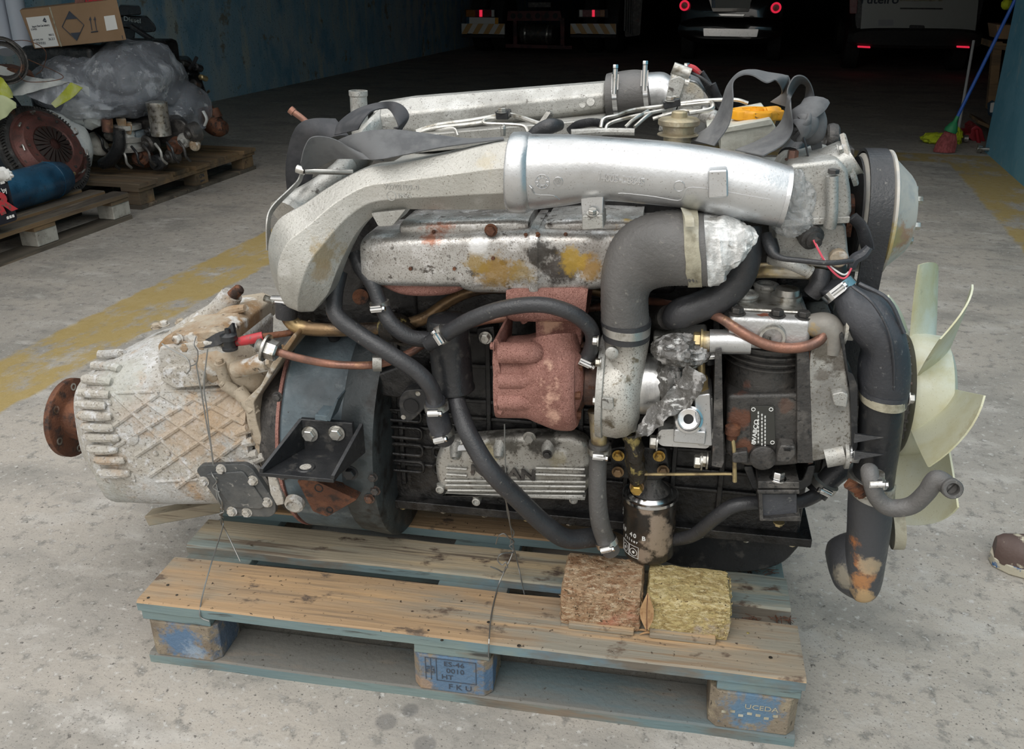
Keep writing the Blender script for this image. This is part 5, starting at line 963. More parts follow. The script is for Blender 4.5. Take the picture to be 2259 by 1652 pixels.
# ---- fan
fu, fv, fz_ = 1.382, .36, .510
fan = M(); q = M(); lathe(q, E(fu, fv, fz_), EU, [(-.025, .06), (-.025, .108), (-.018, .112), (.035, .108), (.045, .09), (.045, .06)], 44); fh = obj('fan', q, m_fan, eng, 'yellowed plastic cooling fan')
for k in range(7):
    th_ = R(-22.8 + k * 360 / 7); q = M(); rs = []
    rad = EZ * math.cos(th_) - EV * math.sin(th_); tan = EZ * math.sin(th_) + EV * math.cos(th_)
    for i in range(9):
        t = i / 8; r_ = .095 + .142 * t; wd = .048 + .021 * t; pit = R(40 - 12 * t); ring = []
        sw = .02 * math.sin(t * PI)
        for j in range(9):
            e = j / 8 * 2 - 1; cam_ = .010 * (1 - e * e)
            ring.append(E(fu + .006, fv, fz_) + rad * (r_ - .012 * (e * e) * t) + tan * (e * wd * math.cos(pit)) + EU * (e * wd * math.sin(pit) + cam_))
        rs.append(ring)
    n1, n2 = len(rs), 9; vs = [p for r in rs for p in r]; nn = len(vs); th2 = .0032
    vs += [p + EU * th2 for p in vs]; fs = []
    for i in range(n1 - 1):
        for j in range(n2 - 1):
            a = i * n2 + j; fs.append([a, a + 1, a + n2 + 1, a + n2]); fs.append([nn + a, nn + a + n2, nn + a + n2 + 1, nn + a + 1])
        for j in (0, n2 - 1): a = i * n2 + j; fs.append([a, a + n2, nn + a + n2, nn + a])
    for i in (0, n1 - 1):
        for j in range(n2 - 1): a = i * n2 + j; fs.append([a, nn + a, nn + a + 1, a + 1])
    q.add(vs, fs); obj('fan_blade', q, m_fan, fh, ang=50)

# ---- top of the engine: rear intake box, hose, flange
mt_ = m_alud
q = M(); rs_ = []
secs = [(800, 285, 800, 320, .44, .05), (830, 222, 850, 310, .46, .05), (905, 210, 920, 312, .47, .05), (1340, 177, 1340, 252, .50, .048)]
lp(q, secs[1:], ex=2.0, n=8, sub=1); 
rbx = obj('intake_box', q, mt_, eng, 'octagonal dull silver intake duct at the back', bevel=.006, ang=20)
q = M(); lp(q, [(790, 300, 800, 380, .40, .05), (815, 262, 830, 350, .42, .05), (850, 228, 870, 320, .46, .05)], ex=2.6, n=16, sub=3); obj('duct_shoulder', q, mt_, rbx)
for x, y, r_ in ((978, 250, 8), (1140, 236, 7), (1303, 226, 9), (1285, 232, 7), (1182, 246, 8)):
    q = M(); p = P(x, y, .452); lathe(q, p + EV * .003, -EV + EZ * .3, [(0, r_ * .0008), (.004, r_ * .0008), (.004, 0)], 16); obj('cast_boss', q, mt_, rbx)
q = M(); pp(q, [(900, 300), (1330, 262), (1330, 300), (1000, 330), (900, 340)], .40, .52, 4); obj('manifold_base', q, mt_, rbx, bevel=.004)
q = M(); lp(q, [(1338, 163, 1340, 255, .49, .052), (1352, 160, 1356, 252, .49, .053), (1395, 154, 1398, 248, .49, .053), (1428, 156, 1440, 244, .49, .052)], ex=2.1, n=32); rh = obj('rubber_coupling', q, m_rubd, eng, 'dark rubber coupling with two clamps')
for x1, y1, x2, y2 in ((1352, 160, 1357, 253), (1417, 152, 1425, 246)):
    q = M(); lp(q, [(x1, y1 - 2, x2, y2 + 2, .49, .055), (x1 + 10, y1 - 3, x2 + 10, y2 + 1, .49, .055)], ex=2.1, n=36, sub=1); obj('hose_clamp', q, m_chrome, rh)
    q = M(); c = P(x1 + 5, y1 + 20, .44); box(q, c, EU * .006, EV * .004, EZ * .013); cyl(q, c - EV * .006 - EZ * .02, c - EV * .006 + EZ * .022, .0045, 12); hexb(q, c - EV * .006 + EZ * .022, EZ, .005, .006, False); obj('clamp_screw', q, m_chrome, rh)
q = M(); lp(q, [(1430, 160, 1440, 242, .49, .046), (1465, 160, 1460, 240, .49, .046), (1490, 178, 1462, 262, .48, .046), (1505, 200, 1470, 285, .46, .046)], ex=2.3, n=28); ie = obj('intake_elbow', q, m_alu, eng, 'silver intake elbow')
q = M(); pp(q, [(1478, 175), (1498, 168), (1512, 176), (1478, 285), (1452, 290)], .42, .54, 5); pp(q, [(1508, 178), (1535, 185), (1555, 205), (1530, 300), (1480, 300)], .43, .53, 8); obj('elbow_flange', q, m_alud, ie, bevel=.003)
q = M(); pp(q, [(1500, 172), (1540, 180), (1568, 215), (1560, 290), (1500, 300)], .46, .58, 10); obj('heater_casting', q, m_alu, ie, bevel=.008)
for x, y in ((1484, 150), (1480, 172)):
    q = M(); a = P(x, y, .44); cyl(q, a, a + EU * .03 - EZ * .01, .0105, 16); obj('cap_screw', q, m_steel, ie)
q = M(); a = P(1512, 182, .45); lathe(q, a, EZ, [(0, .006), (.004, .009), (.010, .009), (.012, .006), (.016, .006), (.018, .008), (.026, .008), (.027, .005), (.032, .005)], 6); obj('terminal', q, m_chrome, ie)
q = M(); TP(q, [(1520, 146, .45, 6), (1532, 152, .45, 7), (1545, 163, .45, 6)], 10); obj('red_cable_boot', q, m_redp, ie, 'red cable boot')
q = M(); TP(q, [(1545, 160, .46, 8), (1560, 185, .46, 9), (1575, 215, .46, 9), (1588, 240, .46, 9)], 12, 10, corr=.004); TP(q, [(1570, 185, .45, 9), (1580, 210, .45, 9), (1592, 235, .44, 9)], 12, 10, corr=.004); obj('corrugated_conduit', q, m_rub, eng)
q = M(); TP(q, [(1518, 158, .45, 3), (1545, 170, .44, 3), (1568, 188, .44, 4)], 8); obj('black_cable', q, m_rub, eng)
q = M(); TP(q, [(1545, 250, .42, 16), (1575, 262, .42, 18), (1585, 280, .42, 14)], 14); obj('mottled_fitting', q, m_alub, ie)
# rear upright pipe and bolt at the left
q = M(); a = P(793, 262, .40); b = P(790, 200, .40); ax = (b - a).normalized(); L = (b - a).length; lathe(q, a - ax * .03, ax, [(0, .0155), (L + .02, .0155), (L + .022, .017), (L + .03, .017), (L + .03, .0135), (L, .013), (L, 0)], 24); obj('upright_pipe', q, m_alud, eng, 'short grey upright pipe stub')
q = M(); TP(q, [(700, 290, .36, 7), (668, 262, .36, 7), (645, 245, .36, 7), (640, 241, .36, 6)], 12, 3); TP(q, [(648, 248, .36, 9), (640, 241, .36, 9)], 12, 1); obj('copper_bolt', q, m_copper, eng)
# valve cover, vacuum valve, oil filler cap
q = M(); boxE(q, .44, 1.13, .27, .47, .86, .905); vcv = obj('valve_cover', q, m_alud, eng, 'ribbed silver valve cover', bevel=.006)
zz = .905
for k in range(6):
    q = M(); boxE(q, .70, 1.08, .29 + k * .022, .296 + k * .022, .90, .912); obj('rib', q, m_alud, vcv, bevel=.001)
q = M(); pp(q, [(1590, 292), (1600, 284), (1700, 268), (1712, 278), (1712, 330), (1590, 345)], .30, .50, 6); pp(q, [(1560, 288), (1700, 262), (1706, 270), (1705, 276), (1562, 300)], .295, .50, 3); obj('raised_front', q, mat('cream_alloy', (.62, .62, .55), .5, .3, [((.4, .38, .32), 14, .52, .66)], (120, .4)), vcv, bevel=.006)
q = M(); TP(q, [(1260, 295, .32, 10), (1330, 290, .33, 8), (1400, 291, .33, 8)], 10, 2); obj('breather_rail', q, m_alud, vcv)
q = M(); c = P(1495, 308, .20); lathe(q, c - EZ * .01, EZ, [(0, .020), (.008, .020), (.009, .0215), (.016, .0215), (.017, .031), (.0185, .031), (.020, .023), (.030, .024), (.031, .029), (.033, .031), (.039, .031), (.042, .027), (.043, .012), (.050, .0115), (.052, .009), (.052, 0)], 32); obj('vacuum_valve', q, mat('beige_brass', (.40, .34, .22), .45, .55, [((.26, .22, .16), 20, .45, .62), ((.5, .46, .36), 30, .56, .66)], (120, .4)), eng, 'dull brass flanged valve')
cap0 = P(1668, 262, .36); q = M()
lathe(q, cap0 - EZ * .012, EZ, [(0, .030), (.01, .032), (.012, .034), (.016, .034)], 36); oc_ = obj('oil_filler_cap', q, m_ycap, eng, 'bright yellow oil filler cap')
q = M(); rs = []
for h, f_ in ((.004, .93), (.006, .99), (.015, 1), (.018, .97), (.0195, .88), (.0195, .62), (.0165, .58), (.0165, .30), (.021, .27), (.0215, .01)):
    ring = []
    for k in range(60):
        a = 2 * PI * k / 60; lobe = .5 + .5 * math.cos(a * 5 + .6); r0 = .037 + .007 * min(1, max(0, (lobe - .25) * 3))
        if f_ < .9: r0 = .039
        ring.append(cap0 + EZ * (h - .004) + (EU * math.cos(a) + EV * math.sin(a)) * r0 * f_)
    rs.append(ring)
rings(q, rs); obj('cap_grip', q, m_ycap, oc_)
q = M(); ribbon(q, [((1690, 238, .36), (1695, 250, .34)), ((1712, 236, .36), (1712, 250, .34)), ((1722, 240, .36), (1722, 262, .345))], .004, 4, 2); obj('cap_tab', q, m_ycap, oc_)
q = M(); text(q, 'OIL', cap0 + EZ * .0177 - EV * .0, EU, EV, .008, .0008); obj('cap_lettering', q, m_ycap, oc_)
# injector lines
def line(pts, r=.0032, mt=m_steel): q = M(); tube(q, [P(*p) for p in pts], r, 8, 5); obj('fuel_line', q, mt, eng)
line([(918, 290, .33), (960, 276, .34), (1040, 265, .35), (1100, 254, .36)]); line([(918, 294, .32), (960, 282, .33), (1050, 272, .34), (1100, 260, .35)])
line([(1118, 252, .36), (1145, 258, .35), (1180, 270, .33), (1205, 278, .32)], .0042); line([(1118, 260, .35), (1075, 262, .34), (1070, 272, .33), (1120, 274, .33), (1155, 278, .33), (1165, 292, .32)], .003)
line([(962, 278, .34), (965, 288, .33), (1000, 284, .33), (1010, 300, .32)], .003)
line([(1325, 282, .33), (1332, 262, .34), (1360, 255, .35), (1400, 242, .38), (1480, 232, .4)]); line([(1335, 290, .33), (1345, 272, .34), (1400, 256, .36), (1470, 242, .39)])
line([(1380, 280, .34), (1400, 262, .35), (1430, 245, .38)]); line([(1400, 280, .34), (1425, 258, .36), (1445, 245, .39)])
line([(1500, 228, .40), (1550, 222, .4), (1620, 220, .4), (1650, 228, .4)]); line([(1500, 232, .40), (1560, 226, .4), (1572, 232, .39), (1565, 242, .38), (1520, 250, .37)], .004)
line([(1440, 262, .37), (1500, 245, .38), (1540, 246, .38)], .003)
q = M(); pp(q, [(1092, 246), (1120, 246), (1122, 264), (1094, 264)], .335, .37, 3); obj('line_clip', q, m_blkp, eng, bevel=.002); q = M(); pp(q, [(1462, 225), (1500, 218), (1502, 234), (1465, 242)], .385, .41, 3); obj('line_clip', q, m_blkp, eng, bevel=.002)
q = M(); a = P(1107, 247, .34); hexb(q, a, EZ, .007); hexb(q, P(1478, 222, .39), EZ, .007); hexb(q, P(1490, 219, .4), EZ, .006); obj('bolt', q, m_steel, eng)
q = M(); a, b = P(1195, 277, .31), P(1214, 250, .31); cyl(q, a, b, .008, 6); cyl(q, b, b + (b - a) * .1, .006, 10); obj('injector_nut', q, m_steel, eng)
q = M(); TP(q, [(1175, 300, .28, 14), (1190, 288, .28, 16), (1215, 278, .28, 17), (1235, 276, .3, 12)], 14); obj('rubber_boot', q, m_rub, eng)
q = M(); TP(q, [(1110, 300, .27, 5), (1110, 280, .27, 6), (1108, 275, .27, 4)], 8, 3, corr=.003); obj('bleed_nipple', q, m_steel, eng)
q = M(); TP(q, [(1255, 290, .33, 8), (1275, 276, .34, 9), (1310, 270, .35, 9), (1345, 278, .35, 9)], 12, 12, corr=.004); obj('corrugated_conduit', q, m_rub, eng)
q = M(); TP(q, [(752, 400, .3, 9), (752, 370, .3, 9), (756, 345, .31, 9), (775, 335, .32, 9)], 12); obj('black_pipe', q, m_blkp, eng)
q = M(); boxE(q, .26, .50, .24, .46, .62, .86); obj('rear_engine_plate', q, m_block, eng, bevel=.01)
q = M(); TP(q, [(1745, 350, .25, 30), (1765, 320, .28, 30), (1770, 300, .3, 22)], 16); obj('top_hose', q, m_blkp, eng)
q = M(); hexb(q, P(1748, 352, .18), EZ, .008, .012); obj('bolt', q, m_copper, eng)
q = M(); torus(q, P(1835, 305, .34), EU, .018, .006, w=.01); boxE(q, *(lambda p: (p.x - .05, p.x + .03, .30, .38, p.z - .05, p.z - .01))(locE(P(1835, 305, .34)))); obj('front_bracket', q, m_castd, eng)

# ================================================================== LASHING STRAP
stp = thing('lashing_strap', 'grey webbing strap twisted in loops over the top of the diesel engine', 'strap', E(.7, .3, .93))
def rib(pairs, mt=m_web, name='strap_band', **k): q = M(); ribbon(q, pairs, .0018, 8, 5, **k); return obj(name, q, mt, stp, ang=60)
rib([((634, 430, .30), (668, 445, .31)), ((630, 370, .28), (688, 395, .30)), ((640, 310, .27), (700, 330, .29)), ((658, 275, .27), (722, 308, .27)), ((690, 262, .28), (745, 300, .27)), ((740, 262, .30), (770, 300, .28))], m_webshade)
rib([((738, 298, .25), (790, 286, .20)), ((748, 270, .26), (800, 268, .2)), ((790, 240, .27), (820, 246, .23)), ((850, 224, .28), (855, 240, .28)), ((885, 231, .28), (872, 262, .25)), ((902, 256, .27), (878, 280, .24)), ((885, 288, .26), (868, 282, .24))], m_webshade)
rib([((712, 325, .16), (770, 345, .16)), ((780, 296, .14), (830, 352, .10)), ((860, 286, .14), (890, 342, .10)), ((950, 296, .15), (970, 326, .11)), ((1030, 306, .15), (1040, 316, .12)), ((1110, 303, .13), (1112, 308, .12))])
rib([((663, 360, .12), (668, 374, .13)), ((672, 325, .11), (700, 370, .15)), ((690, 302, .11), (735, 352, .14)), ((735, 306, .12), (770, 350, .13)), ((790, 335, .12), (810, 352, .11)), ((845, 353, .11), (846, 355, .11))])
rib([((1512, 306, .20), (1576, 322, .16)), ((1560, 282, .21), (1608, 275, .17)), ((1588, 238, .22), (1617, 222, .18)), ((1604, 190, .23), (1617, 182, .2)), ((1630, 160, .24), (1636, 166, .2)), ((1662, 154, .26), (1660, 166, .2)), ((1695, 160, .28), (1690, 182, .2)), ((1730, 166, .30), (1712, 178, .22)), ((1742, 176, .30), (1725, 205, .32)), ((1736, 236, .3), (1700, 225, .36))])
rib([((1622, 331, .16), (1684, 344, .12)), ((1684, 304, .19), (1728, 318, .14)), ((1722, 270, .21), (1748, 285, .16)), ((1736, 225, .21), (1744, 228, .16)), ((1738, 195, .21), (1750, 205, .27)), ((1752, 170, .21), (1765, 185, .27)), ((1772, 168, .22), (1778, 190, .27)), ((1788, 185, .24), (1778, 205, .27)), ((1800, 222, .25), (1772, 232, .24))])
# the knot
q = M(); kc = P(1775, 262, .22)
def kn(pts, w_, name='knot_turn'):
    q = M(); tube(q, [P(*p) for p in pts], w_, 12, 6, flat=.45); obj(name, q, m_web, stp, ang=60)
kn([(1800, 225, .22), (1790, 240, .2), (1765, 258, .19), (1752, 275, .2), (1752, 292, .21)], .020)
kn([(1768, 250, .2), (1785, 262, .18), (1790, 280, .18), (1775, 295, .18), (1758, 288, .18)], .014)
kn([(1752, 268, .21), (1770, 272, .17), (1778, 288, .17), (1770, 302, .18)], .012)
kn([(1800, 245, .22), (1806, 270, .21), (1800, 300, .21), (1785, 312, .22)], .014)
kn([(1760, 282, .18), (1772, 280, .17), (1782, 272, .17), (1784, 262, .18)], .010)
rib([((1780, 300, .22), (1800, 296, .22)), ((1790, 325, .22), (1812, 315, .23)), ((1795, 350, .23), (1812, 345, .24))])
q = M(); tube(q, [P(1765, 285, .17), P(1775, 310, .17), P(1783, 345, .18)], .005, 8, 4, flat=.3); obj('strap_tail', q, m_webshade, stp)

# ================================================================== TIE WIRES
def wire(name_, label, parts_, r=.0013):
    t = thing(name_, label, 'wire', parts_[0][-1] if 0 else P(*parts_[0][0]), group=None)
    for pts in parts_:
        q = M(); tube(q, [P(*p) for p in pts], r, 6, 5); obj('wire_strand', q, m_wire, t)
    return t
def vz(x, y, z): p = PZ(x, y, z); return (x, y, locE(p).y)
zT = ZT + .002
wire('tie_wire', 'thin twisted steel wire hanging from the gearbox down to the left end of the pallet', [
    [(357, 758, .17), (385, 775, .165), (412, 790, .16), (420, 812, .155), (412, 825, .155)],
    [(432, 742, .16), (428, 760, .15), (436, 775, .15), (434, 800, .15), (420, 808, .155)],
    [(432, 800, .15), (445, 870, .145), (455, 930, .14), (466, 990, .13), (472, 1040, .13), (482, 1090, .12), (490, 1110, .12), (488, 1140, .14), (492, 1160, .15), vz(470, 1230, .20), vz(450, 1300, .16), (441, 1346, .0), (444, 1362, -.002), (462, 1370, -.002)],
    [(458, 770, .16), (450, 850, .145), (456, 900, .14), (464, 970, .13), (474, 1050, .13), (480, 1100, .12), (492, 1125, .13), (487, 1150, .15), (500, 1175, .16), vz(530, 1238, .15)],
    [(466, 1040, .13), (470, 1050, .12), (478, 1062, .12), (470, 1075, .12), (484, 1085, .12)], [(486, 1118, .13), (494, 1128, .13), (484, 1134, .13), (493, 1142, .14)]])
wire('tie_wire', 'twisted steel wire with curled ends crossing the middle of the front pallet', [
    [(1113, 935, .17), (1114, 1000, .165), (1117, 1080, .16), (1118, 1120, .17), (1124, 1150, .18), (1130, 1185, .19), (1132, 1215, .19), vz(1118, 1250, .18), vz(1100, 1290, .15), vz(1085, 1350, .146), (1079, 1410, -.003), (1078, 1448, -.003)],
    [(1112, 1090, .16), (1122, 1130, .17), (1126, 1160, .18), (1134, 1175, .19), (1126, 1195, .19), (1134, 1210, .19), vz(1145, 1255, .16), vz(1157, 1312, .14)],
    [(1094, 1200, .17), (1100, 1182, .165), (1112, 1177, .165), (1122, 1186, .17), (1134, 1195, .18), (1124, 1204, .18), (1135, 1214, .18)],
    [(1134, 1218, .18), (1105, 1222, .16), (1098, 1236, .16), (1108, 1246, .16), (1116, 1240, .16), (1120, 1252, .16)], [(1082, 1250, .15), (1098, 1256, .155), (1110, 1262, .16), (1116, 1250, .16)]])

# ================================================================== BACKGROUND LEFT
RB = -BA
def ppK(m, poly, s0, s1, r=0, mi=0):
    if r: poly = rp2(poly, r)
    ps = [K(a, b, s0) for a, b in poly]; d = BS
    if sum(a for a, b in poly) / len(poly) < 600:            # things standing askew along the left wall
        c = sum(ps, V((0, 0, 0))) / len(ps) - CAM; d = V((c.x, c.y, 0)).normalized()
    return prism(m, ps, d * (s1 - s0), mi)
def TK(m, pts, n=12, sub=4, **k):                            # (x, y, s, radius px)
    w3 = [K(a, b, s) for a, b, s, r in pts]
    return tube(m, w3, [r * dep(p) / F for p, (a, b, s, r) in zip(w3, pts)], n, sub, **k)
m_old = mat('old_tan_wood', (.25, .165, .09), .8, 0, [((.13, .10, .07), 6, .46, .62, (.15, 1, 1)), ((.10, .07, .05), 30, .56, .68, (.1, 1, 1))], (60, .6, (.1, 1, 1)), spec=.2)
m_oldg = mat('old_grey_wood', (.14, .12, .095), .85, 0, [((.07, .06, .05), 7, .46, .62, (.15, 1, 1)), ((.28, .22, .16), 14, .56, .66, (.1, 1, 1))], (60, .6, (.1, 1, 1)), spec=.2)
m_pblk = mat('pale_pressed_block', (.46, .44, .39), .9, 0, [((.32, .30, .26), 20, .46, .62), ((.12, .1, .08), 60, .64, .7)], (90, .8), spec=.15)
far = thing('wooden_pallet', 'tan wooden pallet by the blue wall carrying the film covered engine', 'pallet', B(-3.6, 1.9, 0), RB)
f3 = lambda u, v, z: B(-4.23 + v, 1.32 + u, z)
for i in range(7):
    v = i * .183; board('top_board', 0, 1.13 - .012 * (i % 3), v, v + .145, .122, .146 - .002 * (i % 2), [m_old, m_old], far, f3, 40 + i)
for i in range(3):
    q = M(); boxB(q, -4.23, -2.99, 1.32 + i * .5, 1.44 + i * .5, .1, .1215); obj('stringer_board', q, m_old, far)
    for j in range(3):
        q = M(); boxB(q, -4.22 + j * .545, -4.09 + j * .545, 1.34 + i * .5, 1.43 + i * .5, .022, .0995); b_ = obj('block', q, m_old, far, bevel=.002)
        if i == 2 and j == 1:
            q = M(); text(q, 'CP6', B(-3.61, 2.4315, .072), BS, EZ, .022, .001); text(q, '200912', B(-3.61, 2.4315, .042), BS, EZ, .012, .001); obj('stamp', q, m_ink, b_)
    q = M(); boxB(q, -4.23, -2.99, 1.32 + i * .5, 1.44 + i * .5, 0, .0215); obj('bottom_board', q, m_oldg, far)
near = thing('wooden_pallet', 'old grey pallet at the left edge with pale blocks, under the blue tank', 'pallet', B(-5.0, 2.1, 0), RB + PI / 2)
f2 = lambda u, v, z: B(-5.66 + u, 2.52 - v, z)
for i, (a, b) in enumerate(((0, .10), (.15, .25), (.30, .44), (.49, .59), (.66, .80))):
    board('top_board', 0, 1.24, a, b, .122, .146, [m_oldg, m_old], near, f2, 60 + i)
for i in range(3):
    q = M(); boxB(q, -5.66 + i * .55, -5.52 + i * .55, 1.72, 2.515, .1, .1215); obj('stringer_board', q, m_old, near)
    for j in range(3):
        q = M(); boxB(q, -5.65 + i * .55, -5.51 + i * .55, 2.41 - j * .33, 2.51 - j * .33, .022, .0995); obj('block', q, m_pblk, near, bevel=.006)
for j in range(3):
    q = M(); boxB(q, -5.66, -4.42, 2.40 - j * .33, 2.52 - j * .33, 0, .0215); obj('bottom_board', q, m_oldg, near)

ce = thing('covered_engine', 'dirty used engine half hidden under clear plastic film on the tan pallet', 'engine', B(-3.6, 1.9, .146), RB)
q = M(); boxB(q, -3.95, -3.1, 1.55, 2.05, .30, .85); obj('engine_block', q, m_block, ce, bevel=.03)
q = M(); ppK(q, [(200, 268), (400, 262), (425, 290), (410, 305), (360, 318), (280, 322), (210, 310)], -3.85, -3.5, 10); obj('crankcase', q, m_castd, ce, bevel=.015)
q = M(); c = K(357, 300, -3.95); lathe(q, c, EZ, [(0, .05), (.004, .057), (.16, .057), (.165, .06), (.19, .06), (.195, .04)], 26); obj('filter_can', q, m_steel, ce)
q = M(); c = K(290, 332, -3.95); lathe(q, c, EZ, [(0, .085), (.02, .09), (.025, .07), (.05, .07), (.055, .085), (.08, .09), (.085, .06), (.12, .055), (.125, .08), (.15, .08)], 28); obj('pulley', q, m_alud, ce)
q = M(); TK(q, [(196, 300, -4.0, 16), (215, 325, -4.0, 24), (216, 335, -4.0, 22)], 18); obj('grey_housing', q, m_pblk, ce)
q = M(); TK(q, [(262, 285, -4.05, 12), (262, 325, -4.05, 14), (245, 352, -4.05, 14), (225, 362, -4.05, 12)], 14); obj('black_duct', q, m_blkp, ce)
q = M(); TK(q, [(236, 262, -4.05, 12), (238, 290, -4.05, 12)], 12); obj('copper_tube', q, m_copper, ce)
q = M(); ppK(q, [(255, 262), (278, 262), (280, 282), (262, 285)], -4.0, -3.9, 3); ppK(q, [(280, 272), (292, 274), (290, 298), (276, 296)], -4.0, -3.9, 3); obj('tan_bracket', q, m_gearb, ce, bevel=.005)
for k, (x, y, r_, mm) in enumerate(((325, 318, 20, m_castd), (385, 325, 18, m_rust), (405, 310, 16, m_alud), (300, 300, 14, m_bell), (330, 290, 12, m_blkp), (420, 295, 22, m_castd), (240, 300, 10, m_alud), (375, 345, 16, m_castd), (310, 345, 22, m_rust), (345, 360, 18, m_blkp), (430, 322, 12, m_gearb))):
    q = M(); p = K(x, y, -3.95); rr = r_ * dep(p) / F; lathe(q, p, (-BS + BT * random.uniform(-.6, .6) + EZ * random.uniform(-.3, .5)), [(-.05, rr), (0, rr), (.012, rr * .8), (.012, rr * .45), (.03, rr * .4), (.032, 0)], 18); obj('engine_fitting', q, mm, ce)
for k in range(8):
    q = M(); x, y = 212 + k * 26, 292 + (k * 37) % 40; TK(q, [(x, y, -4.02, 3), (x + 12, y + 16, -4.04, 3), (x + 16, y + 34, -4.04, 3), (x + 26, y + 44, -4.0, 3)], 8); obj('thin_pipe', q, (m_blkp, m_castd, m_alud)[k % 3], ce)
q = M(); TK(q, [(452, 236, -3.3, 16), (462, 262, -3.3, 24), (480, 280, -3.3, 22), (497, 282, -3.3, 14)], 18); TK(q, [(470, 240, -3.3, 12), (478, 260, -3.3, 14)], 12); obj('red_casting', q, m_rust, ce)
q = M(); ribbon_ = [K(448, 245, -3.5), K(456, 262, -3.5), K(452, 276, -3.5)]; tube(q, ribbon_, .022, 12, 4, flat=.35); obj('white_tag', q, m_white, ce)
# film draped over it
fl = thing('plastic_film', 'crumpled clear plastic film draped over the engine on the tan pallet', 'plastic film', B(-3.6, 1.9, .5), RB)
def film(cx, cy, s, rx, ry, rd, seed, amp=.22, mt=None, cut=-.55, fq=2.6):
    q = M(); c = K(cx, cy, s); k = dep(c) / F
    blob(q, c, rx * k, rd, ry * k * 1.1, amp * .55, fq * .8, 60, ax=(BT, BS, EZ), seed=seed, cut=cut)
    for i, p in enumerate(q.v): q.v[i] = p + V((noise.noise(p * 9), noise.noise(p * 9 + V((4, 0, 1))), noise.noise(p * 9 + V((0, 7, 1))))) * .02
    return obj('film_fold', q, mt or m_film2, fl, fix=False, ang=40)
film(255, 195, -3.75, 128, 82, .34, 3); film(300, 175, -3.7, 95, 75, .36, 7); film(170, 190, -3.9, 90, 60, .3, 12); film(395, 245, -3.5, 58, 55, .25, 5); film(215, 235, -3.95, 90, 28, .25, 9, mt=m_film2)
q = M(); c = K(260, 190, -3.55); k = dep(c) / F; blob(q, c, 105 * k, .28, 65 * k, .12, 3, 40, ax=(BT, BS, EZ), seed=1); obj('dirty_hood', q, mat('greyish_cover', (.13, .13, .14), .5, 0, [((.28, .28, .29), 5, .5, .62)], (20, .8)), ce)
# cardboard box on top
m_card = mat('brown_cardboard', (.31, .205, .125), .8, 0, [((.26, .17, .10), 3, .4, .6)], (60, .2), spec=.2)
sbx = -3.95
cb = thing('cardboard_box', 'long brown cardboard box with a black diamond mark and two up arrows', 'box', K(170, 95, sbx), RB)
quad = [(43, 22), (257, -2), (279, 88), (122, 104), (76, 108)]
q = M(); ppK(q, quad, sbx, sbx + .38); obj('body', q, m_card, cb, bevel=.004)
q = M(); ppK(q, [(108, 16), (111, 15.5), (137, 103), (134, 103)], sbx - .002, sbx); obj('box_seam', q, m_tape, cb)
q = M(); ppK(q, [(57, 39), (107, 34), (130, 101), (78, 106)], sbx - .003, sbx); lb_ = obj('shipping_label', q, m_white, cb)
bx = (K(257, -2, sbx) - K(43, 22, sbx)).normalized(); by = bx.cross(-BS).normalized(); by = -(K(78, 106, sbx) - K(57, 39, sbx)).normalized()
q = M(); o_ = sbx - .0035
def tx(s_, x, y, h, **k): text(q, s_, K(x, y, o_), bx, by, h, .001, **k)
tx('Import Fleet Line Industry', 90, 57, .0115, sx=.72); tx('CYMSS', 75, 65, .010); tx('70512', 113, 77, .011); tx('36.2.1', 114, 86, .014); tx('HYTMG XN', 84, 88, .010)
for k in range(14): x = 78 + k * 1.6; ppK(q, [(x, 92), (x + (.9 if k % 3 else .5), 92), (x + 1.6 + (.9 if k % 3 else .5), 98), (x + 1.6, 98)], o_, o_ + .001)
ppK(q, [(98, 38), (102, 44), (94, 46)], o_, o_ + .001); ppK(q, [(93, 46), (103, 45), (102, 50)], o_, o_ + .001)
obj('label_print', q, m_ink, lb_)
q = M(); D4 = [(153, 25), (185, 55), (169, 89), (137, 59)]
for i in range(4):
    a, b = D4[i], D4[(i + 1) % 4]; tube(q, [K(*a, o_), K(*b, o_)], .0022, 4, 1)
ppK(q, [(153, 25), (172, 41), (145, 43)], o_, o_ + .001); ppK(q, [(155, 73), (178, 71), (169, 89)], o_, o_ + .001)
for x in (199, 209):
    ppK(q, [(x, 36), (x + 3, 44), (x - 3, 44.5)], o_, o_ + .001); tube(q, [K(x, 43, o_), K(x + 4, 67, o_)], .0022, 4, 1)
tube(q, [K(201, 71, o_), K(216, 69, o_)], .003, 4, 1); tube(q, [K(269, 78, o_), K(271, 86, o_)], .002, 4, 1)
obj('print', q, m_ink, cb, 'black diamond and arrow marks')
q = M(); ppK(q, [(229, 36), (253, 33), (260, 64), (235, 68)], sbx - .003, sbx); obj('white_sticker', q, m_white, cb)
ri = M(); ppK(ri, [(188, 8), (230, 4), (228, -25), (186, -20)], sbx + .08, sbx + .16, 4); obj('red_case', ri, m_redp, label='bright red plastic case lying on the cardboard box', cat='case', rot=RB, bevel=.006)
ri = M(); ppK(ri, [(165, 9), (187, 8), (186, -18), (164, -16)], sbx + .08, sbx + .16, 3); obj('pink_packet', ri, m_red, label='dull pink packet beside the red case on the cardboard box', cat='packet', rot=RB, bevel=.004)
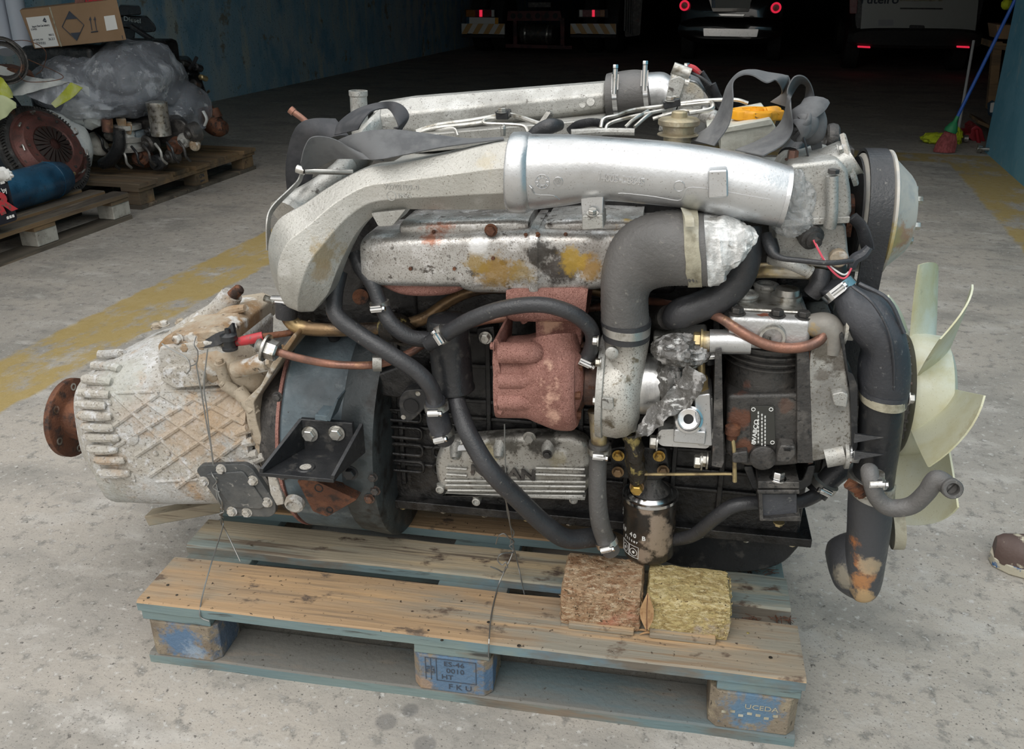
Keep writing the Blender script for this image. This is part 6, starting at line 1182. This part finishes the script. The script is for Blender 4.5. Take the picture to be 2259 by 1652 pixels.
# black engine further back
be = thing('black_engine', 'black oily engine against the blue wall with a bent black pipe', 'engine', B(-2.6, 1.0, 0), RB)
q = M(); ppK(q, [(330, 110), (362, 133), (418, 132), (442, 165), (455, 205), (468, 238), (440, 255), (330, 255)], -2.9, -2.5, 8); obj('engine_block', q, m_block, be, bevel=.02)
q = M(); ppK(q, [(262, 38), (325, 38), (345, 60), (343, 70), (322, 72), (300, 62), (262, 60)], -2.95, -2.6, 4); rc = obj('rocker_cover', q, m_blkp, be, bevel=.01)
q = M(); text(q, 'Diesel', K(292, 44, -2.965), BT - EZ * .12, EZ + BT * .12, .03, .002, bold=.01, sx=1.3); obj('lettering', q, m_steel, rc, 'silver lettering')
q = M(); ppK(q, [(262, 12), (310, 14), (312, 33), (262, 36)], -2.9, -2.6, 6); ppK(q, [(270, 60), (300, 62), (296, 90), (272, 92)], -2.9, -2.6, 5); obj('air_cleaner', q, m_blkp, be, bevel=.02)
q = M(); TK(q, [(290, 58, -2.95, 6), (320, 78, -2.95, 6), (368, 108, -2.95, 6), (383, 128, -2.95, 6), (395, 160, -2.9, 6)], 12, 5); obj('bent_pipe', q, m_blkp, be)
q = M(); TK(q, [(418, 152, -2.95, 4), (427, 140, -2.95, 4), (434, 126, -2.95, 4)], 10); obj('hose_stub', q, m_rub, be)
q = M(); TK(q, [(448, 212, -2.95, 2), (462, 200, -2.95, 3)], 8); TK(q, [(303, 72, -2.95, 1.5), (302, 92, -2.95, 1.5)], 6) if 0 else None; obj('small_pipe', q, m_steel, be)
for k in range(14):
    q = M(); x, y = 375 + (k * 29) % 75, 138 + k * 7.5; p = K(x, y, -2.95); rr = (4 + k % 4 * 2) * dep(p) / F; lathe(q, p + BS * .05, (-BS + EZ * .3), [(0, rr), (.06, rr), (.065, rr * .5), (.08, rr * .4), (.08, 0)], 10); obj('engine_fitting', q, (m_blkp, m_castd, m_brass)[k % 3 if k % 5 == 0 else k % 2], be)

# clutch and flywheel
cs = -4.45; cc = K(118, 320, cs); rv = (cc - CAM).normalized(); rt = V((1, 0, 0)); upv = rt.cross(rv).normalized()
nrm = (-rv * .52 + (rt * .84 + upv * .54) * .85).normalized()
m_clr = mat('dark_clutch_red', (.16, .065, .055), .45, .3, [((.09, .045, .04), 14, .45, .62), ((.05, .04, .035), 60, .58, .66)], (120, .5))
m_clf = mat('dark_fingers', (.045, .032, .028), .6, .3)
clt = thing('clutch_assembly', 'red brown clutch pressure plate bolted to a dark toothed flywheel above the blue tank', 'clutch', cc - EZ * .2, RB)
q = M(); lathe(q, cc - nrm * .10, nrm, [(0, .05), (0, .262), (.02, .262), (.022, .235), (.05, .235), (.055, .2)], 64); fw = obj('flywheel', q, m_castd, clt)
q = M(); tx_, ty_ = basis(nrm)
for k in range(90):
    a = 2 * PI * k / 90; d = tx_ * math.cos(a) + ty_ * math.sin(a); box(q, cc - nrm * .062 + d * .239, nrm * .014, d * .006, nrm.cross(d) * .004)
obj('gear_teeth', q, m_castd, fw, kind='stuff')
q = M(); lathe(q, cc - nrm * .05, nrm, [(0, .05), (0, .212), (.012, .215), (.014, .20), (.045, .178), (.055, .165), (.055, .115), (.045, .105), (.045, .05)], 56); pp_ = obj('pressure_plate', q, m_clr, clt)
q = M(); lathe(q, cc - nrm * .012, nrm, [(0, .112), (.006, .111), (.007, .1)], 40); obj('spring_seat', q, m_black, pp_)
for k in range(20):
    a = 2 * PI * k / 20; d = tx_ * math.cos(a) + ty_ * math.sin(a); e = nrm.cross(d); q = M()
    q.add([cc + d * .108 - e * .013, cc + d * .108 + e * .013, cc + d * .03 + e * .003 + nrm * .016, cc + d * .03 - e * .003 + nrm * .016, cc + d * .108 - nrm * .004, cc + d * .03 + nrm * .012], [[0, 1, 2, 3], [0, 3, 5, 4], [1, 4, 5, 2]]); obj('diaphragm_finger', q, m_clf, pp_)
for k in range(9):
    a = 2 * PI * k / 9 + .2; d = tx_ * math.cos(a) + ty_ * math.sin(a); q = M(); hexb(q, cc + d * .150 + nrm * .003, nrm, .008); obj('rivet', q, m_castd, pp_)
    q = M(); tube(q, [cc + d * .185 - nrm * .02, cc + d * .19 + nrm * .01, cc + nrm.cross(d) * .03 + d * .19 + nrm * .01], .005, 8, 3); obj('strap_spring', q, m_steel, pp_)
q = M(); oc0 = cc - nrm * .13; pts = [(20, 305), (25, 250), (45, 232), (65, 245), (110, 262), (190, 330), (200, 380), (160, 408), (100, 395), (55, 350), (30, 335)]
prism(q, [oc0 + tx_ * ((K(a, b, cs + .1) - K(118, 320, cs + .1)).dot(tx_)) * 1.15 + ty_ * ((K(a, b, cs + .1) - K(118, 320, cs + .1)).dot(ty_)) * 1.15 for a, b in rp2(pts, 10)], -nrm * .04); obj('bell_plate', q, m_castd, clt, bevel=.004)
q = M(); lathe(q, K(40, 322, cs - .02), nrm, [(0, .05), (.004, .05)], 24); obj('plate_hole', q, m_black, clt)
# blue tank
m_blue = mat('blue_tank_paint', (.025, .10, .18), .35, 0, [((.012, .045, .085), 5, .45, .62), ((.03, .03, .03), 40, .64, .7)], (50, .4))
q = M(); a, b = KT(10, 422, 2.30), KT(150, 400, 2.22)
a = B(-5.17, 2.26, .242); b = B(-4.52, 2.24, .242); ax = (b - a).normalized(); L = (b - a).length
bt = thing('gas_tank', 'blue painted steel tank lying on the old grey pallet', 'tank', (a + b) / 2 - EZ * .096, RB)
lathe(q, a, ax, [(0, .0), (.005, .045), (.04, .08), (.09, .095), (L - .12, .095), (L - .05, .082), (L - .01, .05), (L, 0)], 36); obj('tank_body', q, m_blue, bt)
q = M(); lathe(q, b - ax * .01, ax, [(0, .022), (.03, .022), (.032, .012), (.06, .01)], 16); obj('valve', q, m_brass, bt)
q = M(); torus(q, a + ax * .10, ax, .0955, .003, 36, 6); torus(q, b - ax * .14, ax, .0955, .003, 36, 6); obj('weld_seam', q, m_blue, bt)
# printed black pack at the left edge
ps = -5.35
bp = thing('printed_pack', 'black printed pack with a big red R at the left edge', 'bag', K(0, 495, ps), RB)
q = M(); ppK(q, [(-60, 400), (0, 382), (12, 386), (22, 418), (38, 480), (36, 486), (-55, 515)], ps, ps + .14, 3); obj('pack_body', q, mat('black_print_bag', (.012, .013, .02), .4, spec=.4), bp, bevel=.01)
px_ = (K(38, 484, ps) - K(-55, 520, ps)).normalized(); py_ = (K(10, 392, ps) - K(36, 488, ps)).normalized(); o_ = ps - .012
q = M(); text(q, 'Production by', K(-16, 430, o_), px_, py_, .022, .001, bold=.01); text(q, 'R', K(-10, 455, o_), px_, py_, .06, .001, bold=.05, sx=1.1) if 0 else None
for x, y in ((0, 401), (5, 399.5), (14, 478), (20, 476), (26, 474)): ppK(q, [(x, y), (x + 4.5, y - 1.5), (x + 6.5, y + 4.5), (x + 1.5, y + 6)], o_, o_ + .001)
obj('print', q, m_white, bp, 'white print')
q = M(); text(q, 'R', K(8, 449, o_ - .001), px_, py_, .085, .002, bold=.06, sx=1.25); obj('letter', q, m_redp, bp, 'big red letter R')
q = M(); blob(q, K(6, 384, ps - .01), .05, .02, .03, .25, 3, 26, ax=(BT, BS, EZ)); obj('torn_paper', q, m_white, bp)
# bags and sheets
m_bagw = mat('white_bag', (.60, .62, .60), .35, 0, [((.42, .44, .45), 4, .45, .62)], (12, .6, (1, 1, 1), .02))
m_bagy = mat('lime_bag', (.40, .44, .05), .4, 0, [((.5, .53, .28), 6, .5, .65)], (14, .5, (1, 1, 1), .02))
def sheet(name, poly_top, poly_bot, s, mt, parent, rows=8, amp=.03):
    q = M(); A = cr([K(a, b, s + d) for a, b, d in poly_top], 6); Bq = cr([K(a, b, s + d) for a, b, d in poly_bot], 6); n = len(A); vs = []
    for i in range(n):
        for j in range(rows + 1):
            p = A[i].lerp(Bq[i], j / rows); vs.append(p + V((0, -1, .5)) * noise.fractal(p * 6, 1, 2, 3) * amp)
    k = len(vs); vs += [p + BS * .004 for p in vs]; w_ = rows + 1
    fs = [[i * w_ + j, i * w_ + j + 1, (i + 1) * w_ + j + 1, (i + 1) * w_ + j] for i in range(n - 1) for j in range(rows)]
    fs += [[x + k for x in f[::-1]] for f in fs]; q.add(vs, fs)
    return obj(name, q, mt, parent, fix=False, ang=60)
yb = thing('plastic_bag', 'white and lime plastic bag draped at the left edge above the clutch', 'bag', K(60, 240, -4.5), RB)
sheet('white_side', [(-30, 140, .1), (20, 150, .1), (70, 170, .05), (140, 178, 0), (192, 190, 0)], [(-30, 190, 0), (28, 212, -.05), (90, 196, -.05), (150, 182, -.05), (196, 212, -.05)], -4.5, m_bagw, yb)
sheet('lime_side', [(-30, 165, .0), (0, 170, 0), (15, 185, 0), (28, 208, 0)], [(-30, 225, -.05), (0, 215, -.05), (14, 218, -.05), (28, 216, -.05)], -4.6, m_bagy, yb)
sheet('pale_flap', [(-30, 215, -.05), (0, 212, -.05), (16, 215, -.05), (32, 225, -.05)], [(-30, 280, -.1), (0, 262, -.1), (18, 245, -.1), (32, 236, -.1)], -4.6, mat('pale_lime_bag', (.55, .6, .35), .4), yb)
sheet('grey_inside', [(55, 203, .0), (100, 192, 0), (150, 180, 0)], [(60, 212, -.02), (105, 230, -.02), (120, 232, -.02)], -4.52, m_film2, yb, amp=.01)
sheet('lime_band', [(112, 228, .0), (140, 200, 0), (156, 182, 0)], [(122, 238, -.02), (160, 215, -.02), (182, 194, -.02)], -4.56, m_bagy, yb, amp=.005)
wb = thing('white_sack', 'bulging white plastic sack between the clutch and the film covered engine', 'bag', K(160, 330, -4.2), RB)
q = M(); TK(q, [(110, 262, -4.1, 20), (130, 275, -4.15, 30), (152, 298, -4.2, 34), (175, 330, -4.2, 26), (188, 365, -4.15, 12)], 24)
for i, p in enumerate(q.v): q.v[i] = p + V((noise.noise(p * 9), noise.noise(p * 9 + V((4, 0, 1))), noise.noise(p * 9 + V((0, 7, 1))))) * .03
obj('sack_body', q, m_bagw, wb)
q = M(); TK(q, [(150, 235, -4.1, 22), (180, 250, -4.1, 26), (205, 262, -4.1, 18), (190, 278, -4.1, 8)], 20)
for i, p in enumerate(q.v): q.v[i] = p + V((noise.noise(p * 11), noise.noise(p * 9 + V((4, 0, 1))), noise.noise(p * 9 + V((0, 7, 1))))) * .03
obj('sack_neck', q, m_bagw, wb)
wc = thing('wire_coil', 'coil of dark rusty wire on the bags at the left edge', 'wire', K(10, 160, -4.5), RB)
for k in range(9):
    q = M(); c = K(8, 132 + (k % 3) * 3, -4.5 - .01 * k); a = V((random.uniform(-.3, .3), random.uniform(-.3, .3), 0)); torus(q, c, -BS * .8 + BT * .5 + a, .085 + .008 * (k % 4), .006, 32, 6); obj('wire_turn', q, m_castd, wc)
q = M(); tube(q, [K(12, 92, -4.5), K(60, 90, -4.6), (K(100, 112, -4.6)), K(95, 150, -4.55), K(80, 165, -4.5)], .002, 6, 8); tube(q, [K(30, 150, -4.5), K(60, 180, -4.6), K(140, 170, -4.55), K(60, 130, -4.5)], .002, 6, 8); obj('loose_end', q, m_rust, wc)
dm = thing('dark_machine', 'dark dusty machine part behind the clutch at the left edge', 'machine part', K(0, 380, -4.4), RB)
q = M(); ppK(q, [(-60, 225), (30, 215), (60, 255), (90, 330), (100, 390), (70, 405), (-60, 400)], -4.3, -4.05, 14); obj('casing', q, mat('dark_blue_case', (.02, .03, .045), .6), dm, bevel=.03)
q = M(); ppK(q, [(-60, 150), (30, 150), (75, 165), (80, 180), (-60, 185)], -4.4, -4.1, 8); obj('dark_rag', q, m_rust, dm, bevel=.02)
# white curtain by the wall, each fold built as a leaning tube
for k, (x0, x1) in enumerate(((-12, 22), (28, 52))):
    q = M(); a = K(x0 + 26, 112, -3.3); b = K(x0 - 4, -40, -3.1); tube(q, [a, (a + b) / 2, b, b + (b - a)], .058, 24, 3); lathe(q, a, (a - b), [(-.02, .058), (0, .06), (.01, .055), (.01, 0)], 24)
    obj('curtain_fold', q, mat('pale_curtain', (.62, .66, .74), .5), label=('tall pale roll leaning at the left edge behind the wire coil', 'tall pale roll leaning right behind the corner of the cardboard box')[k], cat='curtain', group='pale curtain folds by the left wall', rot=RB)

# ================================================================== BACKGROUND CENTRE AND RIGHT: VEHICLES
m_tyre = mat('tyre', (.02, .02, .021), .7)
m_lensglow = mat('red_lens_glow', (.35, .01, .02), .25, emit=((1, .03, .08), .55))  # weak emission stands in for light thrown back by lenses and reflectors
m_lampd = mat('dark_red_lens', (.20, .015, .015), .25)
m_lampo = mat('amber_lens', (.35, .12, .01), .25)
m_chas = mat('red_chassis', (.12, .035, .035), .6, 0, [((.05, .02, .02), 6, .5, .6)])
m_stry = mat('stripe_orange', (.62, .36, .13), .4, emit=None); m_strw = mat('stripe_white', (.75, .73, .68), .4)
ts = 7.0
tk = thing('truck', 'parked truck seen from behind with two striped boards and a number plate', 'truck', B(ts + 1, 1.95, 0), RB)
def pk(poly, s0, s1, name, mt, par, r=0, bevel=.004, lab=None): q = M(); ppK(q, poly, s0, s1, r); return obj(name, q, mt, par, lab, bevel=bevel)
zt_ = 2.6
q = M(); boxB(q, ts + .3, ts + 9, .72, 3.25, 1.15, 3.0); obj('body', q, m_black, tk, bevel=.03)
for (x0, x1, fl_, nm) in ((1018, 1113, 1, 'l'), (1258, 1359, -1, 'r')):
    hb = pk([(x0, 52), (x1, 52.5), (x1, 76), (x0, 73.5)], ts, ts + .04, 'warning_board', m_strw, tk)
    n_ = 4; w_ = (x1 - x0) / 4.0
    for k in range(-1, 5):
        a0 = x0 + k * w_; dx_ = w_ * .5 * 1; poly = [(a0, 75), (a0 + w_ * .5, 75), (a0 + w_ * .5 + fl_ * w_ * .55, 52.2), (a0 + fl_ * w_ * .55, 52.2)]
        poly = [(min(max(a, x0 + .3), x1 - .3), b) for a, b in poly]
        if max(p[0] for p in poly) - min(p[0] for p in poly) > 4: pk(poly, ts - .006, ts, 'stripe', m_stry, hb, bevel=0)
    pk([(x0, 76), (x1, 77), (x1, 84), (x0, 82)], ts + .05, ts + .15, 'bumper_bar', m_black, tk)
for (x0, w_) in ((1036, 44), (1078, 40), (1282, 42), (1328, 42)):
    q = M(); p = K(x0, 121, ts + .5); t0 = (p - BO).dot(BT); q = M(); wdt = w_ * dep(p) / F * .88
    lathe(q, B(ts + 1.0, t0, .5), BT, [(0, .2), (0, .44), (.03, .49), (.06, .5), (wdt - .06, .5), (wdt - .03, .49), (wdt, .44), (wdt, .2)], 36); obj('tyre', q, m_tyre, tk)
for x0, parts in ((1028, ((0, 20, m_lampo), (20, 30, m_lampd), (29, 36, m_lensglow), (36, 56, m_lampd), (56, 62, m_strw))), (1278, ((0, 7, m_strw), (7, 28, m_lampd), (28, 34, m_lensglow), (34, 46, m_lampd), (46, 56, m_lampo)))):
    hh = pk([(x0 - 2, 20), (x0 + 64, 20), (x0 + 64, 39), (x0 - 2, 39)], ts + .03, ts + .1, 'tail_lamp', m_black, tk)
    for a, b, mm in parts: pk([(x0 + a, 22), (x0 + b, 22), (x0 + b, 37), (x0 + a, 37)], ts, ts + .03, 'lens', mm, hh, bevel=.003)
npl = pk([(1029, 38), (1099, 39), (1099, 53), (1029, 52)], ts - .03, ts - .01, 'number_plate', m_strw, tk)
pk([(1029, 38), (1035, 38), (1035, 52), (1029, 52)], ts - .035, ts - .03, 'blue_strip', m_blue, npl, bevel=0); pk([(1092, 39), (1099, 39), (1099, 53), (1092, 53)], ts - .035, ts - .03, 'yellow_strip', m_ycap, npl, bevel=0)
q = M(); a, b = K(1146, 73, ts + .25), K(1226, 76, ts + .25); ax = (b - a).normalized(); L = (b - a).length; lathe(q, a, ax, [(0, .0), (.01, .09), (.04, .145), (.08, .155), (L - .08, .155), (L - .04, .145), (L - .01, .09), (L, 0)], 30); at_ = obj('air_tank', q, m_steel if 0 else m_castd, tk, 'grey cylindrical air tank')
for f_ in (.2, .8): q = M(); torus(q, a + ax * L * f_, ax, .157, .008, 30, 6, .02); obj('tank_strap', q, m_steel, at_)
xm = pk([(1120, 24), (1236, 24), (1240, 46), (1118, 46)], ts + .1, ts + .14, 'cross_member', m_chas, tk)
for x in (1132, 1147, 1166, 1186, 1206, 1225): p = K(x, 35, ts + .098); q = M(); lathe(q, p, -BS, [(0, .045), (.003, .045)], 18); obj('hole', q, m_black, xm)
pk([(1115, 97), (1262, 101), (1262, 109), (1115, 105)], ts + .1, ts + .2, 'lower_bar', m_chas, tk); pk([(1132, 46), (1140, 46), (1140, 104), (1132, 104)], ts + .12, ts + .2, 'upright', m_chas, tk); pk([(1236, 40), (1245, 40), (1245, 110), (1236, 110)], ts + .12, ts + .2, 'upright', m_chas, tk)
pk([(1165, 5), (1215, 5), (1215, 16), (1165, 16)], ts + .1, ts + .3, 'coupling', m_castd, tk)
q = M(); p = K(1378, 60, ts + .2)
for k in range(7): x = 1378 + k * 5; ppK(q, [(x, 0), (x + 3, 0), (x + 1, 80 - abs(k - 4) * 3), (x - 2, 80 - abs(k - 4) * 3)], ts + .1 + k * .12, ts + .3 + k * .12)
obj('side_guard', q, m_blkp, tk)
pk([(1380, -8), (1418, -8), (1412, 78), (1378, 82)], ts + .5, ts + 2.5, 'side_tank', m_castd, tk, 6)
# black car
cs_ = 6.2
m_car = mat('black_car_paint', (.006, .006, .007), .12, 0, coat=1, rvar=.04, spec=.6)
car = thing('car', 'glossy black car parked in the dark with round red ring tail lamps', 'car', B(cs_ + 1, 5.2, 0), RB)
pL, pR = K(1492, 70, cs_), K(1730, 75, cs_); tA = (pL - BO).dot(BT); tB = (pR - BO).dot(BT); wd = tB - tA
def csec(s, inset, z0, z1, n=28, ex=4): cx_ = (tA + tB) / 2; hw = wd / 2 - inset; return [B(s, cx_ + hw * math.copysign(abs(math.cos(t)) ** (2 / ex), math.cos(t)), (z0 + z1) / 2 + (z1 - z0) / 2 * math.copysign(abs(math.sin(t)) ** (2 / ex), math.sin(t))) for t in [2 * PI * (k + .5) / n for k in range(n)]]
q = M(); rings(q, [csec(cs_ + .02, .12, .35, .95), csec(cs_ + .06, .05, .28, 1.02), csec(cs_ + .4, .0, .25, 1.05), csec(cs_ + 2.5, 0, .22, .98), csec(cs_ + 3.8, .02, .25, .85), csec(cs_ + 4.1, .15, .3, .75)]); obj('body', q, m_car, car)
q = M(); rings(q, [csec(cs_ + .10, .16, .95, 1.1, ex=3), csec(cs_ + .5, .18, .95, 1.42, ex=3), csec(cs_ + 1.6, .16, .95, 1.48, ex=3), csec(cs_ + 2.4, .14, .95, 1.3, ex=3), csec(cs_ + 2.9, .14, .9, 1.0, ex=3)]); obj('cabin', q, m_car, car)
q = M(); rings(q, [csec(cs_ - .12, .14, .36, .60, ex=3), csec(cs_ - .08, .03, .32, .66, ex=3), csec(cs_ + .3, -.02, .3, .7, ex=3)]); bm_ = obj('bumper', q, m_car, car)
pk([(1551, 62), (1674, 64), (1670, 82), (1552, 80)], cs_ - .14, cs_ - .10, 'bumper_trim', m_chrome, bm_, 2, lab='shiny bumper strip')
pk([(1561, -8), (1660, -8), (1652, 26), (1572, 26)], cs_ - .01, cs_ + .05, 'plate_recess', m_car, car, 3)
pl_ = pk([(1569, -8), (1656, -8), (1655, 18), (1570, 18)], cs_ - .03, cs_ - .01, 'number_plate', mat('plate_grey', (.35, .35, .33), .5), car)
pk([(1569, -8), (1578, -8), (1578, 17), (1570, 17)], cs_ - .035, cs_ - .03, 'blue_strip', m_blue, pl_, bevel=0)
pk([(1583, 30), (1644, 31), (1640, 36), (1590, 35)], cs_ - .02, cs_ + .03, 'boot_handle', m_chrome, car)
for x, y in ((1510, 12), (1712, 17)):
    q = M(); p = K(x, y, cs_ - .01); torus(q, p, -BS, .062, .014, 28, 8); ln_ = obj('tail_lamp', q, m_lensglow, car, 'red ring tail lamp'); q = M(); lathe(q, p + BS * .02, -BS, [(0, .06), (.01, .05), (.012, 0)], 20); obj('lens', q, m_lampd, ln_)
for tt in (tA + .02, tB - .24):
    for ss in (.8, 3.3):
        q = M(); lathe(q, B(cs_ + ss, tt, .31), BT, [(0, .18), (0, .28), (.02, .31), (.20, .31), (.22, .28), (.22, .18)], 30); obj('tyre', q, m_tyre, car)
# van
vs_ = 5.0
m_van = mat('dull_white_van', (.42, .44, .42), .35, 0, rvar=.05, coat=.3)
van = thing('van', 'pale grey van seen from behind with two short red bumper reflectors', 'van', B(vs_ + 1, 7.5, 0), RB)
pL, pR = K(1868, 90, vs_), K(2166, 90, vs_); vA = (pL - BO).dot(BT); vB = (pR - BO).dot(BT)
def vsec(s, inset, z0, z1, ex=6, n=32): cx_ = (vA + vB) / 2; hw = (vB - vA) / 2 - inset; return [B(s, cx_ + hw * math.copysign(abs(math.cos(t)) ** (2 / ex), math.cos(t)), (z0 + z1) / 2 + (z1 - z0) / 2 * math.copysign(abs(math.sin(t)) ** (2 / ex), math.sin(t))) for t in [2 * PI * (k + .5) / n for k in range(n)]]
q = M(); rings(q, [vsec(vs_ + .06, .06, .45, 1.95), vsec(vs_ + .12, .02, .42, 2.0), vsec(vs_ + 3.2, .02, .42, 2.0), vsec(vs_ + 3.8, .05, .42, 1.7), vsec(vs_ + 4.6, .1, .45, 1.0)]); obj('body', q, m_blkp, van)
pk([(1905, -60), (2166, -60), (2150, 93), (1897, 86)], vs_, vs_ + .05, 'rear_door', m_van, van, 5, bevel=.01)
q = M(); rings(q, [vsec(vs_ - .10, .06, .38, .56, 4), vsec(vs_ - .06, 0, .34, .58, 4), vsec(vs_ + .1, -.02, .34, .6, 4)]); vb_ = obj('bumper', q, m_tyre, van)
for x in (1892, 2111): pk([(x, 101), (x + 28, 102.4), (x + 28, 106.4), (x, 105)], vs_ - .125, vs_ - .08, 'reflector', m_lensglow, vb_, 1, bevel=.003)
hd2 = pk([(2006, 55), (2040, 56), (2040, 67), (2006, 66)], vs_ - .02, vs_ + .01, 'door_handle', m_blkp, van, 4)
pk([(1875, -40), (1895, -40), (1890, 30), (1874, 30)], vs_ - .0, vs_ + .06, 'tail_lamp', m_lampd, van, 3)
vpl = pk([(1986, -30), (2080, -28), (2079, 3), (1986, 2)], vs_ - .02, vs_ + .0, 'number_plate', m_tape, van)
q = M(); text(q, 'AB-42-EF', K(2034, -6, vs_ - .022), BT, EZ, .075, .003, bold=.02) if 0 else None
pk([(1986, 17), (2080, 18), (2080, 21), (1986, 20)], vs_ - .02, vs_ + .01, 'trim_strip', m_blkp, van, bevel=.002)
q = M(); text(q, 'Futeiro', K(1941, 0, vs_ - .003), BT, EZ, .10, .003, bold=.02, sx=1.15); obj('lettering', q, m_ink, van, 'dark lettering')
pk([(1938, 43), (1971, 43), (1971, 57), (1938, 57)], vs_ - .003, vs_, 'door_patch', mat('patch_grey', (.33, .34, .36), .5), van, bevel=0); pk([(1950, 67), (2000, 68), (2000, 80), (1950, 79)], vs_ - .003, vs_, 'door_patch', m_van, van, bevel=0)
for tt in (vA + .02, vB - .24):
    for ss in (.9, 3.6):
        q = M(); lathe(q, B(vs_ + ss, tt, .32), BT, [(0, .18), (0, .29), (.02, .32), (.2, .32), (.22, .29), (.22, .18)], 30); obj('tyre', q, m_tyre, van)

# ================================================================== RIGHT: BROOM, MOP, JACK, SHELF
br_ = thing('broom', 'blue handled broom with red bristles leaning on the blue wall end', 'broom', PZ(2085, 336, 0), RB)
m_bh = mat('blue_handle', (.03, .12, .50), .4); m_bri = mat('red_bristles', (.36, .09, .09), .9, 0, [((.22, .05, .05), 60, .4, .6, (1, 1, .1))], (200, 1, (1, 1, .1)))
h0 = K(2107, 268, -1.02); h1_ = K(2243, -8, -.98); dirh = (h1_ - h0).normalized()
q = M(); tube(q, [h0, h1_, h1_ + dirh * .12], .0125, 14, 2); obj('handle', q, m_bh, br_)
q = M(); base = PZ(2085, 332, .0); lathe(q, h0 - dirh * .08, dirh, [(0, .045), (.02, .048), (.06, .03), (.08, .016), (.12, .014)], 20); obj('socket', q, mat('green_socket', (.03, .25, .10), .5), br_)
q = M(); top = h0 - dirh * .075; bot = PZ(2082, 335, .004); rs = []
for i in range(7):
    t = i / 6; c = top.lerp(bot, t); w_ = .036 + .036 * math.sin(min(1, t * 1.3) * PI / 2); rs.append([c + BT * math.cos(a) * w_ * (1 + .05 * (k % 2)) + BS * math.sin(a) * w_ * .6 for k, a in enumerate([2 * PI * k / 24 for k in range(24)])])
rings(q, rs); obj('bristles', q, m_bri, br_)
mp_ = thing('mop', 'grey poled mop with a lime green cloth head beside the broom', 'mop', PZ(2112, 304, 0), RB)
h0 = PZ(2112, 300, .05); h1_ = K(2148, 90, -.2); q = M(); tube(q, [h0, h1_], .011, 12, 2); obj('pole', q, mat('grey_pole', (.35, .36, .37), .5), mp_)
m_lime = mat('lime_cloth', (.50, .58, .02), .8, 0, [((.38, .46, .02), 18, .4, .6)], (60, .8))
q = M(); blob(q, PZ(2068, 306, .035), .12, .09, .045, .3, 4, 26, ax=(BT, BS, EZ), cut=-.7); blob(q, PZ(2108, 303, .045), .05, .08, .075, .3, 4, 26, ax=(BT, BS, EZ), cut=-.6, seed=3); obj('cloth_head', q, m_lime, mp_)
jk = thing('trolley_jack', 'red trolley jack on the floor just behind the blue wall end', 'jack', PZ(2150, 318, 0), RB)
q = M(); js = -.35; m_jr = mat('jack_red', (.30, .02, .03), .35)
ppK(q, [(2142, 284), (2154, 276), (2166, 284), (2176, 318), (2170, 324), (2154, 316), (2138, 305), (2128, 299), (2130, 294), (2142, 295)], -.50, -.2, 3); obj('frame', q, m_jr, jk, bevel=.01)
q = M(); TK(q, [(2154, 285, -.58, 4), (2160, 318, -.58, 4)], 10); obj('lift_arm', q, m_jr, jk)
for x, y in ((2126, 310), (2156, 332)):
    q = M(); p = PZ(x, y - 4, .03); lathe(q, p, BT, [(0, .012), (0, .03), (.03, .03), (.03, .012)], 20); obj('wheel', q, m_steel, jk)
q = M(); p = PZ(2156, 328, .04); cyl(q, p, p + BT * .22, .012, 12); obj('axle', q, m_steel, jk)
sf = thing('wooden_shelf', 'rough brown wooden shelf in the dark behind the blue wall end', 'shelf', B(.2, 7.95, 0), RB)
sS = .1
q = M(); ppK(q, [(2192, 92), (2212, 92), (2196, 240), (2178, 240)], sS, sS + .08); obj('post', q, m_old, sf)
q = M(); ppK(q, [(2192, 92), (2300, 110), (2300, 125), (2190, 106)], sS - .02, sS + .5); ppK(q, [(2196, 52), (2300, 56), (2300, 88), (2200, 84)], sS - .02, sS + .5) if 0 else None; obj('shelf_board', q, m_old, sf)
q = M(); ppK(q, [(2198, 54), (2300, 58), (2300, 90), (2202, 86)], sS - .02, sS + .35); obj('carton', q, m_card, label='brown carton on the wooden shelf behind the blue wall end', cat='box', rot=RB, bevel=.006)
q = M(); ppK(q, [(2158, 264), (2184, 276), (2182, 284), (2156, 272)], -.1, .3); obj('wooden_plank', q, m_old, label='short brown plank lying above the red trolley jack', cat='plank', rot=RB, bevel=.004)
q = M(); ppK(q, [(2184, 232), (2196, 224), (2196, 256), (2186, 258)], -.12, .0, 2); obj('blue_can', q, m_blue, label='dark blue can with a white label beside the shelf post', cat='can', rot=RB)
q = M(); ppK(q, [(2186, 228), (2194, 226), (2190, 248), (2184, 248)], -.16, -.14, 1); obj('white_rag', q, m_white, label='white rag hanging beside the dark blue can', cat='rag', rot=RB)
q = M(); blob(q, K(2222, 10, .0), .045, .04, .04, .2, 3, 16, ax=(BT, BS, EZ)); obj('yellow_sponge', q, m_lime, label='small pale yellow sponge high on the dark shelf', cat='sponge', rot=RB)
# dark twigs and debris on the pallet
rnd = random.Random(11)
for k, (x, y) in enumerate(((1640, 1262), (1655, 1258), (1700, 1262), (1650, 1366), (1668, 1368), (1720, 1370), (1735, 1372))):
    q = M(); p = PZ(x, y, .126)
    for j in range(7):
        a = rnd.uniform(0, PI); d = V((math.cos(a), math.sin(a), 0)) * rnd.uniform(.006, .014); o = V((rnd.uniform(-.01, .01), rnd.uniform(-.01, .01), 0)); tube(q, [p + o - d, p + o + V((0, 0, .002)), p + o + d], .0007, 4, 2)
    obj('pine_needles', q, m_rust, label='small tuft of brown pine needles in a gap between boards at the right end of the pallet', cat='debris', group='pine needles on the pallet', kind='stuff')
